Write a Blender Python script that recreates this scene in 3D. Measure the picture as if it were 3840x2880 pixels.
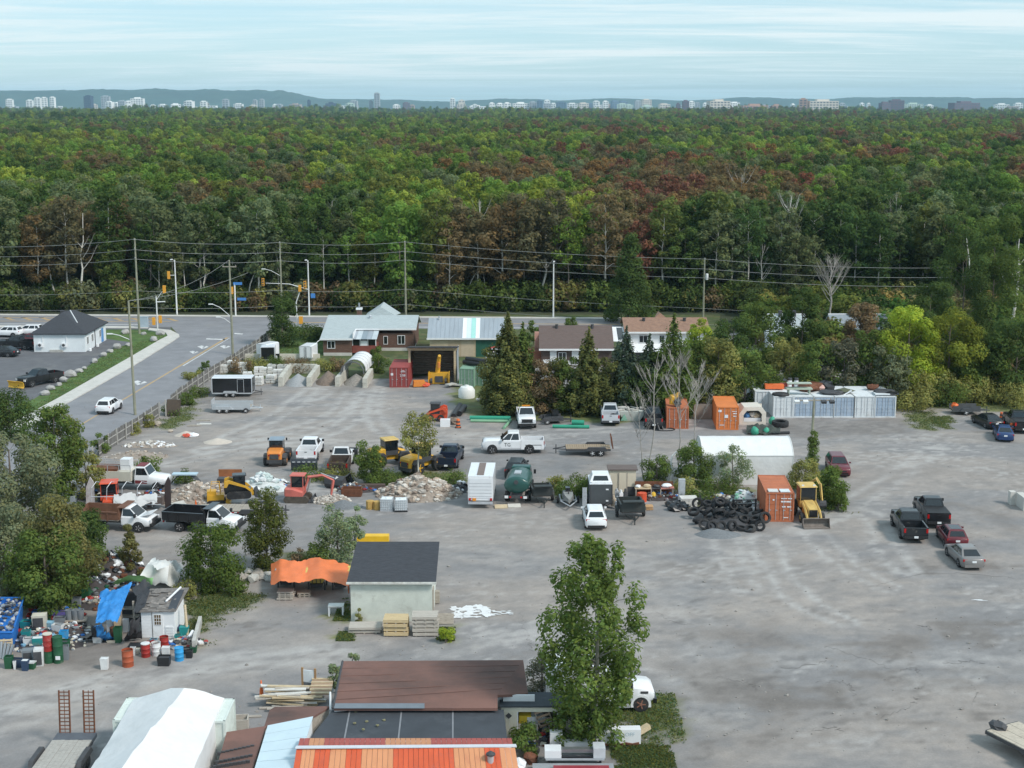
import bpy,math,random
import numpy as np
from mathutils import Vector,Matrix,noise as mnoise
R=math.radians
sc=bpy.context.scene
for o in list(bpy.data.objects):bpy.data.objects.remove(o)
COL=sc.collection
F,CU,CV,VH,HC=5325.0,1920.0,1440.0,390.0,36.2
TH=math.atan((CV-VH)/F)
HCAM=HC*math.cos(TH)
cam=bpy.data.cameras.new('camera');co=bpy.data.objects.new('camera',cam);COL.objects.link(co)
co.location=(0,0,HCAM);co.rotation_euler=(R(90)-TH,0,0)
cam.sensor_width=36;cam.lens=36*F/3840;cam.clip_start=1;cam.clip_end=40000
sc.camera=co
SUN=Vector((.74,-.50,.86)).normalized()
sl=bpy.data.lights.new('sun','SUN');so=bpy.data.objects.new('sun',sl);COL.objects.link(so)
sl.energy=2.4;sl.angle=R(12);sl.color=(1,.94,.86)
so.rotation_euler=SUN.to_track_quat('Z','Y').to_euler()
W=bpy.data.worlds.new('World');sc.world=W;W.use_nodes=True
def sky_world():
 nt=W.node_tree;N=nt.nodes;L=nt.links;N.clear()
 out=N.new('ShaderNodeOutputWorld');bg=N.new('ShaderNodeBackground');L.new(bg.outputs[0],out.inputs[0])
 sky=N.new('ShaderNodeTexSky');sky.sky_type='NISHITA';sky.sun_disc=False
 sky.sun_elevation=math.asin(SUN.z);sky.sun_rotation=math.atan2(SUN.x,SUN.y)
 sky.air_density=1.0;sky.dust_density=.6;sky.ozone_density=4.0;sky.altitude=100
 bg.inputs[1].default_value=.122
 tc=N.new('ShaderNodeTexCoord');sp=N.new('ShaderNodeSeparateXYZ');L.new(tc.outputs['Generated'],sp.inputs[0])
 def m(op,a,b):
  n=N.new('ShaderNodeMath');n.operation=op
  for i,q in enumerate((a,b)):
   if isinstance(q,(int,float)):n.inputs[i].default_value=q
   else:L.new(q,n.inputs[i])
  return n.outputs[0]
 zc=m('ADD',m('MAXIMUM',sp.outputs[2],0),.045)
 cx=m('MULTIPLY',m('DIVIDE',sp.outputs[0],zc),.34);cy=m('DIVIDE',sp.outputs[1],zc)
 cb=N.new('ShaderNodeCombineXYZ');L.new(cx,cb.inputs[0]);L.new(cy,cb.inputs[1]);cb.inputs[2].default_value=3.7
 def nz(scale,det,rough,dist):
  n=N.new('ShaderNodeTexNoise');n.inputs['Scale'].default_value=scale;n.inputs['Detail'].default_value=det
  n.inputs['Roughness'].default_value=rough;n.inputs['Distortion'].default_value=dist;L.new(cb.outputs[0],n.inputs['Vector']);return n.outputs[0]
 n1=nz(.5,8,.66,1.1);n2=nz(1.9,9,.7,.8)
 s=m('ADD',m('MULTIPLY',n1,.72),m('MULTIPLY',n2,.28))
 def ramp(a,b,x):
  n=N.new('ShaderNodeMapRange');n.interpolation_type='SMOOTHSTEP';n.inputs[1].default_value=a;n.inputs[2].default_value=b;L.new(x,n.inputs[0]);return n.outputs[0]
 f=ramp(.39,.61,s)
 f2=m('MINIMUM',m('ADD',m('MULTIPLY',f,.34),.58),.95)
 fade=ramp(-.01,.03,sp.outputs[2])
 ccol=N.new('ShaderNodeMix');ccol.data_type='RGBA'
 ccol.inputs[6].default_value=(3.7,5.8,6.7,1);ccol.inputs[7].default_value=(6.0,6.8,7.0,1);L.new(m('MULTIPLY',f,fade),ccol.inputs[0])
 mx=N.new('ShaderNodeMix');mx.data_type='RGBA'
 L.new(f2,mx.inputs[0]);L.new(sky.outputs[0],mx.inputs[6]);L.new(ccol.outputs[2],mx.inputs[7])
 L.new(mx.outputs[2],bg.inputs[0])
sky_world()
sc.view_settings.view_transform='Standard';sc.view_settings.look='None';sc.view_settings.gamma=1
sc.view_settings.exposure=0.28;sc.view_settings.use_curve_mapping=False
sc.render.engine='CYCLES'
cy=sc.cycles
cy.max_bounces=7;cy.diffuse_bounces=5;cy.glossy_bounces=2;cy.transmission_bounces=5;cy.transparent_max_bounces=8;cy.volume_bounces=0
cy.use_denoising=True
try:cy.denoiser='OPENIMAGEDENOISE'
except Exception:pass
cy.sample_clamp_indirect=4
def P(u,v,z=0.0):
 s=(v-VH)/(HC-z/math.cos(TH))
 d=F/s
 return Vector(((u-CU)/s,(d-(HCAM-z)*math.sin(TH))/math.cos(TH),z))
def PX(v):return(v-VH)/HC
def proj(p):
 x,y,z=p;dz=HCAM-z
 d=y*math.cos(TH)+dz*math.sin(TH)
 yy=dz*math.cos(TH)-y*math.sin(TH)
 return CU+F*x/d,CV+F*yy/d,d
MATS={}
def nodes_of(m):
 m.use_nodes=True
 nt=m.node_tree
 return nt,nt.nodes,nt.links,next(n for n in nt.nodes if n.type=='BSDF_PRINCIPLED')
def mat(name,col,rough=.6,var=.12,scale=1.5,metal=0,coat=0,dirt=None,dirt_amt=0,dirt_scale=.7,bump=0,bscale=20,spec=.5,alpha=None,stretch=None):
 """plain surface with grain, plus blotches of a second colour"""
 if name in MATS:return MATS[name]
 m=bpy.data.materials.new(name);MATS[name]=m
 nt,N,L,b=nodes_of(m)
 b.inputs['Roughness'].default_value=rough;b.inputs['Metallic'].default_value=metal
 b.inputs['Specular IOR Level'].default_value=spec
 if coat:b.inputs['Coat Weight'].default_value=coat;b.inputs['Coat Roughness'].default_value=.08
 tc=N.new('ShaderNodeTexCoord');vec=tc.outputs['Object']
 if stretch:
  mp=N.new('ShaderNodeMapping');mp.inputs['Scale'].default_value=stretch;L.new(vec,mp.inputs[0]);vec=mp.outputs[0]
 oi=N.new('ShaderNodeObjectInfo')
 ad=N.new('ShaderNodeVectorMath');ad.operation='ADD'
 ml=N.new('ShaderNodeMath');ml.operation='MULTIPLY';ml.inputs[1].default_value=37;L.new(oi.outputs['Random'],ml.inputs[0])
 L.new(vec,ad.inputs[0]);L.new(ml.outputs[0],ad.inputs[1]);vec=ad.outputs[0]
 nz=N.new('ShaderNodeTexNoise');nz.inputs['Scale'].default_value=scale;nz.inputs['Detail'].default_value=6;nz.inputs['Roughness'].default_value=.65
 L.new(vec,nz.inputs['Vector'])
 hs=N.new('ShaderNodeMapRange');hs.inputs[1].default_value=.3;hs.inputs[2].default_value=.7;hs.inputs[3].default_value=1-var;hs.inputs[4].default_value=1+var
 L.new(nz.outputs[0],hs.inputs[0])
 mu=N.new('ShaderNodeMix');mu.data_type='RGBA';mu.blend_type='MULTIPLY';mu.inputs[0].default_value=1
 mu.inputs[6].default_value=(*col,1);L.new(hs.outputs[0],mu.inputs[7]);c=mu.outputs[2]
 if dirt:
  n2=N.new('ShaderNodeTexNoise');n2.inputs['Scale'].default_value=dirt_scale;n2.inputs['Detail'].default_value=7;n2.inputs['Roughness'].default_value=.7
  L.new(vec,n2.inputs['Vector'])
  r=N.new('ShaderNodeMapRange');r.inputs[1].default_value=.62-.3*dirt_amt;r.inputs[2].default_value=.72-.1*dirt_amt;L.new(n2.outputs[0],r.inputs[0])
  r.inputs[4].default_value=min(1,.45+dirt_amt)
  mx=N.new('ShaderNodeMix');mx.data_type='RGBA';L.new(r.outputs[0],mx.inputs[0]);L.new(c,mx.inputs[6]);mx.inputs[7].default_value=(*dirt,1);c=mx.outputs[2]
 L.new(c,b.inputs['Base Color'])
 if bump:
  n3=N.new('ShaderNodeTexNoise');n3.inputs['Scale'].default_value=bscale;n3.inputs['Detail'].default_value=4;L.new(vec,n3.inputs['Vector'])
  bp=N.new('ShaderNodeBump');bp.inputs['Strength'].default_value=bump;bp.inputs['Distance'].default_value=.1;L.new(n3.outputs[0],bp.inputs['Height']);L.new(bp.outputs[0],b.inputs['Normal'])
 return m
def paint(name,col,dirty=.1,rough=.32):
 return mat('paint '+name,col,rough,.05,1.2,coat=.35,dirt=(.32,.29,.26),dirt_amt=dirty,dirt_scale=1.2)
def plain(name,col,**k):return mat(name,col,**k)
WHITE=paint('white',(.80,.81,.83),.04)
BLACK=paint('black',(.012,.013,.016),.05)
TYRE=mat('tyre rubber',(.022,.022,.024),.85,.3,3,dirt=(.12,.11,.10),dirt_amt=.25)
GLASS=mat('window glass',(.012,.016,.02),.06,.02,1,spec=.8)
STEEL=mat('bare steel',(.45,.46,.48),.4,.1,2,metal=.8)
CHROME=mat('alloy',(.6,.6,.62),.3,.1,2,metal=.85)
DARK=mat('dark plastic',(.02,.02,.022),.6,.2,3)
RUST=mat('rust',(.16,.06,.03),.85,.35,3,dirt=(.06,.03,.02),dirt_amt=.4)
REDL=mat('red lamp',(.45,.01,.01),.2,.05,1)
AMBER=mat('amber lamp',(.75,.28,.03),.25,.05,1)
LAMP=mat('clear lamp',(.75,.77,.8),.15,.05,1)
PLATE=mat('licence plate',(.78,.8,.82),.5,.05,8)
WOOD=mat('weathered wood',(.36,.32,.27),.85,.25,3,dirt=(.16,.14,.12),dirt_amt=.25,stretch=(1,5,5))
PALEWOOD=mat('pale wood',(.55,.44,.29),.8,.2,3,dirt=(.36,.32,.27),dirt_amt=.25,stretch=(1,5,5))
CONC=mat('concrete',(.46,.45,.42),.9,.16,2,dirt=(.25,.24,.22),dirt_amt=.25,bump=.3)
GALV=mat('galvanised metal',(.52,.54,.57),.5,.12,2,metal=.35)
SHADOWY=mat('dark grey metal',(.06,.06,.065),.6,.2,2)
class MB:
 def __init__(s):s.v=[];s.f=[];s.m=[]
 def add(s,vs,fs,mi=0):
  o=len(s.v);s.v.extend(tuple(x)for x in vs)
  for f in fs:s.f.append(tuple(i+o for i in f));s.m.append(mi)
  return s
 def box(s,x0,x1,y0,y1,z0,z1,mi=0,tx=0,ty=0):
  vs=[(x0,y0,z0),(x1,y0,z0),(x1,y1,z0),(x0,y1,z0),(x0+tx,y0+ty,z1),(x1-tx,y0+ty,z1),(x1-tx,y1-ty,z1),(x0+tx,y1-ty,z1)]
  return s.add(vs,[(3,2,1,0),(4,5,6,7),(0,1,5,4),(1,2,6,5),(2,3,7,6),(3,0,4,7)],mi)
 def cbox(s,c,d,rz=0,rx=0,ry=0,mi=0):
  M=Matrix.Translation(c)@Matrix.Rotation(rz,4,'Z')@Matrix.Rotation(ry,4,'Y')@Matrix.Rotation(rx,4,'X')
  h=[q/2 for q in d]
  vs=[M@Vector((a*h[0],b*h[1],e*h[2]))for e in(-1,1)for a,b in((-1,-1),(1,-1),(1,1),(-1,1))]
  return s.add(vs,[(3,2,1,0),(4,5,6,7),(0,1,5,4),(1,2,6,5),(2,3,7,6),(3,0,4,7)],mi)
 def rings(s,rs,mi=0,cap=True,close=True):
  n=len(rs[0]);vs=[p for r in rs for p in r];fs=[]
  for i in range(len(rs)-1):
   for j in range(n if close else n-1):
    k=(j+1)%n;fs.append((i*n+j,i*n+k,(i+1)*n+k,(i+1)*n+j))
  if cap:fs.append(tuple(range(n-1,-1,-1)));fs.append(tuple((len(rs)-1)*n+j for j in range(n)))
  return s.add(vs,fs,mi)
 def tube(s,pts,r,n=6,mi=0,cap=True):
  pts=[Vector(p)for p in pts];rs=[]
  rr=r if isinstance(r,(list,tuple))else[r]*len(pts)
  for i,p in enumerate(pts):
   t=(pts[min(i+1,len(pts)-1)]-pts[max(i-1,0)])
   if t.length<1e-6:t=Vector((0,0,1))
   t.normalize()
   a=Vector((1,0,0))if abs(t.x)<.7 else Vector((0,1,0))
   b=t.cross(a).normalized();c=t.cross(b)
   rs.append([p+(b*math.cos(2*math.pi*k/n)+c*math.sin(2*math.pi*k/n))*rr[i]for k in range(n)])
  return s.rings(rs,mi,cap)
 def cyl(s,p0,p1,r0,r1=None,n=12,mi=0,cap=True):return s.tube([p0,p1],[r0,r0 if r1 is None else r1],n,mi,cap)
 def lathe(s,prof,n=14,c=(0,0,0),mi=0,axis='Z',cap=True):
  rs=[]
  for r,z in prof:
   ring=[]
   for k in range(n):
    a=2*math.pi*k/n;x,y=r*math.cos(a),r*math.sin(a)
    q={'Z':(x,y,z),'Y':(x,z,y),'X':(z,x,y)}[axis]
    ring.append((q[0]+c[0],q[1]+c[1],q[2]+c[2]))
   rs.append(ring)
  return s.rings(rs,mi,cap)
 def prism(s,poly,a,b,axis='Y',mi=0):
  f={'Y':lambda p,t:(p[0],t,p[1]),'X':lambda p,t:(t,p[0],p[1]),'Z':lambda p,t:(p[0],p[1],t)}[axis]
  return s.rings([[f(p,a)for p in poly],[f(p,b)for p in poly]],mi)
 def plate(s,q,t=.02,mi=0,off=0):
  q=[Vector(p)for p in q];n=(q[1]-q[0]).cross(q[2]-q[0]).normalized()
  return s.rings([[p+n*off for p in q],[p+n*(off+t)for p in q]],mi)
 def blob(s,c,r,rng,n=7,m=5,j=.25,mi=0,flat=None):
  rs=[]
  r=r if isinstance(r,(list,tuple))else(r,r,r)
  for i in range(m+1):
   ph=math.pi*(i+.02)/(m+.04);ring=[]
   for k in range(n):
    a=2*math.pi*(k+.5*(i%2))/n;q=1+rng.uniform(-j,j)
    z=c[2]+r[2]*q*math.cos(ph)
    if flat is not None:z=max(z,flat)
    ring.append((c[0]+r[0]*q*math.sin(ph)*math.cos(a),c[1]+r[1]*q*math.sin(ph)*math.sin(a),z))
   rs.append(ring)
  return s.rings(rs,mi)
 def mesh(s,name,mats,smooth=None):
  me=bpy.data.meshes.new(name);me.from_pydata(s.v,[],s.f)
  for m in(mats if isinstance(mats,(list,tuple))else[mats]):me.materials.append(m)
  if any(s.m):me.polygons.foreach_set('material_index',s.m)
  if smooth is not None:
   me.polygons.foreach_set('use_smooth',[True]*len(me.polygons));me.set_sharp_from_angle(angle=R(smooth))
  me.validate();me.update();return me
 def build(s,name,mats,parent=None,smooth=None):
  return link(name,s.mesh(name,mats,smooth),parent)
def link(name,me,parent=None):
 o=bpy.data.objects.new(name,me);COL.objects.link(o)
 if parent is not None:o.parent=parent
 return o
def lab(o,label,cat,group=None):
 o['label']=label;o['category']=cat
 if group:o['group']=group
 return o
def structure(o,kind='structure'):o['kind']=kind;return o
def thing(name,label,cat,loc,rz=0,group=None):
 o=bpy.data.objects.new(name,None);COL.objects.link(o);o.empty_display_size=.3
 o.location=loc;o.rotation_euler=(0,0,rz);return lab(o,label,cat,group)
def single(name,mb,mats,label,cat,loc=(0,0,0),rz=0,group=None,smooth=None):
 o=mb.build(name,mats,None,smooth)if isinstance(mb,MB)else link(name,mb)
 o.location=loc;o.rotation_euler=(0,0,rz);return lab(o,label,cat,group)
def kids(o):return[c for c in o.children]
def copy_tree(o,parent=None):
 c=o.copy();COL.objects.link(c)
 if parent is not None:c.parent=parent
 for ch in kids(o):copy_tree(ch,c)
 return c
def again(o,loc,rz,label,group=None):
 c=copy_tree(o);c.location=loc;c.rotation_euler=(0,0,rz);c['label']=label
 if group:c['group']=group
 return c
def text(s,size,parent,loc,rot,m,name='lettering',ext=.004):
 cu=bpy.data.curves.new(name,'FONT');cu.body=s;cu.size=size;cu.extrude=ext;cu.align_x='CENTER';cu.align_y='CENTER';cu.resolution_u=2
 cu.materials.append(m)
 o=bpy.data.objects.new(name,cu);COL.objects.link(o);bpy.context.view_layer.update()
 me=bpy.data.meshes.new_from_object(o.evaluated_get(bpy.context.evaluated_depsgraph_get()));bpy.data.objects.remove(o)
 o=link(name,me,parent);o.location=loc;o.rotation_euler=rot;return o
_rs=np.random.RandomState(7)
_LAT=_rs.rand(8,256,256)
def vnoise(x,y,k=0):
 xi=np.floor(x).astype(int);yi=np.floor(y).astype(int);fx=x-xi;fy=y-yi
 fx=fx*fx*(3-2*fx);fy=fy*fy*(3-2*fy);t=_LAT[k%8]
 a=t[xi&255,yi&255];b=t[(xi+1)&255,yi&255];c=t[xi&255,(yi+1)&255];d=t[(xi+1)&255,(yi+1)&255]
 return(a*(1-fx)+b*fx)*(1-fy)+(c*(1-fx)+d*fx)*fy
def fbm(x,y,k=0,o=5,g=.55):
 s=0;a=1;t=0
 for i in range(o):s=s+a*vnoise(x*2**i+17.3*i,y*2**i-9.1*i,k+i);t+=a;a*=g
 return s/t
def sst(a,b,x):q=np.clip((x-a)/(b-a),0,1);return q*q*(3-2*q)
def segdist(X,Y,pts):
 D=np.full(X.shape,1e9)
 for(ax,ay),(bx,by)in zip(pts[:-1],pts[1:]):
  dx,dy=bx-ax,by-ay;t=np.clip(((X-ax)*dx+(Y-ay)*dy)/(dx*dx+dy*dy+1e-9),0,1)
  D=np.minimum(D,np.hypot(X-ax-t*dx,Y-ay-t*dy))
 return D
def inpoly(X,Y,poly):
 """signed distance-ish: positive inside"""
 ins=np.zeros(X.shape,bool);n=len(poly)
 for i in range(n):
  (x0,y0),(x1,y1)=poly[i],poly[(i+1)%n]
  if y0==y1:continue
  c=((y0>Y)!=(y1>Y))&(X<(x1-x0)*(Y-y0)/(y1-y0)+x0);ins^=c
 D=segdist(X,Y,list(poly)+[poly[0]])
 return np.where(ins,D,-D)
def gp(pts):return[tuple(P(u,v)[:2])for u,v in pts]
def smooth_line(pts,n=8):
 pts=[np.array(p)for p in pts];out=[]
 for i in range(len(pts)-1):
  p0=pts[max(i-1,0)];p1=pts[i];p2=pts[i+1];p3=pts[min(i+2,len(pts)-1)]
  for k in range(n):
   t=k/n;out.append(tuple(.5*(2*p1+(p2-p0)*t+(2*p0-5*p1+4*p2-p3)*t*t+(3*p1-p0-3*p2+p3)*t**3)))
 out.append(tuple(pts[-1]));return out
def grain_mat(name,attr,rough=.95,grain=.10,s1=5,s2=70):
 m=bpy.data.materials.new(name);nt,N,L,b=nodes_of(m);b.inputs['Roughness'].default_value=rough;b.inputs['Specular IOR Level'].default_value=.25
 at=N.new('ShaderNodeAttribute');at.attribute_name=attr
 tc=N.new('ShaderNodeTexCoord');f=None
 for sc_,am in((s1,grain),(s2*.25,grain*.8),(s2,grain)):
  n=N.new('ShaderNodeTexNoise');n.inputs['Scale'].default_value=sc_*.1;n.inputs['Detail'].default_value=5;n.inputs['Roughness'].default_value=.7;L.new(tc.outputs['Object'],n.inputs['Vector'])
  r=N.new('ShaderNodeMapRange');r.inputs[1].default_value=.25;r.inputs[2].default_value=.75;r.inputs[3].default_value=1-am;r.inputs[4].default_value=1+am;L.new(n.outputs[0],r.inputs[0])
  if f is None:f=r.outputs[0]
  else:
   q=N.new('ShaderNodeMath');q.operation='MULTIPLY';L.new(f,q.inputs[0]);L.new(r.outputs[0],q.inputs[1]);f=q.outputs[0]
 mu=N.new('ShaderNodeMix');mu.data_type='RGBA';mu.blend_type='MULTIPLY';mu.inputs[0].default_value=1;L.new(at.outputs['Color'],mu.inputs[6]);L.new(f,mu.inputs[7])
 L.new(mu.outputs[2],b.inputs['Base Color'])
 bp=N.new('ShaderNodeBump');bp.inputs['Strength'].default_value=.15;bp.inputs['Distance'].default_value=.08;L.new(f,bp.inputs['Height']);L.new(bp.outputs[0],b.inputs['Normal'])
 return m
def sheet(name,x0,x1,y0,y1,step,z,colour,m,kind='structure',zf=None,keep=None):
 nx=int((x1-x0)/step)+1;ny=int((y1-y0)/step)+1
 X,Y=np.meshgrid(np.linspace(x0,x1,nx),np.linspace(y0,y1,ny));X=X.ravel();Y=Y.ravel()
 Z=np.full(X.shape,z)if zf is None else zf(X,Y)
 i=np.arange((nx-1)*(ny-1));a=(i//(nx-1))*nx+i%(nx-1)
 q=np.stack([a,a+1,a+nx+1,a+nx],1)
 if keep is not None:
  k=keep(X,Y);q=q[k[q].all(1)]
  used=np.unique(q);mp=np.zeros(X.shape,int);mp[used]=np.arange(len(used));q=mp[q];X,Y,Z=X[used],Y[used],Z[used]
 me=bpy.data.meshes.new(name);n=len(X);me.vertices.add(n);me.vertices.foreach_set('co',np.stack([X,Y,Z],1).ravel())
 me.loops.add(q.size);me.loops.foreach_set('vertex_index',q.ravel());me.polygons.add(len(q));me.polygons.foreach_set('loop_start',np.arange(len(q))*4)
 me.polygons.foreach_set('use_smooth',np.ones(len(q),bool));me.update(calc_edges=True)
 c=colour(X,Y);ca=me.color_attributes.new('tone','FLOAT_COLOR','POINT');ca.data.foreach_set('color',np.concatenate([c,np.ones((n,1))],1).ravel())
 me.materials.append(m);o=link(name,me);return structure(o,kind)
TRACKS=[([(1400,1430),(1330,1560),(1180,1640),(980,1660),(760,1690)],.9,.45,.9),([(1330,1440),(1270,1540),(1140,1600),(960,1640)],.9,.4,.7),([(1170,1460),(1110,1510),(1000,1580),(860,1640)],.9,.45,.8),([(1260,1440),(1210,1480),(1150,1500)],.8,.5,.6),([(1420,1445),(1400,1520),(1420,1600),(1500,1660)],.8,.4,.7),([(1000,1620),(1300,1660),(1700,1640),(2100,1620),(2600,1600)],.9,.5,.5),([(640,1740),(900,1690),(1300,1680),(1800,1690)],.9,.45,.6),([(3000,1990),(3200,1920),(3290,1960),(3320,2040),(3400,2140)],.9,.45,.8),([(3060,1960),(3220,1870),(3340,1800),(3420,1740),(3500,1690)],.9,.5,.6),([(2860,2020),(2920,2150),(3020,2260),(3160,2330)],.9,.3,.9),([(2720,2010),(2740,2100),(2790,2200)],.9,.35,.6),([(3040,1990),(3180,2120),(3330,2200)],.9,.3,.6),([(0,2640),(240,2600),(560,2520),(900,2480),(1240,2450)],.9,.9,.7),([(0,2720),(300,2640),(600,2580)],.9,.6,.4),([(660,2050),(1000,1990),(1500,1960),(2100,1980)],.9,.6,-.25),([(1700,2060),(2100,2110),(2700,2080)],1,.7,.25),([(2560,2560),(2900,2480),(3300,2460),(3840,2500)],1,.8,.35),([(2700,2840),(3000,2640),(3400,2560),(3840,2540)],1,.7,-.3),([(2200,2060),(2500,2200),(2650,2420),(2700,2700)],1,.7,.3),([(3500,1760),(3300,1800),(3120,1900)],.9,.6,-.4),([(1660,2440),(1900,2380),(2080,2340),(2500,2300)],.9,.5,.3),([(3840,1640),(3400,1640),(3000,1640)],1,.8,.3),([(480,1950),(700,2010),(860,2030)],.9,.5,.4)]
GRASS=[[(700,2260),(800,2210),(985,2225),(990,2260),(880,2290),(760,2360),(720,2430),(690,2380)],[(2300,2640),(2440,2590),(2540,2640),(2555,2740),(2470,2790),(2330,2770)],[(2290,2810),(2400,2790),(2500,2840),(2540,2880),(2330,2900)],[(3390,1545),(3500,1540),(3510,1615),(3430,1610)],[(3500,1560),(3560,1560),(3565,1610),(3520,1610)],[(3000,1900),(3090,1800),(3150,1840),(3175,1870),(3140,1910),(3080,1930)],[(1290,1780),(1480,1770),(1700,1770),(1780,1800),(1700,1815),(1400,1815)],[(2080,1830),(2220,1830),(2220,1860),(2080,1870)],[(560,1600),(640,1560),(740,1500),(730,1570),(620,1610)],[(1280,2240),(1320,2260),(1310,2330),(1250,2330)],[(1640,2355),(1700,2355),(1705,2400),(1650,2405)],[(1270,2370),(1310,2375),(1330,2405),(1280,2400)],[(1700,1420),(1900,1430),(2600,1500),(2640,1560),(2300,1590),(1760,1565),(1690,1500)],[(2560,1820),(2800,1830),(2840,1880),(2600,1900)],[(3180,1480),(3600,1490),(3600,1530),(3240,1540)],[(3600,1440),(3900,1440),(3900,1560),(3620,1530)],[(760,2140),(880,2120),(1000,2160),(900,2200),(760,2220)],[(1080,2080),(1300,2070),(1310,2130),(1100,2140)]]
DARKP=[[(2890,1570),(3390,1575),(3420,1625),(2960,1640)],[(3420,1900),(3560,1860),(3700,1900),(3840,1950),(3840,2010),(3700,1960),(3640,1925)],[(450,1680),(620,1660),(640,1700),(500,1730)],[(1260,1450),(1360,1448),(1370,1462),(1265,1470)],[(100,2230),(330,2200),(350,2480),(90,2470)],[(290,2330),(640,2440),(640,2500),(200,2500)],[(2560,2500),(2780,2470),(3000,2560),(2900,2680),(2640,2640)],[(2600,2360),(2900,2340),(3090,2440),(2800,2450)],[(3060,2480),(3300,2420),(3480,2370),(3460,2430),(3200,2500)]]
DIRT=[[(600,1600),(1300,1560),(1900,1580),(2000,1660),(1500,1720),(900,1760),(500,1760)],[(400,1960),(700,1980),(900,2060),(600,2130),(380,2100)],[(2680,2020),(3100,2020),(3500,2220),(3500,2360),(2640,2420),(2620,2200)],[(0,2560),(1300,2420),(1300,2480),(0,2760)],[(3100,1760),(3600,1740),(3700,1840),(3200,1880)],[(100,2240),(640,2400),(640,2510),(80,2500)],[(2650,2700),(3840,2600),(3840,2900),(2650,2900)]]
def yard_colour(X,Y):
 n0=fbm(X*.035,Y*.09,0);n1=fbm(X*.11,Y*.22,1);n2=fbm(X*.5,Y*.8,2,4,.7);n3=fbm(X*.06+9,Y*.16,3);n4=fbm(X*1.3,Y*1.9,4,3,.8)
 grey=np.array([.234,.225,.224]);tan=np.array([.318,.282,.256]);pale=np.array([.42,.40,.385]);dark=np.array([.155,.140,.130]);soil=np.array([.185,.165,.152])
 d=sst(.45,.62,n0*.55+n1*.45)
 for p in DIRT:d=np.maximum(d,sst(-3,3,inpoly(X,Y,gp(p))+7*(n1-.5))*(.55+.7*n2))
 d=np.clip(d*.8+.9*(n2-.5)+.3*(n4-.5),0,1)[:,None]
 c=grey*(1-d)+tan*d
 c=c*(.78+.28*n2+.20*n4)[:,None]
 k=(sst(.60,.74,n3*.6+n2*.4)*.85)[:,None];c=c*(1-k)+dark*1.15*k
 k=(sst(.58,.72,fbm(X*.05+40,Y*.12+3,5)*.6+n4*.4)*.65)[:,None];c=c*(1-k)+pale*k
 for pts,half,w,st in TRACKS:
  line=smooth_line(gp(pts));xs=[p[0]for p in line];ys=[p[1]for p in line]
  sel=(X>min(xs)-4)&(X<max(xs)+4)&(Y>min(ys)-4)&(Y<max(ys)+4)
  if not sel.any():continue
  D=segdist(X[sel],Y[sel],line)+1.1*(n1[sel]-.5)+.5*(n2[sel]-.5);k=np.exp(-((D-half)/(w*1.15))**2)*abs(st)*1.25*sst(.26,.66,n2[sel]*.5+n4[sel]*.5);k=np.clip(k,0,.85)[:,None]
  c[sel]=c[sel]*(1-k)+(pale if st>0 else dark*1.2)*k
 for p in DARKP:
  k=(sst(-1.0,1.2,inpoly(X,Y,gp(p))+4*(n1-.5)+4.5*(n2-.5)+2.5*(n4-.5))*.66)[:,None];c=c*(1-k)+soil*(.7+.6*n4[:,None])*k
 e=np.abs(fbm(X*.13+3,Y*.15,6,4)-.5);k=(sst(.012,.0,e)*.5*sst(80,110,200-Y)*sst(.45,.55,n0+.1))[:,None];c=c*(1-k)+dark*.8*k
 g=np.array([.085,.125,.03]);g2=np.array([.16,.15,.06])
 for p in GRASS:
  k=(sst(-.6,.9,inpoly(X,Y,gp(p))+3.2*(n2-.5)+2.0*(n4-.5))*.92)[:,None];q=np.clip(n4*1.5-.3,0,1)[:,None]
  c=c*(1-k)+(g*(1-q)+g2*q)*(.55+.9*n2[:,None])*k
 return np.clip(c,.02,.8)
YARD=grain_mat('gravel yard surface','tone')
sheet('yard',-95,125,60,222,.42,0.0,yard_colour,YARD)
def flat(name,poly,z,m,holes=None):
 mb=MB();mb.add([(x,y,z)for x,y in poly],[tuple(range(len(poly)))]);o=mb.build(name,m);return structure(o)
def terrain():
 m=mat('woodland floor',(.045,.055,.025),.95,.4,.02,dirt=(.07,.055,.03),dirt_amt=.3,dirt_scale=.01)
 flat('terrain',[(-9000,-300),(9000,-300),(9000,12900),(-9000,12900)],-.06,m)
terrain()
ASPH=mat('asphalt',(.235,.235,.25),.9,.16,.35,dirt=(.26,.255,.25),dirt_amt=.3,dirt_scale=.12,stretch=(1,1,1))
ASPHD=mat('dark asphalt',(.125,.125,.135),.9,.18,.4,dirt=(.19,.185,.18),dirt_amt=.25,dirt_scale=.15)
KERB=mat('pale concrete',(.56,.54,.50),.9,.10,.8,dirt=(.38,.36,.33),dirt_amt=.2)
GRASSM=mat('mown grass',(.075,.135,.03),.95,.4,.8,dirt=(.14,.13,.05),dirt_amt=.35,dirt_scale=.5)
VERGE=mat('rough verge',(.07,.095,.03),.95,.4,.6,dirt=(.15,.12,.06),dirt_amt=.45,dirt_scale=.4)
YEL=mat('yellow road paint',(.50,.34,.17),.85,.25,2,dirt=(.25,.23,.21),dirt_amt=.5,dirt_scale=2)
WPT=mat('white road paint',(.62,.62,.62),.85,.2,2,dirt=(.28,.28,.28),dirt_amt=.3)
def strip(name,px,z,m):return flat(name,gp(px),z,m)
strip('lawn',[(-300,1180),(2700,1180),(2700,1290),(1500,1420),(900,1420),(-300,1240)],.004,VERGE)
strip('mown_lawn',[(1030,1262),(1212,1262),(1212,1335),(1190,1350),(1040,1345)],.008,GRASSM);strip('mown_lawn',[(1545,1246),(1578,1246),(1560,1275),(1540,1275)],.008,GRASSM)
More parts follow.
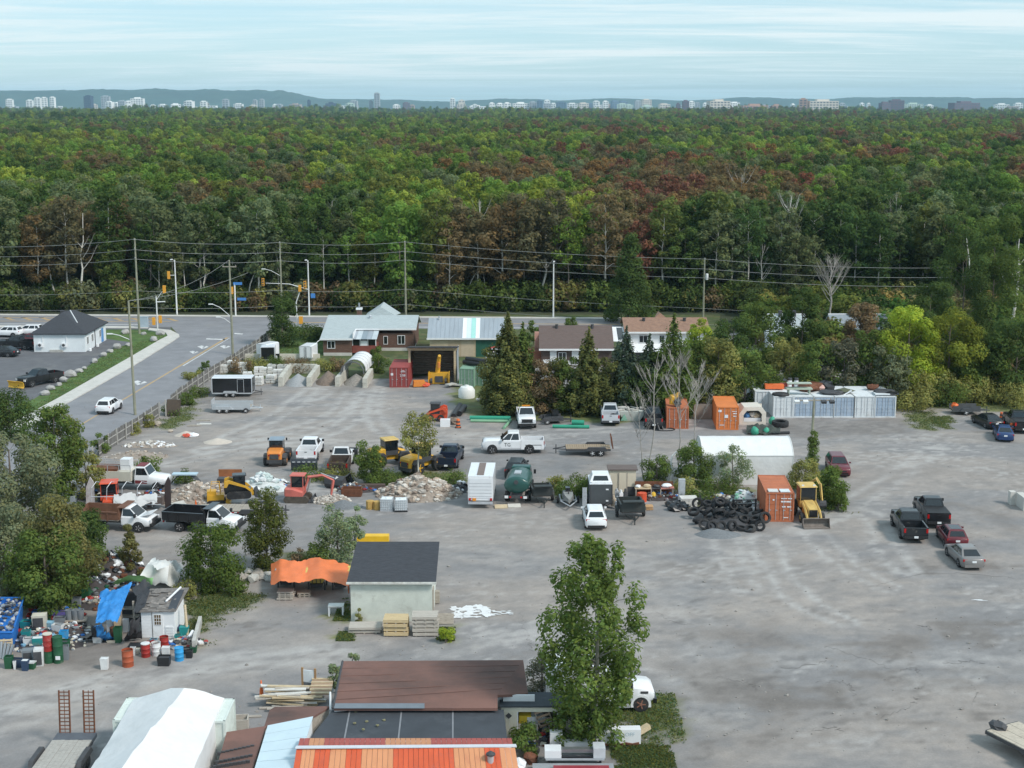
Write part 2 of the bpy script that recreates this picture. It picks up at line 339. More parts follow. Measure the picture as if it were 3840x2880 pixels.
strip('parking_lot',[(-400,1222),(640,1222),(640,1252),(520,1310),(300,1450),(180,1520),(-60,1600),(-400,1700)],.008,ASPHD)
strip('grass_verge',[(400,1236),(600,1236),(632,1258),(560,1310),(250,1485),(200,1520),(-20,1640),(-120,1660),(-100,1590),(120,1500),(300,1395),(420,1310),(500,1285),(380,1268)],.014,GRASSM)
MAINRD=[(-400,1181),(2330,1197),(2330,1237),(980,1229),(640,1226),(-400,1219)]
strip('road',MAINRD,.012,ASPH)
strip('side_road',[(640,1224),(1030,1227),(990,1262),(960,1280),(864,1345),(681,1462),(542,1560),(404,1650),(330,1710),(250,1780),(60,1880),(-150,1800),(-60,1710),(0,1670),(247,1517),(503,1372),(651,1280),(672,1262),(660,1245)],.016,ASPH)
strip('far_kerb',[(-400,1175),(2330,1191),(2330,1197),(-400,1181)],.04,KERB)
def kerbed(name,px,h,m):
 mb=MB();mb.prism(gp(px),0,h,'Z');return structure(mb.build(name,m))
kerbed('sidewalk',[(560,1232),(640,1240),(671,1256),(673,1264),(651,1280),(503,1372),(247,1517),(0,1670),(-120,1740),(-120,1690),(0,1614),(230,1489),(470,1352),(600,1276),(629,1262),(622,1250),(556,1240)],.13,KERB)
kerbed('kerb_strip',[(-400,1219),(556,1226),(556,1232),(-400,1227)],.10,KERB)
def cracks():
 m=mat('dark crack',(.115,.105,.10),.95,.3,2);rng=random.Random(4)
 L=[[(3060,2555),(3150,2560),(3190,2575),(3200,2610)],[(3090,2420),(3250,2470),(3330,2505)],[(1950,2300),(1960,2350),(1985,2400),(1990,2440)],[(2450,2290),(2520,2330),(2600,2345)],[(3340,2520),(3430,2510),(3450,2530)],[(3540,2490),(3620,2480),(3690,2490)],[(3300,2690),(3420,2640),(3440,2620)],[(3050,2740),(3110,2725),(3160,2745)],[(2680,2540),(2800,2560),(2840,2590)],[(3440,2350),(3480,2350),(3490,2370)],[(3640,2560),(3660,2600),(3650,2640)],[(2900,2510),(3000,2500),(3100,2480)],[(3280,2200),(3500,2150),(3840,2170)]]
 mb=MB();z=.006
 for pts in L:
  q=smooth_line(gp(pts),10);q=[(x+rng.uniform(-.2,.2),y+rng.uniform(-.25,.25))for x,y in q];n=len(q);z+=.0004
  mb.rings([[(x,y-w,z),(x,y+w,z)]for(x,y),w in((p,rng.uniform(.008,.04)*(1-abs(i/n-.5)))for i,p in enumerate(q))],cap=False,close=False)
 structure(mb.build('ground_crack',m))
 st=MB()
 for k in range(900):
  u,v=rng.uniform(300,3840),rng.choice([rng.uniform(1480,1780),rng.uniform(1960,2860),rng.uniform(1960,2860)]);p=P(u,v)
  s=rng.uniform(.02,.08)*(1 if rng.random()<.9 else 2);st.blob((p.x,p.y,s*.3),(s,s*rng.uniform(.5,1),s*.6),rng,5,3,.3)
 structure(st.build('loose_stones',mat('loose stone',(.30,.28,.26),.95,.4,3)),'stuff')
cracks()
def mark(px,m,z=.022):return flat('road_marking',gp(px),z,m)
for k in range(13):
 u=-60+k*68
 if u<640:mark([(u,1190+u*.0055),(u+18,1190+u*.0055),(u+52,1201+u*.0055),(u+32,1201+u*.0055)],YEL)
mark([(-400,1188),(640,1193),(640,1194.5),(-400,1189.5)],YEL);mark([(-400,1202),(640,1206),(640,1207.5),(-400,1203.5)],YEL)
mark([(-400,1212),(560,1217),(560,1218.5),(-400,1213.5)],WPT)
mark([(1050,1208),(2320,1216),(2320,1218),(1050,1210)],YEL)
mark([(1050,1222),(2320,1232),(2320,1233.5),(1050,1223.5)],WPT)
mark([(848,1266),(858,1266),(296,1600),(289,1600)],YEL);mark([(860,1268),(866,1266),(690,1372),(684,1372)],WPT)
mark([(775,1269),(845,1272),(845,1276),(772,1273)],WPT);mark([(880,1249),(912,1251),(908,1255),(878,1253)],WPT)
def arrow(u,v,k):
 mark([(u-30*k,v-4*k),(u-8*k,v-10*k),(u+6*k,v-5*k),(u-6*k,v-1*k),(u+8*k,v+3*k),(u-8*k,v+8*k),(u-16*k,v+2*k)],WPT,.023)
 mark([(u+2*k,v+2*k),(u+16*k,v-7*k),(u+28*k,v-3*k),(u+4*k,v+6*k)],WPT,.023)
for a in((762,1303,.75),(728,1322,.6),(845,1302,.7),(524,1437,1)):arrow(*a)
def U(u,v,d):
 yy=(v-CV)/F*d;xx=(u-CU)/F*d
 dz=d*math.sin(TH)+yy*math.cos(TH);return Vector((xx,d*math.cos(TH)-yy*math.sin(TH),HCAM-dz))
def topz(u,v0,v1):
 """height of something standing at (u, v0) whose top shows at row v1"""
 p=P(u,v0)
 lo,hi=0,60
 for _ in range(40):
  m=(lo+hi)/2
  if proj((p.x,p.y,m))[1]>v1:lo=m
  else:hi=m
 return lo
def ridge(name,px,d,seed,m,depth):
 rng=random.Random(seed);line=smooth_line(px,22);mb=MB();rs=[]
 for j,t in enumerate((-1.0,-.7,-.4,-.15,0,.4,1.0)):
  row=[]
  for i,(u,v)in enumerate(line):
   q=U(u,v,d);h=q.z*(math.cos(t*math.pi/2)**1.2)
   h*=1+.10*(mnoise.noise(Vector((i*.11,j*.8,seed))))+.02*rng.uniform(-1,1)
   row.append((q.x,q.y+t*depth,max(h,0)-(3 if abs(t)==1 else 0)))
  rs.append(row)
 mb.rings(rs,cap=False,close=False);return structure(mb.build(name,m,smooth=60))
HILL=mat('wooded hillside',(.045,.075,.05),.95,.35,.004,dirt=(.07,.09,.05),dirt_amt=.3,dirt_scale=.003)
ridge('hills',[(-500,346),(0,341),(300,338),(560,335),(800,337),(1000,339),(1090,345),(1160,362),(1240,373),(1330,378),(1420,400)],11200,3,HILL,1300)
ridge('hills',[(900,400),(1200,373),(1380,372),(1500,375),(1700,380),(1900,370),(2100,376),(2300,369),(2560,377),(2800,366),(3050,371),(3300,364),(3560,365),(3700,368),(4000,367),(4400,372)],11800,5,HILL,1000)
def haze():
 mb=MB();mb.box(-9200,9200,-400,12980,-1.2,175);o=mb.build('haze',[]);o['kind']='stuff'
 m=bpy.data.materials.new('air');m.use_nodes=True;nt=m.node_tree;nt.nodes.clear()
 out=nt.nodes.new('ShaderNodeOutputMaterial');v=nt.nodes.new('ShaderNodeVolumePrincipled')
 v.inputs['Color'].default_value=(.52,.82,1.0,1);v.inputs['Density'].default_value=.00006;v.inputs['Anisotropy'].default_value=.0
 nt.links.new(v.outputs[0],out.inputs['Volume']);o.data.materials.append(m)
haze()
def city():
 C={'w':('white',(.86,.86,.84)),'g':('grey',(.42,.45,.48)),'b':('blue glass',(.16,.24,.34)),'d':('dark blue',(.06,.08,.14)),'p':('purple brown',(.17,.13,.17)),'k':('pink brick',(.52,.33,.27)),'c':('cream',(.68,.62,.55)),'n':('pale brown',(.45,.36,.32)),'e':('pale green',(.55,.66,.58))}
 z1=[(40,82,125,'w'),(170,210,130,'w'),(222,260,115,'w'),(265,300,113,'w'),(320,350,111,'w'),(540,588,103,'d'),(648,700,104,'g'),(678,720,140,'w'),(720,757,146,'w'),(757,800,134,'g'),(800,836,137,'w'),(838,918,118,'w'),(960,992,161,'w'),(1015,1062,158,'w'),(1100,1140,158,'w'),(1180,1235,136,'w'),(1280,1320,138,'w'),(1420,1460,125,'g'),(1495,1550,153,'w'),(1615,1640,128,'g'),(1655,1685,125,'g'),(1740,1772,158,'w'),(1850,1920,156,'n'),(1962,1980,130,'d'),(2077,2148,149,'d'),(2160,2210,163,'w')]
 z2=[(180,222,123,'g'),(290,312,123,'g'),(322,354,79,'g'),(432,475,148,'w'),(492,530,135,'p'),(532,560,150,'n'),(772,800,111,'w'),(820,858,122,'c'),(862,980,156,'w'),(1003,1033,137,'w'),(1045,1086,140,'w'),(1089,1128,137,'w'),(1140,1235,138,'w'),(1240,1282,131,'g'),(1286,1322,122,'b'),(1330,1363,121,'w'),(1368,1398,140,'w'),(1400,1460,132,'b'),(1465,1525,140,'w'),(1530,1588,138,'c'),(1590,1618,141,'b'),(1620,1655,127,'w'),(1658,1674,150,'g'),(1676,1708,127,'w'),(1725,1768,125,'b'),(1771,1820,128,'b'),(1865,1900,124,'g'),(1905,1960,117,'c'),(2110,2135,142,'p')]
 z3=[(100,136,131,'p'),(137,170,134,'w'),(176,205,141,'g'),(225,254,145,'w'),(256,384,130,'c'),(386,448,140,'w'),(465,620,158,'k'),(653,707,156,'k'),(770,790,150,'w'),(822,871,119,'k'),(873,1055,130,'c'),(1057,1115,158,'g'),(1197,1220,145,'w'),(1240,1260,146,'w'),(1320,1379,141,'p'),(1381,1465,126,'p'),(1467,1580,148,'e'),(1605,1645,155,'w'),(1755,1928,141,'p'),(2030,2115,151,'w')]
 L=[(a/1.7015,b/1.7015,300+t/1.7015,c)for a,b,t,c in z1]+[(1200+a/1.58,1200+b/1.58,300+t/1.58,c)for a,b,t,c in z2]+[(2500+a/1.6507,2500+b/1.6507,300+t/1.6507,c)for a,b,t,c in z3]
 rng=random.Random(12)
 for k in range(44):u=rng.choice([rng.uniform(0,1500),rng.uniform(1700,2500),rng.uniform(1600,3840)]);w=rng.uniform(14,44);L.append((u,u+w,rng.uniform(388,400),rng.choice('wwwcgne')))
 L.sort();rng=random.Random(11);seen={};made=[]
 glassm=mat('far window glass',(.10,.13,.17),.3,.1,.1)
 for i,(a,b,t,c)in enumerate(L):
  near=c in 'kcp' and a>2500
  d=(4300 if near else 5900)+rng.uniform(-150,150)
  q=U((a+b)/2,t,d);w=(b-a)/F*d;h=q.z;dp=max(18,min(w*.8,40))
  nm,col=C[c];m=mat('city '+nm,col,.7,.06,.01)
  tall='slender' if h>2.0*w and h>45 else 'tall' if h>w*1.1 else 'long low' if w>2*h else 'blocky'
  base=f'{tall} {nm} tower' if h>w*.8 else f'{tall} {nm} building'
  x=(a+b)/2
  hill='below the long hill' if x<1150 else 'beside the tallest grey tower' if x<1680 else 'in the white downtown cluster' if x<2480 else 'near the pink apartment slabs' if x<3200 else 'at skyline right end'
  o=thing('city_tower' if h>w*.8 else 'city_building','','building',(q.x,q.y,0),rng.uniform(-.25,.25),'city buildings on the horizon');made.append((o,base+' on the horizon '+hill,x))
  mb=MB();mb.box(-w/2,w/2,-dp/2,dp/2,0,h)
  if w>45:mb.box(-w*.22,w*.2,-dp*.3,dp*.3,h,h+5)
  elif h>30:mb.box(-w*.3,w*.25,-dp*.3,dp*.3,h,h+3.5)
  mb.build('wall',m,o)
  nrow=int(h/7)
  if nrow>=2:
   gl=MB()
   for r in range(1,nrow):
    z=h*(r+.2)/nrow;n=max(2,int(w/9))
    for k in range(n):
     x0=-w/2+w*(k+.2)/n;gl.box(x0,x0+w*.6/n,-dp/2-.4,-dp/2+.2,z,z+3.2)
   structure(gl.build('window_band',glassm,o),'stuff')
 byl={}
 for o,l,x in made:byl.setdefault(l,[]).append((x,o))
 od=['first','second','third','fourth','fifth','sixth','seventh','eighth','ninth','tenth','eleventh','twelfth','thirteenth','fourteenth','fifteenth','sixteenth','seventeenth','eighteenth','nineteenth','twentieth']
 for l,ls in byl.items():
  ls.sort(key=lambda q:q[0])
  for k,(x,o)in enumerate(ls):o['label']=l if len(ls)==1 else f'{od[k]} {l} from left'
city()
def leaf_mat(name,trans=.35):
 m=bpy.data.materials.new(name);m.use_nodes=True;nt=m.node_tree;N=nt.nodes;L=nt.links;N.clear()
 out=N.new('ShaderNodeOutputMaterial');df=N.new('ShaderNodeBsdfDiffuse');tr=N.new('ShaderNodeBsdfTranslucent');mx=N.new('ShaderNodeMixShader');mx.inputs[0].default_value=trans
 at=N.new('ShaderNodeAttribute');at.attribute_name='tint';at.attribute_type='INSTANCER'
 va=N.new('ShaderNodeAttribute');va.attribute_name='leafvar'
 mu=N.new('ShaderNodeMix');mu.data_type='RGBA';mu.blend_type='MULTIPLY';mu.inputs[0].default_value=1
 L.new(at.outputs['Color'],mu.inputs[6]);L.new(va.outputs['Color'],mu.inputs[7])
 L.new(mu.outputs[2],df.inputs[0]);L.new(mu.outputs[2],tr.inputs[0]);L.new(df.outputs[0],mx.inputs[1]);L.new(tr.outputs[0],mx.inputs[2]);L.new(mx.outputs[0],out.inputs[0])
 return m
LEAF=leaf_mat('foliage',.5)
BARK=mat('bark',(.17,.14,.115),.95,.35,2,dirt=(.08,.065,.05),dirt_amt=.4,dirt_scale=3)
PALEBARK=mat('pale bark',(.55,.53,.48),.9,.2,3,dirt=(.14,.12,.10),dirt_amt=.25,dirt_scale=4)
GREYBARK=mat('grey dead wood',(.36,.33,.30),.9,.25,3)
def leaf_mesh(name,C,S,Nrm,var,rng,fold=.25):
 n=len(C);Nrm=Nrm/(np.linalg.norm(Nrm,axis=1,keepdims=True)+1e-9)
 r=rng.normal(size=(n,3));a=np.cross(Nrm,r);a/=np.linalg.norm(a,axis=1,keepdims=True)+1e-9;b=np.cross(Nrm,a)
 S=S[:,None];asp=rng.uniform(.55,.95,(n,1))
 tip=a*S*.62;sd=b*S*.5*asp;up=Nrm*S*fold
 V=np.stack([C-tip,C+sd*.9+up*.6-tip*.1,C+tip,C-sd*.9+up*.6-tip*.1],1).reshape(-1,3)
 q=np.arange(n*4)
 me=bpy.data.meshes.new(name);me.vertices.add(n*4);me.vertices.foreach_set('co',V.ravel())
 me.loops.add(n*4);me.loops.foreach_set('vertex_index',q);me.polygons.add(n);me.polygons.foreach_set('loop_start',np.arange(n)*4);me.update(calc_edges=True)
 ca=me.color_attributes.new('leafvar','FLOAT_COLOR','POINT');ca.data.foreach_set('color',np.repeat(np.concatenate([var,np.ones((n,1))],1),4,0).ravel())
 me.materials.append(LEAF);return me
def clump(rng,c,r,n,leaf,up=.5,sq=.8):
 """leaves spread through one lumpy bough: mostly towards its outside"""
 d=rng.normal(size=(n,3));d/=np.linalg.norm(d,axis=1,keepdims=True)
 rad=r*rng.uniform(.15,1,(n,1))**.45;p=c+d*rad*np.array([1,1,sq])
 nr=d+np.array([0,0,up])+rng.normal(size=(n,3))*.3
 return p,leaf*rng.uniform(.65,1.25,n),nr
def colour_var(rng,n,base,spread=.09,hue=.07):
 v=base*(1+rng.normal(size=(n,1))*spread);h=rng.normal(size=(n,1))*hue
 return np.clip(np.concatenate([v*(1+h*1.2),v*(1+.2*h),v*(1-h)],1),.15,2.2)
def crown(name,H,Wd,z0,nl,nleaf,leaf,seed,shape='round',lobe=.30,sq=.8,gap=0):
 """crown of many separate boughs; returns the leaf mesh and the bough centres"""
 rng=np.random.RandomState(seed);cs=[];A=[]
 hh=H-z0
 for i in range(nl):
  t=(i+rng.uniform(0,1))/nl
  if shape=='round':prof=math.sin(math.pi*min(.97,.12+.80*t))**.7
  elif shape=='vase':prof=(.35+.65*math.sin(math.pi*min(.95,t*.85+.1)))
  elif shape=='column':prof=.55+.45*math.sin(math.pi*min(.96,t+.05))
  elif shape=='cone':prof=max(.08,1-t*.96)
  else:prof=.55+1.2*t if t<.37 else 1.0 if t<.62 else 1-1.75*(t-.62)
  a=i*2.39996+rng.uniform(-.5,.5);rr=Wd/2*prof*(rng.uniform(.12,.95)if shape=='poplar' else rng.uniform(.35,.95))**.7
  lr=Wd*lobe*rng.uniform(.6,1.1)*(.5+.5*prof)
  c=np.array([rr*math.cos(a),rr*math.sin(a),z0+hh*t*.94+rng.uniform(-.3,.3)]);cs.append((c,lr))
  n=int(nleaf/nl*(lr/(Wd*lobe*.85))**1.6)+6
  p,s,nr=clump(rng,c,lr,n,leaf,sq=sq);A.append((p,s,nr,colour_var(rng,n,rng.uniform(.72,1.28))))
 me=leaf_mesh(name,*[np.concatenate([q[k]for q in A])for k in range(4)],rng)
 return me,cs
def limbs(mb,H,r0,cs,rng,bend=.04,every=1,top=.85,low=.25):
 """a tapered trunk and a limb to each bough"""
 pts=[];rad=[];x=y=0;n=7
 for i in range(n+1):
  t=i/n;x+=rng.uniform(-bend,bend)*H*.2;y+=rng.uniform(-bend,bend)*H*.2
  pts.append(Vector((x if i else 0,y if i else 0,H*top*t)));rad.append(r0*(1-.85*t)+.015)
 mb.tube(pts,rad,7)
 for c,lr in cs[::every]:
  zt=max(H*low*.6,min(c[2]-.35*math.hypot(c[0],c[1])-.2*lr,H*top*.97));t=zt/(H*top);i=min(int(t*n),n-1);f=t*n-i
  b=pts[i].lerp(pts[i+1],f);e=Vector(c);m=b.lerp(e,.5)+Vector((0,0,.12*(e-b).length));rb=max(.02,(rad[i]*(1-f)+rad[i+1]*f)*.45)
  mb.tube([b,m,e],[rb,rb*.6,rb*.25],4,cap=False)
 return mb
KINDS={}
def forest_kinds():
 spec=[('broad','round',17,8.0,4.5,34,3400,.52,.22),('broad','round',19,7.0,6,34,3200,.5,.23),('broad','vase',18,8.6,6,36,3500,.54,.20),('narrow','column',19,5.2,6,30,2500,.48,.28),('narrow','column',16,4.8,4,26,2300,.46,.30),('thin','vase',17,7.4,8,28,1300,.46,.19),('thin','round',18,6.6,8,24,1200,.44,.21),('conifer','cone',17,6.0,1.2,38,2700,.42,.19)]
 for i,(k,sh,H,Wd,z0,nl,nf,lf,lb)in enumerate(spec):
  me,cs=crown(f'crown mesh {i}',H,Wd,z0,nl,nf,lf,100+i,sh,lb,.7 if k!='conifer' else .4)
  rng=random.Random(i);tb=limbs(MB(),H,.20 if k!='thin' else .17,cs,rng,every=2)
  KINDS[i]=(k,me,tb.mesh(f'trunk mesh {i}',BARK,60),tb.mesh(f'pale trunk mesh {i}',PALEBARK,60),H)
forest_kinds()
PAL={'green':(0.135,0.205,0.048),'dark green':(0.095,0.15,0.045),'olive':(0.18,0.205,0.056),'yellow green':(0.29,0.35,0.07),'bright green':(0.19,0.29,0.06),'russet':(0.22,0.165,0.085),'rusty orange':(0.265,0.17,0.072),'dull red':(0.25,0.115,0.075),'grey green':(0.18,0.215,0.1),'brown':(0.19,0.165,0.085)}
def pick_tint(x,y,rng):
 """autumn tones in drifts, with sunlit bands painted in as lighter greens"""
 a=float(fbm(np.array([x*.03]),np.array([y*.014]),2,3)[0])+rng.gauss(0,.045);b=float(fbm(np.array([x*.035+50]),np.array([y*.016]),4,3)[0])+rng.gauss(0,.05);right=x/max(y,1)/.36
 far=y>620;b+=.045*max(-1.3,min(.6,right*1.6))-(.05 if far else-.02);bright=.11 if 480<y<980 else .07 if y>1300 else 0  # bright: light through cloud gaps, put into the tints of distant trees
 if b>.66:k=rng.choice(['russet','rusty orange','dull red' if right>0 else 'russet','brown'])
 elif b>.615:k=rng.choice(['brown','russet','olive','olive'])
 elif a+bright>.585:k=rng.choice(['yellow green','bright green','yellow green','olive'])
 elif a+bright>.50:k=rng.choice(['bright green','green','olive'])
 elif a<.43:k=rng.choice(['dark green','dark green','grey green'])
 else:k=rng.choice(['green','olive','green','grey green'])
 c=PAL[k];f=rng.uniform(.85,1.18);h=rng.uniform(-.07,.07)
 return k,(c[0]*f*(1+h),c[1]*f,c[2]*f*(1-h))
LAND=[(-200,'at far left'),(330,'above the hip roof'),(600,'above the left signals'),(900,'above the junction'),(1150,'above the corner tree'),(1400,'above the brick bungalow'),(1740,'above the striped roof'),(2080,'above the lone lamp'),(2380,'above the brown roof'),(2640,'above the orange roof'),(2900,'near the white birch'),(3150,'near the fan tree'),(3450,'above the lime trees'),(3750,'at far right')]
FOREST_EDGE=249.0
def forest():
 rng=random.Random(5);near=[];far=[]
 def add(y,x):
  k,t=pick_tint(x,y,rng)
  r=rng.random();kind=rng.choice([0,1,2])if r<.50 else rng.choice([3,4])if r<.78 else rng.choice([5,6])if r<.90 else 7
  if k in('russet','brown','rusty orange','dull red')and kind==7:kind=1
  if kind==7:t=tuple(q*.7 for q in PAL['dark green']);k='dark green'
  return(x,y,kind,rng.uniform(0,6.28),rng.uniform(.72,1.16),k,t)
 y=FOREST_EDGE
 while y<620:
  st=4.5+max(0,(y-300)*.006);w=.385*y+12;x=-w+rng.uniform(0,st)
  while x<w:
   near.append(add(y+rng.uniform(-.45,.45)*st,x+rng.uniform(-.45,.45)*st));x+=st
  y+=st
 while y<1900:
  st=7.5+(y-620)*.004;w=.375*y+10;x=-w+rng.uniform(0,st)
  while x<w:far.append(add(y+rng.uniform(-.45,.45)*st,x+rng.uniform(-.45,.45)*st));x+=st
  y+=st
 while y<5600:
  st=14+(y-1900)*.006;w=.375*y;x=-w+rng.uniform(0,st)
  while x<w:
   q=list(add(y+rng.uniform(-.45,.45)*st,x+rng.uniform(-.45,.45)*st));q[4]*=.75+.8*float(fbm(np.array([q[0]*.004+7]),np.array([y*.003]),3,3)[0])**2*1.6;far.append(tuple(q));x+=st
  y+=st
 near.sort(key=lambda q:q[1]);ind=[q for q in near if abs(q[0])<.352*q[1]][:300];s=set(ind);rest=[q for q in near if q not in s]+far
 crowns={};things=[]
 words={'broad':'broad','narrow':'narrow','thin':'thin leaved','conifer':'conical'}
 for x,y,kind,rot,sca,k,t in ind:
  kn,cme,tme,pme,H=KINDS[kind]
  o=thing('forest_tree','','tree',(x,y,0),rot,'trees of the forest edge');o.scale=(sca,sca,sca)
  c=link('crown',cme,o);c['tint']=t;crowns.setdefault(kind,c)
  link('trunk',pme if(rng.random()<.5 and kind!=7)else tme,o)
  u=proj((x,y,10))[0];lm=min(LAND,key=lambda q:abs(q[0]-u))[1];row='front row' if y<FOREST_EDGE+5 else 'second row' if y<FOREST_EDGE+11 else 'third row' if y<FOREST_EDGE+17 else 'deeper'
  things.append((o,f'{words[kn]} {k} forest tree {"in the " + row if row != "deeper" else "deeper inside"} {lm}',u))
 by={}
 for o,l,u in things:by.setdefault(l,[]).append((u,o))
 od=['first','second','third','fourth','fifth','sixth','seventh','eighth']
 for l,ls in by.items():
  ls.sort(key=lambda q:q[0])
  for i,(u,o)in enumerate(ls):o['label']=l if len(ls)==1 else f'{od[min(i, 7)]} {l} from left'
 return rest,crowns
def scatter(name,pts,crowns):
 """one object: points that carry crowns (kind, turn, scale, tint per point)"""
 pts=[q for q in pts if q[2]in crowns]
 me=bpy.data.meshes.new(name);n=len(pts);me.vertices.add(n);me.vertices.foreach_set('co',np.array([(q[0],q[1],0)for q in pts],'f').ravel())
 a=me.attributes.new('kindof','INT','POINT');a.data.foreach_set('value',[q[2]for q in pts])
 a=me.attributes.new('turn','FLOAT','POINT');a.data.foreach_set('value',[q[3]for q in pts])
 a=me.attributes.new('size','FLOAT','POINT');a.data.foreach_set('value',[q[4]for q in pts])
 a=me.attributes.new('tint','FLOAT_COLOR','POINT');a.data.foreach_set('color',np.array([(*q[6],1)for q in pts],'f').ravel())
 o=link(name,me);o['kind']='stuff'
 ng=bpy.data.node_groups.new(name,'GeometryNodeTree');ng.interface.new_socket('Geometry',in_out='INPUT',socket_type='NodeSocketGeometry');ng.interface.new_socket('Geometry',in_out='OUTPUT',socket_type='NodeSocketGeometry')
 N=ng.nodes;L=ng.links;gi=N.new('NodeGroupInput');go=N.new('NodeGroupOutput');jn=N.new('GeometryNodeJoinGeometry')
 def attr(nm,ty):
  q=N.new('GeometryNodeInputNamedAttribute');q.data_type=ty;q.inputs[0].default_value=nm;return q.outputs[0]
 kd=attr('kindof','INT');tn=attr('turn','FLOAT');sz=attr('size','FLOAT');cb=N.new('ShaderNodeCombineXYZ');L.new(tn,cb.inputs[2])
 for k,ob in crowns.items():
  cmp_=N.new('FunctionNodeCompare');cmp_.data_type='INT';cmp_.operation='EQUAL';L.new(kd,cmp_.inputs[2]);cmp_.inputs[3].default_value=k
  io=N.new('GeometryNodeInstanceOnPoints');oi=N.new('GeometryNodeObjectInfo');oi.inputs['Object'].default_value=ob;oi.transform_space='ORIGINAL';oi.inputs['As Instance'].default_value=True
  L.new(gi.outputs[0],io.inputs['Points']);L.new(cmp_.outputs[0],io.inputs['Selection']);L.new(oi.outputs['Geometry'],io.inputs['Instance']);L.new(cb.outputs[0],io.inputs['Rotation']);L.new(sz,io.inputs['Scale'])
  L.new(io.outputs[0],jn.inputs[0])
 L.new(jn.outputs[0],go.inputs[0])
 md=o.modifiers.new('scatter','NODES');md.node_group=ng
 return o
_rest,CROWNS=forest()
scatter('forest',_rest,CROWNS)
def body_ring(x,zb,zt,w,crown=.03,belly=.9):
 return[(x,-w*belly,zb),(x,-w,zb+.18*(zt-zb)),(x,-w,zb+.62*(zt-zb)),(x,-w*.965,zt-.04),(x,-w*.9,zt),(x,0,zt+crown),(x,w*.9,zt),(x,w*.965,zt-.04),(x,w,zb+.62*(zt-zb)),(x,w,zb+.18*(zt-zb)),(x,w*belly,zb)]
def inset(q,a,b,c,d):
 """part of a quad: a..b along the first edge, c..d across"""
 q=[Vector(p)for p in q]
 def at(s,t):return(q[0].lerp(q[1],s)).lerp(q[3].lerp(q[2],s),t)
 return[at(a,c),at(b,c),at(b,d),at(a,d)]
def wheel(par,x,y,r,w,side,rim=CHROME,n=16):
 wh=bpy.data.objects.new('wheel',None);COL.objects.link(wh);wh.parent=par;wh.location=(x,y,r)
 key=('tyre',round(r,3),round(w,3),side,rim.name)
 if key not in SHARED:
  t=MB();t.lathe([(r*.62,-w/2),(r*.93,-w/2),(r,-w*.32),(r,w*.32),(r*.93,w/2),(r*.62,w/2)],n,axis='Y');h=MB()
  y0,y1=(w*.30,w*.47)if side>0 else(-w*.47,-w*.30)
  h.lathe([(r*.63,y0),(r*.63,y1)],n,axis='Y');yy=y1 if side>0 else y0
  h.lathe([(r*.20,yy-.01),(r*.17,yy+side*.03)],8,axis='Y')
  for k in range(5):
   a=2*math.pi*k/5;h.cbox((math.cos(a)*r*.4,yy+side*.006,math.sin(a)*r*.4),(r*.36,.02,r*.14),ry=-a,mi=1)
  SHARED[key]=(t.mesh('tyre',TYRE,40),h.mesh('rim',[SHADOWY if rim is CHROME else rim,rim],40))
 a,b=SHARED[key];link('tyre',a,wh);link('rim',b,wh);return wh
SHARED={}
def arch(par,x,y,r,side,m=DARK):
 key=('arch',round(r,2),side,m.name)
 if key not in SHARED:
  mb=MB();n=10;R1,R0=r*1.22,r*.3;ring0=[];ring1=[]
  pts=[(math.cos(math.pi*k/n)*R1,math.sin(math.pi*k/n)*R1)for k in range(n+1)]+[(-R1,-r*.35),(R1,-r*.35)]
  mb.prism(pts,-.012,.012,'Y');SHARED[key]=mb.mesh('wheel_arch',m)
 o=link('wheel_arch',SHARED[key],par);o.location=(x,y,r);return o
def windows(par,q_list,name='window',m=GLASS):
 for q in q_list:MB().plate(q,.012,off=.006).build(name,m,par)
def cabin(par,x0,x1,t0,t1,zb,zt,wb,wt,col,splits=(.5,),rear=True,roofm=None,cname='cab'):
 """greenhouse: painted pillars and roof with panes set on it"""
 b=[(x0,-wb,zb),(x1,-wb,zb),(x1,wb,zb),(x0,wb,zb)];t=[(t0,-wt,zt),(t1,-wt,zt),(t1,wt,zt),(t0,wt,zt)]
 mb=MB();mb.add(b+t,[(0,1,5,4),(1,2,6,5),(2,3,7,6),(3,0,4,7)])
 e=.06
 mb.rings([[Vector(p)for p in t],[(t0+e*2,-wt+e*1.4,zt+e),(t1-e*2.4,-wt+e*1.4,zt+e),(t1-e*2.4,wt-e*1.4,zt+e),(t0+e*2,wt-e*1.4,zt+e)]],cap=True)
 mb.build(cname,col,par)
 if roofm:MB().box(t0+.22,t1-.35,-wt+.17,wt-.17,zt+e,zt+e+.012).build('sunroof',roofm,par)
 windows(par,[inset((b[1],b[2],t[2],t[1]),.05,.95,.08,.96)],'windscreen')
 if rear:windows(par,[inset((b[3],b[0],t[0],t[3]),.10,.90,.16,.90)],'rear_window')
 xs=[0.05]+list(splits)+[.95]
 for sgn,q in((-1,(b[0],b[1],t[1],t[0])),(1,(b[2],b[3],t[3],t[2]))):
  for a,c in zip(xs[:-1],xs[1:]):
   aa,cc=(a,c)if sgn<0 else(1-c,1-a)
   windows(par,[inset(q,aa+.025,cc-.025,.10,.90)],'side_window')
def lights(par,xf,xr,w,zf,zr,tall=.18,wide=.34,rear_tall=.24,rear_wide=.20):
 for s in(-1,1):
  MB().cbox((xf-.03,s*(w-wide/2-.03),zf),(.10,wide,tall)).build('headlight',LAMP,par)
  MB().cbox((xr+.03,s*(w-rear_wide/2-.0),zr),(.10,rear_wide,rear_tall)).build('tail_light',REDL,par)
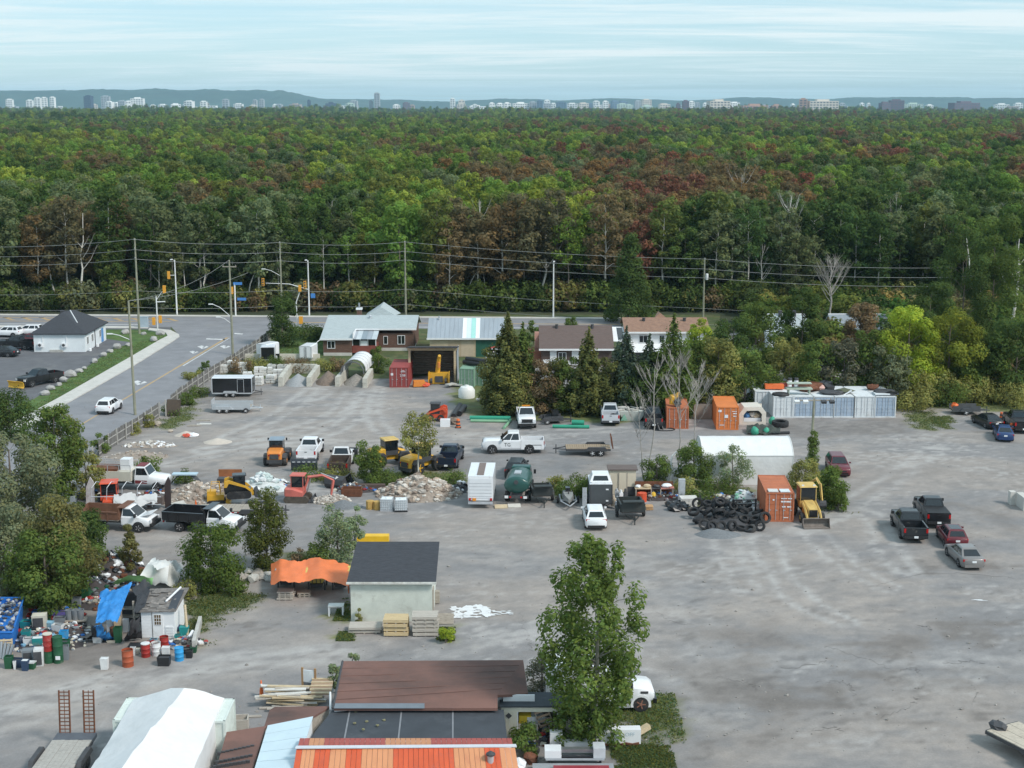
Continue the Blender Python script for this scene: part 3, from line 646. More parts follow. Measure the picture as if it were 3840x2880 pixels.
def car(kind,col,at,hd,label,cat,group='cars parked in the yard',rim=CHROME,sunroof=False,plates=True,roofm=None,tailw=None):
 D={'sedan':dict(L=4.85,w=.92,r=.34,wb=2.8,f=[(2.42,.34,.60,.74),(2.30,.22,.72,.86),(1.9,.2,.82,.91),(.95,.2,.96,.92),(-1.5,.2,1.0,.92),(-2.0,.22,1.02,.90),(-2.32,.28,.98,.84),(-2.42,.42,.86,.74)],cab=(-2.0,1.05,-1.15,.15,.97,1.42,.84,.60),sp=(.36,.70)),'suv':dict(L=4.6,w=.93,r=.36,wb=2.67,f=[(2.30,.40,.78,.74),(2.20,.26,.92,.88),(1.8,.24,1.02,.93),(1.05,.24,1.10,.93),(-1.8,.26,1.12,.93),(-2.2,.30,1.10,.89),(-2.30,.42,.95,.80)],cab=(-2.18,1.12,-1.82,.32,1.09,1.63,.85,.64),sp=(.26,.60)),'hatch':dict(L=4.3,w=.90,r=.33,wb=2.6,f=[(2.15,.36,.66,.72),(2.05,.24,.80,.85),(1.6,.22,.90,.90),(.9,.22,1.0,.90),(-1.7,.24,1.02,.90),(-2.05,.3,.98,.86),(-2.15,.42,.85,.76)],cab=(-2.02,1.0,-1.6,.2,.99,1.48,.82,.60),sp=(.3,.64))}[kind]
 t=thing('parked_car' if cat!='moving car' else 'car',label,cat if cat!='moving car' else 'car',at,hd,group)
 mb=MB();mb.rings([body_ring(*q)for q in D['f'][::-1]]);mb.build('body',col,t,50)
 cabin(t,*D['cab'],col,D['sp'],roofm=roofm if roofm else(GLASS if sunroof else None),cname='roof')
 L,w,r=D['L'],D['w'],D['r']
 for x in(D['wb']/2+.02,-D['wb']/2+.02):
  for s in(-1,1):arch(t,x,s*(w-.004),r,s);wheel(t,x,s*(w-.09),r,.22,s,rim)
 zf=D['f'][1][2];lights(t,L/2-.16,-L/2+.06,w-.06,zf-.10,D['f'][-2][2]-.14,.13,.36,.17,.34)
 MB().cbox((L/2-.05,0,.42),(.10,1.30,.22)).build('bumper',DARK,t);MB().cbox((-L/2+.05,0,.40),(.12,1.45,.22)).build('bumper',DARK if kind!='sedan' else col,t)
 MB().cbox((L/2-.02,0,.66),(.06,.95,.14)).build('grille',DARK,t)
 if plates:MB().cbox((-L/2-.0,0,.74),(.03,.34,.16)).build('licence_plate',PLATE,t)
 for s in(-1,1):MB().cbox((D['cab'][1]-.30,s*(w+.09),D['cab'][4]+.10),(.14,.18,.13)).build('mirror',col,t)
 for s in(-1,1):MB().box(-D['wb']/2+.42,D['wb']/2-.40,s*(w+.002)-.012,s*(w+.002)+.012,.24,.36).build('sill',DARK,t)
 return t
def pickup(col,at,hd,label,cat='pickup truck',group='pickup trucks in the yard',crew=True,bed='open',rim=CHROME,rack=False,trim=None,light_bar=None,plate=True,liner=None,heavy=False,bedm=None):
 t=thing('pickup_truck',label,cat,at,hd,group);k=1.06 if heavy else 1.0
 L=6.0*k;w=1.0;r=.41*k;x1=L/2;cb=-.75 if crew else .10
 trim=trim or CHROME
 mb=MB();mb.rings([body_ring(*q)for q in[(cb,.42,1.34,w,.01),(.95,.42,1.34,w,.01),(1.35,.42,1.37,w,.03),(x1-.45,.42,1.33,w,.05),(x1-.12,.45,1.26,.97,.04),(x1,.52,1.16,.92,.0)]]);mb.build('body',col,t,50)
 cabin(t,cb+.02,1.38,cb+(.22 if not crew else .16),.55,1.32,1.98*(1.02 if heavy else 1),.92,.72,col,(.52,)if crew else())
 b=MB();x0=-L/2+.06;bx=cb-.03
 b.box(x0,bx,-w+.10,w-.10,.62,.74);
 b.build('bed_floor',liner or DARK,t)
 for s in(-1,1):MB().box(x0,bx,s*(w-.06)-.06,s*(w-.06)+.06,.46,1.36).build('bed_side',bedm or col,t)
 MB().box(bx-.08,bx,-w+.12,w-.12,.74,1.36).build('bed_front',bedm or col,t)
 g=MB();g.box(x0-.05,x0+.03,-w+.03,w-.03,.60,1.34);tg=g.build('tailgate',bedm or col,t);MB().cbox((x0-.06,0,1.2),(.03,.25,.06)).build('handle',DARK,tg)
 if bed=='cover':MB().box(x0+.02,bx-.01,-w+.03,w-.03,1.365,1.395).build('bed_cover',DARK,t)
 elif bed=='cargo':
  rng=random.Random(int(at[0]*7));c=MB()
  for i in range(4):c.cbox((rng.uniform(x0+.4,bx-.4),rng.uniform(-.5,.5),.95),(.4,.4,.35),rz=rng.uniform(0,3))
  c.build('load',SHADOWY,t)
 MB().box(x0-.20,x0-.04,-w+.04,w-.04,.46,.66).build('rear_bumper',trim,t);MB().box(x1-.04,x1+.14,-w+.03,w-.03,.46,.70).build('bumper',trim,t)
 MB().cbox((x1+.00,0,.98),(.07,1.25,.40)).build('grille',DARK if trim is not CHROME else SHADOWY,t)
 lights(t,x1+.02,x0-.04,w-.02,1.0,1.1,.26,.34,.36,.16)
 if plate:MB().cbox((x0-.215,0,.60),(.03,.34,.17)).build('licence_plate',PLATE,t)
 for x in(x1-.98,x1-.98-3.62*k):
  for s in(-1,1):arch(t,x,s*(w+.004),r,s);wheel(t,x,s*(w-.08),r,.27,s,rim)
 for s in(-1,1):MB().cbox((1.12,s*(w+.14),1.48),(.14,.24,.24)).build('mirror',DARK,t)
 for s in(-1,1):
  for a,c in(((cb+.06,.22),(.28,1.28))if crew else((.18,1.28),)):MB().box(a,c,s*(w+.002)-.008,s*(w+.002)+.008,.6,1.26).build('door',col,t)
 if light_bar:MB().cbox((.0,0,2.1),(.25,.9,.12)).build('light_bar',light_bar,t)
 if heavy:t.scale=(1,1,1.07)
 return t
def dump_box(t,x0,x1,w,z0,z1,m,ribs=4,inner=None):
 f=MB();f.box(x0,x1,-w,w,z0,z0+.10);f.build('dump_floor',inner or m,t)
 for s in(-1,1):
  q=MB();q.box(x0,x1,s*w-.05,s*w+.05,z0+.1,z1)
  for k in range(ribs):x=x0+(x1-x0)*(k+.5)/ribs;q.box(x-.06,x+.06,s*(w+.05)-.05,s*(w+.05)+.05,z0,z1-.05)
  q.box(x0,x1,s*(w+.04)-.07,s*(w+.04)+.07,z1-.10,z1+.01);q.build('dump_side',m,t)
 MB().box(x0-.06,x0,-w,w,z0+.1,z1).build('tailgate',m,t);MB().box(x1,x1+.08,-w,w,z0+.1,z1+.35).build('headboard',m,t)
 MB().box(x1-.1,x1+.55,-w*.95,w*.95,z1+.33,z1+.40).build('cab_guard',m,t)
def worktruck(col,at,hd,label,box='dump',boxm=None,inner=None,hood_up=False,cat='dump truck',group='work trucks in the yard',ribs=4,wide=1.18):
 t=thing('dump_truck',label,cat,at,hd,group);w=1.0;L=6.7;x1=3.2;r=.43
 MB().box(-3.3,1.0,-.45,.45,.62,.86).build('chassis',SHADOWY,t)
 mb=MB();mb.rings([body_ring(*q)for q in[(.62,.52,1.34,w,.01),(1.75,.52,1.34,w,.01),(2.1,.52,1.34,w,.03),(x1-.5,.52,1.24,w,.06),(x1-.14,.55,1.14,.96,.03),(x1,.62,1.02,.86,.0)]]);mb.build('body',col,t,50)
 cabin(t,.64,2.12,.72,1.35,1.32,2.02,.92,.74,col,())
 if hood_up:MB().cbox((2.72,0,1.48),(.9,1.6,.05),ry=-.28).build('bonnet',col,t)
 dump_box(t,-3.25,.45,wide,.98,1.78,boxm or BLACK,ribs,inner)
 MB().box(x1-.04,x1+.16,-w+.02,w-.02,.52,.80).build('bumper',DARK,t);MB().cbox((x1+.0,0,.96),(.07,1.2,.34)).build('grille',SHADOWY,t);lights(t,x1+.02,-3.32,w-.02,1.0,.86,.24,.32,.16,.2)
 for s in(-1,1):
  arch(t,2.15,s*(w+.004),r,s);wheel(t,2.15,s*(w-.08),r,.28,s)
  wheel(t,-1.85,s*(w-.04),r,.30,s);wheel(t,-1.85,s*(w-.38),r,.26,s)
  MB().cbox((1.95,s*(w+.18),1.52),(.14,.28,.30)).build('mirror',DARK,t);MB().box(.72,1.80,s*(w+.002)-.008,s*(w+.002)+.008,.66,1.26).build('door',col,t)
  MB().cbox((1.0,s*(w-.05),.50),(1.2,.25,.06)).build('step',SHADOWY,t)
 return t
def at(u,v,hd,ax=0,ay=0):
 """ground place so that the local point (ax, ay) of a thing turned by hd stands at pixel (u, v)"""
 p=P(u,v);c,s=math.cos(hd),math.sin(hd);return Vector((p.x-(ax*c-ay*s),p.y-(ax*s+ay*c),0))
def box_trailer(at_,hd,L,w,H,side,frame,label,roof=WHITE,axles=2,door=True,group='trailers in the yard',rear_doors=False,rampm=None,cat='trailer'):
 t=thing('enclosed_trailer',label,cat,at_,hd,group);z0=.55
 for s in(-1,1):MB().box(-L/2,L/2,s*w-.02,s*w+.02,z0,H).build('side_panel',side,t)
 MB().box(-L/2,L/2,-w-.05,w+.05,z0-.14,z0).build('floor_frame',frame,t)
 rf=MB();rf.rings([[(-L/2-.03,y,z)for y,z in((-w-.04,H),(-w*.8,H+.09),(w*.8,H+.09),(w+.04,H))],[(L/2+.03,y,z)for y,z in((-w-.04,H),(-w*.8,H+.09),(w*.8,H+.09),(w+.04,H))]]);rf.build('roof',roof,t)
 for x in(-L/2,L/2):
  for s in(-1,1):MB().cbox((x,s*w,(z0+H)/2),(.10,.10,H-z0)).build('corner_post',frame,t)
 MB().box(L/2-.01,L/2+.02,-w+.05,w-.05,z0,H-.02).build('front_panel',side,t)
 if rear_doors:
  for s in(-1,1):d=MB().box(-L/2-.04,-L/2-.01,min(s*.03,s*(w-.06)),max(s*.03,s*(w-.06)),z0,H-.04).build('rear_door',rampm or side,t);MB().box(-L/2-.07,-L/2-.04,s*.14-.02,s*.14+.02,z0,H-.1).build('lock_bar',SHADOWY,d)
 else:MB().box(-L/2-.05,-L/2-.01,-w+.06,w-.06,z0,H-.04).build('ramp_door',rampm or side,t)
 for k in range(axles):
  x=-.25-.42*(axles-1)+.84*k
  for s in(-1,1):wheel(t,x,s*(w+.16),.33,.20,s,WHITE)
 for s in(-1,1):MB().prism([(-.25-.42*(axles-1)-.48,.52),(-.25-.42*(axles-1)-.3,.78),(-.25+.42*(axles-1)+.3,.78),(-.25+.42*(axles-1)+.48,.52)],s*(w+.05),s*(w+.30),'Y').build('mudguard',frame,t)
 if door:d=MB().box(L/2-1.75,L/2-1.0,-w-.05,-w-.022,z0+.06,H-.12).build('side_door',side,t);f=MB();[f.box(L/2-1.78+a,L/2-1.74+a,-w-.06,-w-.02,z0+.03,H-.1)for a in(0,.78)];f.box(L/2-1.78,L/2-.96,-w-.06,-w-.02,H-.12,H-.08);f.build('door_frame',frame,d)
 g=MB()
 for s in(-1,1):g.tube([(L/2,s*w*.7,z0-.08),(L/2+1.15,0,z0-.08)],.05,5)
 g.cyl((L/2+.95,0,.05),(L/2+.95,0,.9),.04);g.build('tow_bar',SHADOWY,t);return t
def flat_trailer(at_,hd,L,w,deck,frame,label,z=.72,axles=2,boards=10,ramps=None,group='trailers in the yard',rail=None,stripes=False,rim=WHITE,wr=.34,across=True,tongue=True,wheels_x=-.9):
 t=thing('flatbed_trailer',label,'trailer',at_,hd,group)
 f=MB()
 for s in(-1,1):f.box(-L/2,L/2,s*w-.05,s*w+.05,z-.20,z-.02)
 for k in range(7):x=-L/2+.1+(L-.2)*k/6;f.box(x-.04,x+.04,-w,w,z-.18,z-.05)
 f.box(L/2-.06,L/2+.02,-w,w,z-.2,z+.02);f.build('frame',frame,t)
 n=boards
 for k in range(n):
  if across:x0=-L/2+L*k/n;b=MB().box(x0+.012,x0+L/n-.012,-w+.02,w-.02,z-.02,z+.03+.006*(k%3))
  else:y0=-w+2*w*k/n;b=MB().box(-L/2+.02,L/2-.07,y0+.006,y0+2*w/n-.006,z-.02,z+.03+.006*(k%3))
  b.build('plank',deck,t)
 for k in range(axles):
  x=wheels_x-.43*(axles-1)+.86*k
  for s in(-1,1):wheel(t,x,s*(w+.18),wr,.22,s,rim)
 for s in(-1,1):MB().prism([(wheels_x-.43*axles-.32,z-.15),(wheels_x-.43*axles,z+.22),(wheels_x+.43*axles,z+.22),(wheels_x+.43*axles+.32,z-.15)],s*(w+.06),s*(w+.32),'Y').build('mudguard',frame,t)
 if rail:
  for s in(-1,1):MB().box(-L/2,L/2,s*(w-.02)-.025,s*(w-.02)+.025,z,z+rail).build('side_board',frame,t)
 if stripes:
  for k in range(26):x0=-L/2+L*k/26;MB().box(x0,x0+L/26,-w-.062,-w-.05,z-.11,z-.04).build('reflective_tape',WHITE if k%2 else REDL,t)
 if tongue:
  g=MB()
  for s in(-1,1):g.tube([(L/2,s*w*.6,z-.12),(L/2+1.3,0,z-.2)],.06,5)
  g.cyl((L/2+1.0,0,.05),(L/2+1.0,0,z+.25),.05);g.build('tow_bar',frame,t)
 if ramps:
  for s in(-1,1):
   q=MB();hh=ramps;y0=s*w*.62
   for e in(-1,1):q.tube([(-L/2-.05,y0+e*w*.26,z-.05),(-L/2-.30,y0+e*w*.26,z-.05+hh)],.05,4)
   for k in range(int(hh/.2)):a=(k+.5)/int(hh/.2);q.tube([(-L/2-.05-.25*a,y0-w*.26,z-.05+hh*a),(-L/2-.05-.25*a,y0+w*.26,z-.05+hh*a)],.034,4)
   q.tube([(-L/2-.05,y0,z-.05),(-L/2-.30,y0,z-.05+hh)],.022,4);q.build('ramp',RUST if stripes is None else frame,t)
 return t
def container(at_,rz,m,label,L=6.06,w=2.44,H=2.59,doorm=None,group='shipping containers',cat='container',open_top=None,bars=True):
 """end with the doors towards -y"""
 t=thing('shipping_container',label,cat,at_,rz,group);h=w/2;n=20
 for s in(-1,1):
  pts=[]
  for k in range(n*2+1):y=L*k/(n*2);off=.035 if(k//1)%2 else 0;pts.append((s*(h-.06+off),y))
  mb=MB();mb.rings([[(x,y,z)for x,y in pts]for z in(.14,H-.1)],cap=False,close=False);mb.build('side_wall',m,t)
 c=MB();n2=22;pts=[(L*k/n2,H-.06+(.03 if k%2 else 0))for k in range(n2+1)]
 c.rings([[(x,y,z)for y,z in pts]for x in(-h+.05,h-.05)],cap=False,close=False);c.build('roof',m,t)
 f=MB()
 for x in(-h+.05,h-.05):
  for y in(.06,L-.06):f.box(x-.06,x+.06,y-.07,y+.07,0,H)
  f.box(x-.055,x+.055,.1,L-.1,0,.16);f.box(x-.05,x+.05,.1,L-.1,H-.12,H-.02)
 for y in(.05,L-.05):f.box(-h,h,y-.05,y+.05,0.0,.15);f.box(-h,h,y-.05,y+.05,H-.12,H+.0)
 f.build('corner_frame',m,t);MB().box(-h+.1,h-.1,L-.10,L-.05,.1,H-.1).build('end_wall',m,t)
 for s in(-1,1):
  d=MB();x0,x1=sorted((s*.015,s*(h-.10)))
  for k in range(5):z0=.16+(H-.3)*k/5;d.box(x0,x1,.045,.085,z0,z0+(H-.3)/5-.06)
  d.box(x0,x1,.07,.10,.15,H-.12)
  dd=d.build('door',doorm or m,t)
  if bars:
   for a in(.30,.80):b=MB();x=s*a*(h-.1);b.cyl((x,.02,.12),(x,.02,H-.1),.022,n=6);b.cbox((x+.06,.0,1.05),(.2,.03,.05));b.build('lock_bar',GALV,dd)
 return t
def hose(mb,pts,r=.03):mb.tube(smooth_line3(pts),r,5)
def smooth_line3(pts):return[tuple(p)for p in smooth_line([np.array(p,float)for p in pts],5)]
def crawler(par,x0,x1,y,w,r,m=TYRE,name='track'):
 mb=MB();n=8;prof=[(x1+r*math.sin(math.pi*k/n),r+r*math.cos(math.pi*k/n))for k in range(n+1)]+[(x0-r*math.sin(math.pi*k/n),r-r*math.cos(math.pi*k/n))for k in range(n+1)]
 mb.prism(prof,y-w/2,y+w/2,'Y')
 for k in range(9):x=x0+(x1-x0)*k/8;mb.box(x-.05,x+.05,y-w/2,y+w/2,2*r,2*r+.03)
 return mb.build(name,m,par)
def bucket(par,loc,rz,w,h,d,m,name='bucket',ry=0,teeth=False):
 mb=MB();prof=[(0,h),(-.06,h),(-d*.45,h*.75),(-d*.55,h*.35),(-d*.35,.02),(d*.45,-.02),(d*.45,.03),(-d*.28,.08),(-d*.45,h*.38),(-d*.36,h*.70),(0,h*.93)]
 mb.prism(prof,-w/2,w/2,'Y')
 for s in(-1,1):mb.prism([(0,h),(-d*.45,h*.75),(-d*.55,h*.35),(-d*.35,.02),(d*.45,0),(d*.1,h*.6)],s*w/2-.02,s*w/2+.02,'Y')
 if teeth:
  for k in range(5):y=-w/2+w*(k+.5)/5;mb.box(d*.42,d*.6,y-.04,y+.04,-.02,.04)
 o=mb.build(name,m,par);o.location=loc;o.rotation_euler=(0,ry,rz);return o
def cab_box(par,x0,x1,w,z0,z1,col,roofm=None,name='cab',taper=.06):
 """operator's cab: frame posts, panes and a roof slab"""
 c=MB();c.box(x0,x1,-w,w,z0,z0+(z1-z0)*.30)
 for x in(x0+.04,x1-.04):
  for s in(-1,1):c.tube([(x,s*(w-.04),z0),(x+(taper if x<0 else-taper)*0,s*(w-.06),z1)],.045,4)
 c.build(name,col,par)
 g=z0+(z1-z0)*.31
 for s in(-1,1):MB().box(x0+.08,x1-.08,s*(w-.03)-.008,s*(w-.03)+.008,g,z1-.02).build('side_window',GLASS,par)
 MB().box(x0+.02,x0+.04,-w+.08,w-.08,g,z1-.02).build('rear_window',GLASS,par);MB().box(x1-.04,x1-.02,-w+.08,w-.08,g,z1-.02).build('windscreen',GLASS,par)
 MB().box(x0-.08,x1+.12,-w-.06,w+.06,z1,z1+.10,tx=.06,ty=.06).build('cab_roof',roofm or col,par)
def wheel_loader(col,at_,hd,label,k=1.0,r=.62,roofm=None,bucketm=None,cat='wheel loader',group='yellow and orange machines'):
 t=thing('wheel_loader',label,cat,at_,hd,group)
 b=MB();b.rings([[(x,-w,z0),(x,w,z0),(x,w,z1),(x,w*.8,z1+.08),(x,-w*.8,z1+.08),(x,-w,z1)]for x,w,z0,z1 in((-2.3*k,.62,.8,1.45*k),(-2.15*k,.72,.65,1.65*k),(-.7*k,.75,.65,1.75*k))]);b.build('engine_cover',col,t)
 MB().cbox((-2.32*k,0,1.1),(.08,.9,.5)).build('grille',SHADOWY,t);MB().cbox((-2.25*k,0,.62),(.3,1.5,.34)).build('counterweight',SHADOWY,t)
 MB().box(-.7*k,1.5*k,-.4,.4,.6,1.1).build('frame',col,t);cab_box(t,-.75*k,.65*k,.70,1.1,2.65*k,SHADOWY,roofm or SHADOWY)
 for x in(-1.35*k,1.25*k):
  for s in(-1,1):wheel(t,x,s*.92,r,.46,s,col)
  for s in(-1,1):MB().prism([(x-r,r*1.6),(x-r*.6,r*2.15),(x+r*.6,r*2.15),(x+r,r*1.6)],s*.72,s*1.14,'Y').build('mudguard',SHADOWY,t)
 a=MB()
 for s in(-1,1):a.tube([(.8*k,s*.38,1.5),(1.7*k,s*.42,1.2),(2.3*k,s*.42,.5)],[.10,.11,.09],4)
 a.cyl((1.7*k,-.42,1.2),(1.7*k,.42,1.2),.07);a.build('lift_arm',col,t);bucket(t,(2.75*k,0,.06),0,2.2,.85,.9,bucketm or SHADOWY)
 for s in(-1,1):MB().cbox((.55*k,s*.92,2.5*k),(.08,.16,.26)).build('mirror',DARK,t);MB().cbox((-2.36*k,s*.5,1.25),(.05,.14,.12)).build('tail_light',REDL,t)
 return t
def skid_steer(col,at_,hd,label,tracks=False,black=None,group='compact loaders'):
 t=thing('skid_steer',label,'skid steer loader',at_,hd,group);black=black or SHADOWY
 b=MB();b.prism([(-1.3,.35),(1.0,.35),(1.05,.8),(.6,.85),(-.4,1.0),(-.55,1.35),(-1.25,1.25),(-1.35,.9)],-.45,.45,'Y');b.build('body',col if not tracks else black,t)
 cab_box(t,-.5,.55,.46,.85,2.0,black,black)
 if tracks:
  for s in(-1,1):crawler(t,-.85,.75,s*.70,.40,.30)
 else:
  for x in(-.62,.58):
   for s in(-1,1):wheel(t,x,s*.68,.40,.32,s,col)
 for s in(-1,1):
  a=MB();a.prism([(-1.35,1.05),(-1.25,1.62),(-.9,1.72),(.75,1.05),(1.25,.55),(1.3,.25),(1.12,.22),(1.02,.55),(.55,.95),(-.9,1.42),(-1.1,1.05)],s*.62-.07,s*.62+.07,'Y');a.build('lift_arm',col,t)
 bucket(t,(1.62,0,.05),0,1.75,.62,.62,SHADOWY);return t
def excavator(col,at_,hd,label,turn=0,boom=((.55,.95),(1.0,2.25),(2.35,2.45),(3.3,2.0),(3.05,.55)),black=None):
 t=thing('mini_excavator',label,'excavator',at_,hd,None);black=black or SHADOWY
 for s in(-1,1):crawler(t,-.85,.85,s*.72,.40,.30,mat('muddy rubber',(.09,.075,.06),.9,.3,3))
 MB().box(-.6,.6,-.5,.5,.25,.6).build('undercarriage',black,t)
 u=MB();u.rings([[(x,-w,.62),(x,w,.62),(x,w,z),(x,w*.8,z+.1),(x,-w*.8,z+.1),(x,-w,z)]for x,w,z in((-1.15,.55,1.1),(-1.0,.82,1.25),(-.3,.88,1.25),(.6,.85,.95))]);u.build('body',col,t)
 cab_box(t,-.55,.62,.52,.95,2.45,col,col)
 def arm(a,b,ra,rb,nm):
  q=MB();q.tube([(a[0],0,a[1]),((a[0]+b[0])/2,0,(a[1]+b[1])/2+.06),(b[0],0,b[1])],[ra,(ra+rb)/2+.02,rb],4);return q.build(nm,col,t)
 q=MB();q.tube([(p[0],0,p[1])for p in boom[:4]],[.14,.17,.14,.10],4);q.build('boom',col,t);arm(boom[3],boom[4],.13,.09,'stick')
 q=MB();q.cyl((boom[0][0]+.3,0,boom[0][1]-.1),(boom[1][0]+.2,0,boom[1][1]-.1),.06);q.cyl((boom[2][0]-.2,0,boom[2][1]+.2),(boom[3][0]+.1,0,boom[3][1]+.18),.05);q.build('ram',STEEL,t)
 bucket(t,(boom[4][0]-.1,0,boom[4][1]-.55),math.pi,.55,.55,.6,SHADOWY,teeth=True);bucket(t,(1.45,0,.15),0,1.7,.38,.25,SHADOWY,'blade');return t
SHING_D=mat('dark shingles',(.050,.054,.064),.95,.25,5,bump=.5,bscale=9,stretch=(.4,2,2))
SHING_G=mat('pale grey shingles',(.40,.45,.46),.95,.16,4,dirt=(.26,.29,.30),dirt_amt=.15,bump=.3,bscale=8,stretch=(.4,2,2))
SHING_B=mat('brown shingles',(.135,.098,.088),.95,.18,4,bump=.4,bscale=9,stretch=(.4,2,2))
SHING_O=mat('faded orange shingles',(.28,.165,.115),.95,.2,2,dirt=(.18,.10,.07),dirt_amt=.25,bump=.3,bscale=9)
STUC=mat('pale siding',(.74,.78,.80),.8,.06,.6,dirt=(.55,.58,.58),dirt_amt=.1)
BRICKM=mat('brown brick',(.135,.075,.055),.9,.30,7,dirt=(.21,.13,.10),dirt_amt=.3,dirt_scale=2,stretch=(1,1,4),bump=.3)
WHITEW=mat('white boarding',(.78,.79,.80),.7,.05,1,dirt=(.5,.5,.48),dirt_amt=.08)
PLYW=mat('plywood wall',(.50,.40,.27),.85,.14,1,dirt=(.33,.28,.22),dirt_amt=.25)
TINM=mat('grey metal roof',(.36,.40,.44),.55,.10,.5,metal=.2,dirt=(.28,.28,.29),dirt_amt=.2,stretch=(3,.3,1))
TRIM=mat('white trim',(.80,.81,.82),.6,.04,1)
LOG=mat('log wall',(.26,.21,.165),.9,.3,2,dirt=(.24,.20,.15),dirt_amt=.3)
def sub(par,name,mb,m):return mb.build(name,m,par)
def window_at(par,x,y,z,w,h,m=TRIM,panes=2,axis='y',sgn=-1):
 """a frame with panes in a wall that faces -y (or +-x)"""
 f=MB();e=.07
 def bx(mb,a,b,c,d,t0,t1):
  if axis=='y':mb.box(a,b,y+sgn*t1 if sgn<0 else y+t0,y+sgn*t0 if sgn<0 else y+t1,c,d)
  else:mb.box(x+t0 if sgn>0 else x-t1,x+t1 if sgn>0 else x-t0,y+a,y+b,c,d)
 o=x if axis=='y' else 0
 for a,b,c,d in((-w/2,w/2,z,z+e),(-w/2,w/2,z+h-e,z+h),(-w/2,-w/2+e,z+e,z+h-e),(w/2-e,w/2,z+e,z+h-e)):bx(f,o+a,o+b,c,d,0,.07)
 for k in range(1,panes):q=-w/2+w*k/panes;bx(f,o+q-.03,o+q+.03,z+e,z+h-e,0,.06)
 fr=f.build('window',m,par)
 for k in range(panes):g=MB();bx(g,o-w/2+w*k/panes+.04,o-w/2+w*(k+1)/panes-.04,z+e,z+h-e,.005,.03);g.build('pane',GLASS,fr)
 return fr
def slab_roof(par,pts,t=.14,m=SHING_G,name='roof'):
 mb=MB();q=[Vector(p)for p in pts];mb.rings([[p+Vector((0,0,-t))for p in q],q]);return mb.build(name,m,par)
def hip_house():
 A=P(129,1320);B=P(321,1320);t=thing('white_house','small white house with dark hip roof by the left parking lot','house',A);w=(B-A).x;dp=10.8;h=2.75
 MB().box(0,w,0,dp,0,h).build('wall',STUC,t)
 e=.35;rp=5.3;a=[(-e,-e,h),(w+e,-e,h),(w+e,dp+e,h),(-e,dp+e,h)];r0=(w*.42,4.2,rp);r1=(w*.55,dp-4.2,rp)
 rf=MB();rf.add(a+[r0,r1]+[(x,y,z-.14)for x,y,z in a],[(0,1,4),(1,2,5,4),(2,3,5),(3,0,4,5),(0,6,7,1),(1,7,8,2),(2,8,9,3),(3,9,6,0),(6,9,8,7)]);ro=rf.build('roof',SHING_D,t)
 q=MB();q.tube([Vector(r0).lerp(Vector(r1),.6)+Vector((.1,0,.03)),Vector(a[1]).lerp(Vector(r0),.45)+Vector((.1,.6,.06))],.08,4);q.build('ridge_strip',TRIM,ro)
 c=MB();c.box(w*.27,w*.27+.65,6.5,7.2,3.4,5.15);c.build('chimney',SHADOWY,ro);v=MB();v.cyl((w*.3,2.2,3.3),(w*.3,2.2,3.75),.12);v.build('vent',SHADOWY,ro)
 for x in(1.0,w-3.0):
  p=MB();p.box(x-.35,x+.35,-.32,-.02,.75,1.35);ac=p.build('air_conditioner',TRIM,t);f=MB();f.lathe([(.22,-.34),(.22,-.30)],12,(x-.08,0,1.05),axis='Y');f.build('fan_grille',SHADOWY,ac);d=MB();d.box(x+.28,x+.40,-.10,-.015,1.35,h-.1);d.build('duct',TRIM,ac)
 MB().box(2.3,4.2,-.30,-.02,.0,.35).build('doorstep',CONC,t)
 for y,m in((1.2,GLASS),(3.6,GLASS),(7.6,mat('blue door paint',(.12,.3,.6),.5))):
  window_at(t,w,y,.95,1.0,1.15,axis='x',sgn=1)
 MB().box(w+.01,w+.06,8.2,9.3,.1,2.15).build('door',mat('blue door paint',(.12,.3,.6),.5),t)
 for y in(.6,4.4):g=MB();g.lathe([(.02,0),(.22,.05),(.22,.45),(.05,.5)],8,(w+.5,y,0));g.build('white_tank',TRIM,t)
 g=MB();g.cyl((w+.06,4.9,0),(w+.06,4.9,h),.06);g.build('downpipe',SHADOWY,t)
hip_house()
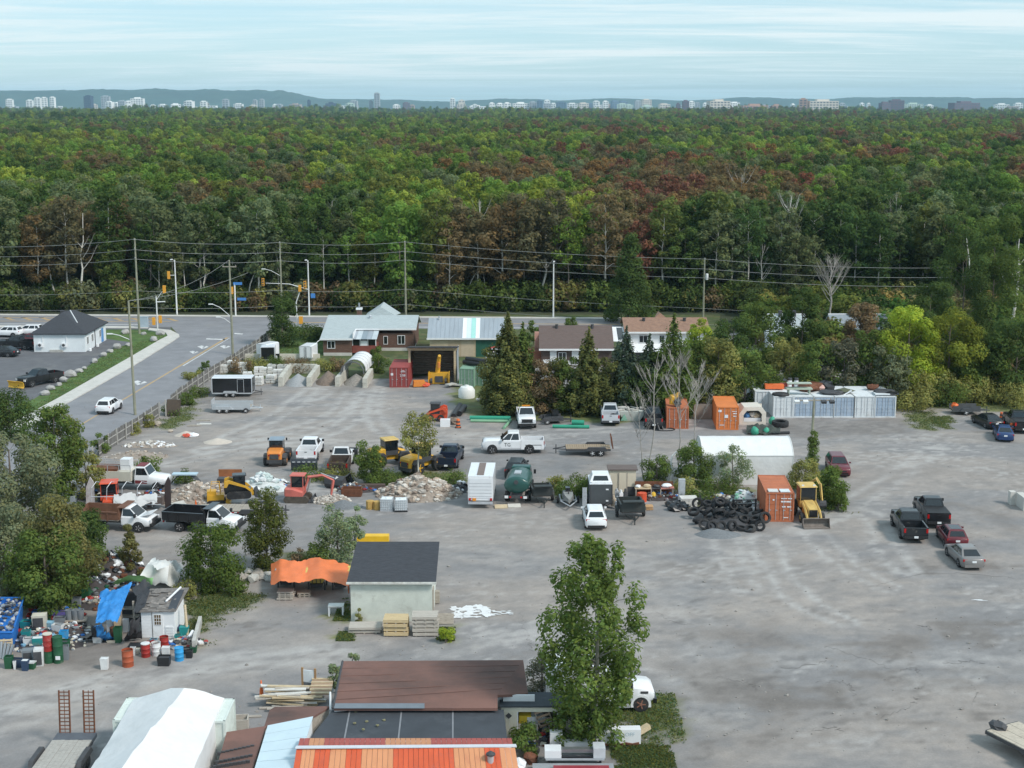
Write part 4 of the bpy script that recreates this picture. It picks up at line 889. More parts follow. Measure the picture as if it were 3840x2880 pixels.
def bungalow():
 A=P(1213,1334);s=PX(1334);t=thing('brick_bungalow','brown brick bungalow with pale grey shingle roof and red porch','house',A);W1=4.05;Wt=12.75;h=2.6;d2=4.2
 w=MB();w.box(0,W1,0,9,.45,h);w.box(W1,Wt,d2,9.5,.45,h);w.build('wall',BRICKM,t)
 f=MB();f.box(.02,W1-.02,-.04,8.9,0,.45);f.box(W1,Wt-.02,d2-.04,9.4,0,.45);f.build('foundation',mat('painted footing',(.55,.53,.50),.9),t)
 e=.4;rz=4.5;yr=9.6
 def zr(y):return h-.05+(rz-h)*(y+e)/(yr+e)
 y2=d2-e
 ro=slab_roof(t,[(-e,-e,zr(-e)),(W1+.25,-e,zr(-e)),(W1+.25,y2,zr(y2)),(Wt+e,y2,zr(y2)),(Wt+e,yr,rz),(-e,yr,rz)],.16,SHING_G)
 slab_roof(ro,[(-e,yr,rz),(Wt+e,yr,rz),(Wt+e,yr+6,h),(-e,yr+6,h)],.16,SHING_G,'back_slope')
 MB().box(0,Wt,9.5,15,0,2.6).build('wall',BRICKM,t)
 g=MB();gx=7.4;g.add([(gx-2.2,yr+.3,rz-.1),(gx+2.2,yr+.3,rz-.1),(gx,yr+.6,rz+1.15),(gx,yr+6,rz+1.15),(gx-2.6,yr+6,rz-.6),(gx+2.6,yr+6,rz-.6)],[(0,1,2),(1,5,3,2),(0,2,3,4)]);g.build('gable',SHING_G,ro)
 q=MB();q.box(-e,W1+.25,-e-.05,-e,zr(-e)-.22,zr(-e)+.01);q.box(W1+.25,Wt+e,y2-.05,y2,zr(y2)-.22,zr(y2)+.01);q.box(W1+.25,W1+.30,-e,y2,zr(0)-.1,zr(y2)+.02);q.build('gutter',TRIM,t)
 c=MB();c.box(3.8,4.5,10.2,10.9,3.6,5.2);ch=c.build('chimney',BRICKM,ro);c=MB();c.box(3.7,4.6,10.1,11,5.2,5.45);c.build('chimney_cap',TRIM,ch);c=MB();c.cyl((4.15,10.5,5.45),(4.15,10.5,6.2),.14);c.build('flue',STEEL,ch)
 v=MB();v.lathe([(.18,4.0),(.18,4.5),(.3,4.55),(.05,4.75)],8,(6.0,8.2,0));v.build('roof_vent',GALV,ro)
 window_at(t,1.15,0,1.05,1.15,1.1);window_at(t,8.6,d2,.95,.65,1.25,panes=1);window_at(t,10.9,d2,.95,1.1,1.35)
 p=MB();p.box(W1+.05,W1+3.5,.6,d2-.05,.3,1.35);po=p.build('porch',mat('red brown boarding',(.22,.06,.045),.8,.2,2),t)
 r=MB()
 for k in range(5):x0=W1-.1+3.75*k/5;r=MB();r.prism([(.15,2.35),(d2+.3,3.1),(d2+.3,3.15),(.15,2.4)],x0+.01,x0+.74,'X');r.build('roof_panel',[TINM,mat('blue grey sheet',(.24,.29,.33),.5,.1),mat('pale sheet',(.5,.55,.58),.5)][k*2%3],po)
 q=MB()
 for x in(W1+.1,W1+1.2,W1+2.3,W1+3.45):q.box(x-.05,x+.05,.62,.72,1.35,2.35)
 q.build('porch_post',TRIM,po);MB().box(W1+.1,W1+3.4,.9,.95,1.36,2.35).build('porch_glass',GLASS,po);MB().box(W1+1.3,W1+2.2,.60,.66,1.36,2.1).build('porch_door',TRIM,po)
 q=MB();[q.box(W1+.5+.25*k,W1+1.9+.1*k,-.5+.28*k,.6,0,.1+.16*k)for k in range(3)];q.build('steps',CONC,t)
 q=MB();q.tube([(-.4,-.35,2.4),(-2.2,-3.6,1.0)],.05,4);q.build('downpipe',TRIM,t)
bungalow()
def workshop():
 A=P(1612,1338);t=thing('metal_roof_workshop','plywood walled workshop under striped grey metal roof, beside the brick bungalow','workshop',A);Wt=10.6;dp=9;h=2.75;rz=4.9
 MB().box(0,Wt,0,dp,0,h).build('wall',PLYW,t)
 for k,x in enumerate((.9,2.7,4.5)):MB().box(x,x+1.75,-.03,-.005,.05,h-.1).build('panel',mat(f'plywood {k}',((.52,.42,.29),(.46,.36,.25),(.50,.41,.30))[k],.85,.12,1),t)
 MB().box(6.6,10.4,-.05,-.01,0,2.55).build('door',mat('dark green door',(.02,.10,.065),.6,.15),t)
 cols=[None]*18
 for i,c in{8:'w',9:'p',10:'g',11:'w'}.items():cols[i]=c
 mm={'w':mat('white roof sheet',(.78,.80,.82),.5,.04),'p':mat('pale blue sheet',(.62,.72,.76),.5,.04),'g':mat('mint sheet',(.36,.66,.60),.5,.04),None:TINM}
 x0=-.35;n=18;sw=(Wt+.7)/n
 for k in range(n):
  a=x0+sw*k;m=MB();m.prism([(-.4,h-.02),(dp/2,rz),(dp/2,rz+.05),(-.4,h+.05)],a+.004,a+sw-.004,'X');m.prism([(-.4,h+.05),(dp/2,rz+.05),(dp/2,rz+.09),(-.4,h+.09)],a,a+.03,'X');m.build('roof_panel',mm[cols[k]],t)
 m=MB();m.prism([(dp/2,rz),(dp+.4,h),(dp+.4,h+.06),(dp/2,rz+.06)],x0,Wt+.35,'X');m.build('roof',TINM,t)
 MB().box(-.4,Wt+.4,-.48,-.40,h-.2,h+.03).build('gutter',TRIM,t)
 v=MB();v.cyl((1.2,4,4.2),(1.2,4,5.3),.13);v.build('flue',GALV,t)
 g=MB();g.prism([(0,h),(dp/2,rz-.04),(dp,h)],0,.06,'X');g.prism([(0,h),(dp/2,rz-.04),(dp,h)],Wt-.06,Wt,'X');g.build('gable',PLYW,t)
workshop()
def log_shed():
 A=P(1535,1432);t=thing('open_shed','open fronted timber shed sheltering yellow snow blower','shed',A);Wt=6.0;dp=5.5;h=4.2
 w=MB();w.box(0,Wt,dp-.2,dp,0,h-.6);w.build('wall',LOG,t)
 for k in range(11):
  z=.18+k*.31
  for x in(.0,Wt):b=MB();b.cyl((x,.15,z),(x,dp,z),.16,n=7);b.build('log',LOG,t)
  b=MB();b.cyl((.1,dp-.28,z),(Wt-.1,dp-.28,z),.14,n=7);b.build('log',LOG,t)
 for x in(.05,Wt-.05):MB().box(x-.14,x+.14,.0,.28,0,h).build('post',PALEWOOD,t)
 MB().box(-.2,Wt+.2,-.05,.15,h-.05,h+.28).build('beam',PALEWOOD,t)
 r=MB();r.prism([(-.9,h+.42),(dp+.3,h-.55),(dp+.3,h-.45),(-.9,h+.52)],-.3,Wt+.3,'X');ro=r.build('roof',mat('black roofing',(.035,.033,.035),.9,.3),t)
 for k in range(8):x=.1+k*.82;b=MB();b.prism([(-.85,h+.30),(dp,h-.66),(dp,h-.54),(-.85,h+.42)],x-.05,x+.05,'X');b.build('rafter',WOOD,ro)
 MB().box(Wt+.18,Wt+.24,.2,dp,0,h-.3).build('side_sheet',TINM,t)
log_shed()
def brown_house():
 A=P(2030,1372);t=thing('brown_house','house with wide brown shingle roof behind the hedge trees','house',A);Wt=9.7;dp=8;h=2.45;rz=5.0
 MB().box(0,Wt,0,dp,0,h).build('wall',mat('brown siding',(.10,.07,.06),.85,.15),t)
 ro=slab_roof(t,[(-.3,-.5,h),(Wt+.3,-.5,h),(Wt+.3,dp*.55,rz),(-.3,dp*.55,rz)],.14,SHING_B);slab_roof(ro,[(-.3,dp*.55,rz),(Wt+.3,dp*.55,rz),(Wt+.3,dp+1,h),(-.3,dp+1,h)],.14,SHING_B,'back_slope')
 MB().box(-.35,Wt+.35,-.58,-.5,h-.22,h+.02).build('gutter',TRIM,t)
 for k,(x,w)in enumerate(((1.2,.9),(4.2,.95))):MB().box(x,x+w,-.05,-.01,.1,2.15).build('door',TRIM,t)
 window_at(t,2.9,0,.9,1.1,1.0);window_at(t,6.6,0,.9,1.4,1.0)
 c=MB();c.box(-.9,-.3,2.5,3.2,0,4.3);c.build('chimney',mat('pink brick',(.45,.24,.19),.9,.2),t)
 q=MB();q.box(-1.9,-.02,.6,4,0,2.0);q.build('annex',mat('red brown annex',(.20,.075,.045),.85,.2),t)
 for x in(2.2,7.2):v=MB();v.lathe([(.2,4.6),(.2,5.2),(.3,5.22)],8,(x,3.8,0));v.build('roof_vent',SHADOWY,ro)
 MB().box(.2,2.5,-1.3,-1.2,0,1.1).build('porch_rail',TRIM,t);MB().box(2.7,4.0,-1.3,-1.2,.4,.95).build('porch_rail',TRIM,t)
brown_house()
def white_house():
 A=P(2350,1352);t=thing('orange_roof_house','white two storey house with faded orange roof behind spruce trees','house',A);Wt=11.2;dp=8;h=4.15;rz=5.5
 MB().box(0,Wt,0,dp,0,h).build('wall',WHITEW,t)
 ro=slab_roof(t,[(-.4,-.5,h),(Wt+.5,-.5,h),(Wt+.5,dp*.55,rz),(-.4,dp*.55,rz)],.15,SHING_O);slab_roof(ro,[(-.4,dp*.55,rz),(Wt+.5,dp*.55,rz),(Wt+.5,dp+.8,h),(-.4,dp+.8,h)],.15,SHING_O,'back_slope')
 g=MB();g.add([(4.2,dp*.55,rz-.1),(6.0,dp*.55,rz-.1),(5.1,dp*.6,rz+.6),(5.1,dp,rz+.4)],[(0,1,2),(0,2,3),(1,3,2)]);g.build('gable',SHING_O,ro)
 MB().box(-.4,Wt+.5,-.58,-.5,h-.2,h+.02).build('gutter',TRIM,t)
 for x,w in((2.3,1.2),(4.9,.7),(9.3,1.1)):window_at(t,x,0,2.55,w,1.05,m=mat('grey sash',(.5,.52,.54),.6))
 for a,b in((.3,4.9),(7.6,11.4)):p=MB();p.prism([(-2.3,1.55),(0,2.35),(0,2.42),(-2.3,1.62)],a,b,'X');p.build('porch_roof',TRIM,t);MB().box(a+.3,b-.6,-2.1,-2.0,0,1.5).build('porch_glass',GLASS,t)
 for x in(2.6,8.4):v=MB();v.lathe([(.22,5.0),(.22,5.55),(.32,5.6)],8,(x,3.2,0));v.build('roof_vent',SHADOWY,ro)
white_house()
def carport():
 A=P(2290,1362);t=thing('glazed_carport','white sloping carport with dark glass panel between the brown and orange roofs','carport',A);h=3.1
 for x in(.0,1.75):MB().box(x-.05,x+.05,-.05,.05,0,h).build('post',TRIM,t)
 r=MB();r.prism([(-.3,h),(4.2,h+1.3),(4.2,h+1.38),(-.3,h+.08)],-.15,1.95,'X');r.build('roof',TRIM,t);g=MB();g.prism([(.1,h+.21),(3.9,h+1.31),(3.9,h+1.33),(.1,h+.23)],1.0,1.8,'X');g.build('glass_panel',GLASS,t)
 MB().box(-.1,.0,0,4,0,2.9).build('side_wall',TRIM,t)
carport()
for k,(u,v,wpx,lb)in enumerate(((2880,1318,150,'grey roofed house nearly hidden in trees above the white containers'),(3130,1318,205,'grey roofed house hidden between trees beside the lime green trees'))):
 t=thing('hidden_house',lb,'house',P(u,v));Wt=wpx/PX(v);MB().box(0,Wt,0,7,0,2.5).build('wall',STUC,t);ro=slab_roof(t,[(-.3,-.4,2.4),(Wt+.3,-.4,2.4),(Wt+.3,4,4.9),(-.3,4,4.9)],.14,SHING_G if k==0 else mat('mid grey shingles',(.25,.28,.31),.9,.15,4));slab_roof(ro,[(-.3,4,4.9),(Wt+.3,4,4.9),(Wt+.3,8,2.4),(-.3,8,2.4)],.14,SHING_G,'back_slope')
 MB().box(-.3,Wt+.3,3.95,4.05,4.88,5.02).build('ridge_cap',TRIM,ro)
 for x in(.35*Wt,.7*Wt):c=MB();c.box(x,x+.5,3.5,4.0,4.5,5.5);c.build('vent',SHADOWY,ro)
def garage():
 A=P(1317,2330);B=P(1621,2330);t=thing('stucco_garage','pale stucco garage with black shingle roof in the middle of the yard','garage',A);Wt=(B-A).x;dp=4.8;h=2.95;rz=4.3
 st=mat('mottled pale stucco',(.60,.63,.57),.9,.10,1.2,dirt=(.40,.40,.35),dirt_amt=.22,dirt_scale=.9,bump=.15)
 MB().box(0,Wt,0,dp,0,h).build('wall',st,t)
 ro=slab_roof(t,[(-.22,-.28,h+.05),(Wt+.3,-.28,h+.05),(Wt+.3,dp,rz),(-.02,dp,rz)],.10,SHING_D)
 g=MB();g.prism([(0,h),(dp,rz-.1),(dp,h)],0,.1,'X');g.prism([(0,h),(dp,rz-.1),(dp,h)],Wt-.1,Wt,'X');g.box(0,Wt,dp-.1,dp,h,rz-.1);g.build('gable',st,t)
 MB().box(-.25,Wt+.33,-.36,-.28,h-.12,h+.03).build('fascia',mat('worn white trim',(.62,.62,.58),.8,.2,3,dirt=(.35,.32,.28),dirt_amt=.4),t)
 MB().box(Wt+.01,Wt+.08,.3,1.2,.05,2.2).build('door',WOOD,t)
garage()
FAB=mat('white fabric',(.72,.72,.72),.75,.06,.6,dirt=(.60,.60,.58),dirt_amt=.15,dirt_scale=.5,bump=.5,bscale=1.6)
FAB2=mat('off white fabric',(.68,.68,.66),.8,.06,.8,dirt=(.5,.5,.47),dirt_amt=.15)
def quonset():
 A=P(2632,1818);t=thing('fabric_shelter','large white fabric shelter with curved roof behind the orange container','shelter',A);Wt=(2972-2632)/PX(1818);dp=5.2;h=2.85
 prof=[(0,0),(0,h)]+[(dp*k/10,h+1.25*math.sin(math.pi*k/10)**.8)for k in range(1,10)]+[(dp,h),(dp,0)]
 n=6
 for k in range(n):
  x0=Wt*k/n;mb=MB();mb.rings([[(x0+Wt/n*a,y+.02*math.sin(a*3.1)*0,z-.02*math.sin(math.pi*a)*(1 if z>h else 0))for y,z in prof]for a in(0,.25,.5,.75,1)],cap=False,close=False);mb.build('fabric_panel',FAB,t,30)
 for x in(0,Wt):mb=MB();mb.prism(prof,x-.01,x+.01,'X');mb.build('end_wall',FAB2,t)
 e=MB();e.box(-.02,Wt+.02,-.03,-.005,h-.05,h+.02);e.build('seam',FAB2,t)
 for x in(0,Wt):b=MB();b.tube([(x,y,z)for y,z in prof],.05,5);b.build('hoop',FAB2,t)
quonset()
def tarp_shelter():
 t=thing('tarp_shelter','big white tarpaulin tent spanning two pale containers at the lower left','tent',(0,0,0));he,hr=2.75,4.3
 rows=[]
 for u0,u1,um,v,vm in((503,842,690,2618,2578),(452,805,632,2700,2652),(398,767,565,2790,2732),(345,727,500,2880,2815),(270,672,405,3010,2935),(180,610,300,3170,3080)):
  a=P(u0,v,he);b=P(u1,v,he);m=P(um,vm,hr);rows.append((a,m,b))
 mb=MB();rs=[]
 for i,(a,m,b)in enumerate(rows):
  def prof(a,m,b,sag):
   p=[Vector((a.x,a.y,0.2)),a]
   for f in(.25,.5,.75):p.append(a.lerp(m,f)+Vector((0,0,.03*math.sin(math.pi*f)-sag)))
   p.append(m+Vector((0,0,-sag)))
   for f in(.25,.5,.75):p.append(m.lerp(b,f)+Vector((0,0,.03*math.sin(math.pi*f)-sag)))
   return p+[b,Vector((b.x,b.y,0.2))]
  rs.append(prof(a,m,b,0))
  if i<len(rows)-1:
   a2,m2,b2=rows[i+1];rs.append(prof(a.lerp(a2,.25),m.lerp(m2,.25),b.lerp(b2,.25),.10));rs.append(prof(a.lerp(a2,.5),m.lerp(m2,.5),b.lerp(b2,.5),.14));rs.append(prof(a.lerp(a2,.75),m.lerp(m2,.75),b.lerp(b2,.75),.10))
 for r in rs:
  for p in r:
   if p.z>1:p.z+=.14*mnoise.noise(p*.9)+.05*mnoise.noise(p*2.5)
 mb.rings(rs,cap=True,close=False);mb.build('fabric_roof',FAB,t,22)
 pc=mat('pale green container paint',(.62,.68,.64),.7,.1,1,dirt=(.42,.44,.40),dirt_amt=.2)
 d=(rows[0][0]-rows[2][0]);ang=math.atan2(d.y,d.x)-R(90)
 for(x,y),lb in(((rows[0][2].x-.45,rows[0][2].y+.15),'pale container forming the right side of the tarpaulin tent'),((rows[0][0].x+.5,rows[0][0].y+.3),'pale container forming the left side of the tarpaulin tent')):
  container(Vector((x,y,0)),ang+math.pi,pc,lb,3.0,2.0,2.66,bars=True)
tarp_shelter()
BR=mat('brown rolled roofing',(.20,.105,.085),.9,.12,.5,dirt=(.095,.062,.055),dirt_amt=.62,dirt_scale=.2,stretch=(.5,.9,1))
BLK=mat('black rolled roofing',(.052,.060,.072),.85,.16,.6,dirt=(.085,.095,.11),dirt_amt=.35,dirt_scale=.5)
def bottom_buildings():
 t=thing('brown_roof_building','long building with stained brown roof near the bottom centre','building',P(1600,2700))
 o=t.location.copy();
 def Q(u,v,z):return P(u,v,z-.85 if z>2 else z)-o
 top,low=4.0,3.3
 TL,TR,BRr,BL=Q(1288,2479,top),Q(1962,2475,top),Q(1980,2600,low),Q(1252,2655,low);BR2=Q(1866,2655,low);BR1=Q(1866,2606,low+.25)
 ro=slab_roof(t,[BL,BR2,BR1,BRr,TR,TL],.16,BR)
 n=6
 for k in range(1,n):a=TL.lerp(BL,k/n);b=TR.lerp(BR1,k/n);m=MB();m.tube([a+Vector((0,0,.012)),b+Vector((0,0,.012))],.016,4);m.build('lap_seam',BR,ro)
 for(u0,u1,v0,v1)in((1252,1592,2637,2655),(1728,1866,2613,2631)):
  z0,z1=low+.04,low+.10;slab_roof(ro,[Q(u0,v1,z0),Q(u1,v1,z0),Q(u1,v0,z1),Q(u0+5,v0,z1)],.03,mat('blue grey patch',(.17,.20,.23),.85,.1),'roof_patch')
 w=MB();a,b,c,d=[Vector((p.x,p.y,0))for p in(BL.lerp(TL,.04),BRr.lerp(TR,.04),TR.lerp(BRr,.03),TL.lerp(BL,.03))]
 w.rings([[a,b,c,d],[Vector((p.x,p.y,q.z-.17))for p,q in zip((a,b,c,d),(BL,BRr,TR,TL))]]);w.build('wall',WHITEW,t)
 g=MB();g.tube([TL+Vector((-.05,0,0)),BL+Vector((-.05,-.05,0))],.07,4);g.build('edge_flashing',SHADOWY,ro);g=MB();g.tube([Q(1238,2596,low+.1),Q(1240,2660,low-.2)],.06,4);g.build('downpipe',TRIM,t)
 t2=thing('black_roof_building','low annex with black panelled roof between brown and red roofs','building',o)
 z=3.0
 edges=[(1245,1160),(1312,1292),(1506,1494),(1698,1698),(1892,1905)]
 for(a0,b0),(a1,b1)in zip(edges[:-1],edges[1:]):slab_roof(t2,[Q(b0+3,2768,z-.25),Q(b1-3,2768,z-.25),Q(a1-3,2661,z),Q(a0+3,2661,z)],.12,BLK,'roof_panel')
 for(a0,b0)in edges[1:-1]:slab_roof(t2,[Q(b0-3,2768,z-.23),Q(b0+3,2768,z-.23),Q(a0+3,2661,z+.02),Q(a0-3,2661,z+.02)],.10,mat('grey batten',(.22,.23,.25),.8),'batten')
 w=MB();pts=[Q(1168,2768,0),Q(1900,2768,0),Q(1888,2680,0),Q(1245,2680,0)];bz=z-.42;w.rings([[Q(1185,2768,z-.25)*1,Q(1890,2768,z-.25),Q(1885,2664,z),Q(1250,2664,z)]]*1+[[Vector((p.x,p.y,-o.z))for p in(Q(1185,2768,z-.25),Q(1890,2768,z-.25),Q(1885,2664,z),Q(1250,2664,z))]])
 for i,vv in enumerate(w.v[:4]):w.v[i]=(vv[0],vv[1],vv[2]-.16)
 w.build('wall',WHITEW,t2)
 for k,(u,v)in enumerate(((1335,2672),(1330,2712),(1375,2705),(1415,2720),(1440,2700),(1362,2735))):m=MB();m.blob(Q(u,v,z-.05),(.10,.06,.06),random.Random(k));m.build('weed_tuft',mat('dry moss',(.22,.21,.12),.9),t2)
 t3=thing('red_roof_building','building with red and orange metal panel roof at the bottom edge','building',o)
 zr,zb,zf=3.9,3.45,2.7
 red=mat('red roof sheet',(.60,.10,.035),.5,.12,1,dirt=(.40,.10,.07),dirt_amt=.25);org=mat('faded orange roof sheet',(.62,.27,.13),.6,.08,1,dirt=(.5,.18,.10),dirt_amt=.2);pin=mat('dull red roof sheet',(.42,.085,.065),.6,.12,1)
 pat=[(1112,1135,red),(1135,1183,org),(1183,1240,red),(1240,1300,org),(1300,1358,red),(1358,1475,org),(1475,1700,red),(1700,1815,org),(1815,1872,red),(1872,1932,org)]
 v0,v1=2804,2960
 for a,b,m in pat:
  n=max(1,round((b-a)/19))
  for k in range(n):
   x0=a+(b-a)*k/n;x1=a+(b-a)*(k+1)/n
   def sk(x):return 1522+(x-1522)*1.06
   slab_roof(t3,[Q(sk(x0)+.6,v1,zf),Q(sk(x1)-.6,v1,zf),Q(x1-.6,v0,zr),Q(x0+.6,v0,zr)],.05,m,'roof_panel')
 for k in range(42):
  x0=1118+19.2*k;m=org if k in(2,3,4)or 17<=k<26 else pin
  def sk(x):return 1522+(x-1522)*.985
  slab_roof(t3,[Q(x0+.6,2795,zr),Q(x0+18.6,2795,zr),Q(sk(x0+18.6),2768,zb),Q(sk(x0+.6),2768,zb)],.05,m,'roof_panel')
 slab_roof(t3,[Q(1106,2806,zr+.05),Q(1938,2800,zr+.05),Q(1935,2790,zr+.07),Q(1110,2796,zr+.07)],.04,mat('pale ridge metal',(.58,.60,.64),.5,.08,1),'ridge_cap')
 w=MB();pts=[Q(1112,2950,zf),Q(1932,2950,zf),Q(1915,2775,zb),Q(1130,2775,zb)];w.rings([[Vector((p.x,p.y,0))for p in pts],[p-Vector((0,0,.12))for p in pts]]);w.build('wall',WHITEW,t3)
 c=MB();p=Q(1840,2868,3.3);c.cyl(p,p+Vector((0,0,.55)),.16);fl=c.build('flue',GALV,t3);c=MB();c.lathe([(.24,.55),(.24,.62),(.05,.75)],10,p);c.build('flue_cap',SHADOWY,fl)
 t4=thing('pale_blue_roof_shed','lean-to with pale blue metal roof left of the red roof','shed',o);m=mat('pale blue metal',(.58,.70,.76),.45,.05,.6,dirt=(.48,.60,.66),dirt_amt=.15)
 for k in range(6):
  f0,f1=k/6,(k+1)/6
  a=Q(1004,2720,3.0).lerp(Q(940,2930,2.8),f0);b=Q(1004,2720,3.0).lerp(Q(940,2930,2.8),f1-.006);c=Q(1174,2686,3.35).lerp(Q(1100,2930,3.2),f1-.006);d=Q(1174,2686,3.35).lerp(Q(1100,2930,3.2),f0);slab_roof(t4,[a,b,c,d],.06,m,'roof_panel')
 q=[Q(1010,2722,3.0),Q(945,2925,2.8),Q(1098,2925,3.2),Q(1170,2690,3.35)];w=MB();w.rings([[Vector((p.x,p.y,0))for p in q],[p-Vector((0,0,.1))for p in q]]);w.build('wall',WHITEW,t4)
 t5=thing('brown_lean_to','sagging brown roofed lean-to by the lumber pile','shed',o);q=[Q(990,2726,2.7),Q(1172,2688,2.9),Q(1240,2648,3.0),Q(1030,2650,2.9),Q(1010,2664,2.8)];slab_roof(t5,q,.12,BR);w=MB();q=[p.lerp(Q(1110,2690,2.85),.05)for p in q];w.rings([[Vector((p.x,p.y,0))for p in q],[p-Vector((0,0,.14))for p in q]]);w.build('wall',WOOD,t5)
 t6=thing('patched_brown_roof','brown shingle shed roof with rows of nail holes beside the tarpaulin tent','shed',o);q=[Q(795,2940,2.4),Q(930,2940,2.5),Q(998,2722,2.8),Q(850,2745,2.7)];ro=slab_roof(t6,q,.1,BR)
 for r_,(ua,va,ub,vb)in enumerate(((815,2855,955,2828),(822,2822,962,2792),(805,2872,945,2850))):
  for k in range(9):u=ua+(ub-ua)*k/9;v=va+(vb-va)*k/9;h=MB();p=Q(u,v,2.62+.1*(k/9));h.box(p.x-.10,p.x+.10,p.y-.05,p.y+.05,p.z-.15,p.z+.03);h.build('missing_shingle',SHADOWY,ro)
 w=MB();q=[p.lerp(Q(890,2840,2.6),.05)for p in q];w.rings([[Vector((p.x,p.y,0))for p in q],[p-Vector((0,0,.12))for p in q]]);w.build('wall',WOOD,t6)
 A=P(1880,2776);t7=thing('cream_open_shed','cream boarded shed with open bay full of scrap, beside big poplar','shed',A);s=PX(2776);Wt=4.4;h=1.72
 cr=mat('cream boarding',(.70,.67,.56),.8,.08,1.5,dirt=(.5,.46,.36),dirt_amt=.2);x0,x1=.95,3.15
 for a,b in((0,x0),(x1,Wt)):
  n=int((b-a)/.2)
  for k in range(n):MB().box(a+(b-a)*k/n+.006,a+(b-a)*(k+1)/n-.006,0,.10,0,h).build('board',cr,t7)
 MB().box(0,Wt,.0,.12,h+.003,h+.32).build('lintel',cr,t7);MB().box(0,Wt,1.7,1.8,0,h+.3).build('back_wall',WOOD,t7)
 for x in(.05,Wt-.05):MB().box(x-.05,x+.05,.13,1.69,0,h+.3).build('side_wall',cr,t7)
 MB().box(-.1,Wt+.15,-.15,1.8,h+.33,h+.42).build('roof',BLK,t7);MB().box(.1,1.9,.5,.6,h+.42,h+.8).build('roof_upstand',WHITEW,t7)
 d=MB();d.cbox((.42,-.03,1.5),(.26,.03,.26),ry=R(45));d.build('diamond_vent',SHADOWY,t7)
 MB().box(x0,x1,.5,1.6,.72,.76).build('shelf',WOOD,t7);MB().box(x0-.06,x0,-.02,.12,0,h).build('post',TRIM,t7);MB().box(x1,x1+.06,-.02,.12,0,h).build('post',TRIM,t7)
bottom_buildings()
TINT={'g':(0.155,0.215,0.058),'dg':(0.1,0.15,0.046),'gg':(0.224,0.248,0.142),'ol':(0.329,0.329,0.109),'yo':(0.236,0.224,0.088),'lime':(0.376,0.457,0.062),'br':(0.289,0.209,0.119),'cedar':(0.185,0.2,0.07),'spruce':(0.1,0.14,0.095),'pop':(0.165,0.23,0.06),'pale':(0.269,0.33,0.179),'grey':(0.19,0.19,0.13)}
NT=[0]
def plant(name,label,cat,u,v,vtop,wpx,tint,shape='round',leaf=.3,dens=1.0,nl=18,base=.05,lobe=.30,trunk=.10,group=None,bark=BARK,u0=None,sq=.8,lean=0):
 """shrub or tree standing at pixel (u, v), its top at row vtop, wpx pixels wide"""
 NT[0]+=1;leaf*=.82;p=P(u,v);H=topz(u,v,vtop);Wd=wpx/PX(v);t=thing(name,label,cat,p,0,group)
 z0=H*base;lf=leaf
 n=int(min(16000,dens*2.6*math.pi*Wd*max(H-z0,.3)/(lf*lf*.55)))
 me,cs=crown('foliage',H,Wd,z0+.1,nl,n,lf,700+NT[0],shape,lobe,sq)
 c=link('crown',me,t);c['tint']=TINT[tint]if isinstance(tint,str)else tint
 limbs(MB(),H,trunk,cs,random.Random(NT[0]),.05,1 if nl<26 else 2,.85).build('trunk',bark,t,60);return t
def conifer(label,u,v,vtop,wpx,tint,leaf=.32,dens=1.0,tiers=13,name='conifer_tree',droop=.25,group='evergreens between the houses and the yard'):
 NT[0]+=1;rng=np.random.RandomState(NT[0]+50);p=P(u,v);H=topz(u,v,vtop);Wd=wpx/PX(v);t=thing(name,label,'tree',p,0,group);A=[];bm=MB();bm.tube([(0,0,0),(0,0,H*.5),(0,0,H*.97)],[.02*H+.03,.012*H+.02,.015],7)
 for i in range(tiers):
  f=i/(tiers-1);z=H*(.05+.92*f);rr=Wd/2*(1-f**1.7)+.16;nb=max(5,int(10*(1-f))+4)
  for k in range(nb):
   a=2*math.pi*(k+.5*(i%2))/nb+rng.uniform(-.3,.3);L=rr*rng.uniform(.6,1.15);n=int(dens*24*L/leaf*.6)+8;q=rng.uniform(.12,1,n)**.8
   d=np.array([math.cos(a),math.sin(a)]);side=rng.normal(size=n)*.16*L*(1.1-q*.6)
   C=np.stack([d[0]*q*L-d[1]*side,d[1]*q*L+d[0]*side,z-droop*L*q**1.4+rng.normal(size=n)*.45*H/tiers+.15*H/tiers],1)
   nr=np.stack([d[0]*.5+rng.normal(size=n)*.4,d[1]*.5+rng.normal(size=n)*.4,1+rng.normal(size=n)*.3],1);A.append((C,leaf*rng.uniform(.6,1.25,n),nr,colour_var(rng,n,rng.uniform(.75,1.25),.15,.08)))
   if i%2==0 and k%2==0:bm.tube([(0,0,z),(d[0]*L*.8,d[1]*L*.8,z-droop*L*.6)],[.035,.012],3,cap=False)
 me=leaf_mesh('foliage',*[np.concatenate([x[k]for x in A])for k in range(4)],rng);c=link('crown',me,t);c['tint']=TINT[tint]if isinstance(tint,str)else tint;bm.build('trunk',BARK,t,60);return t
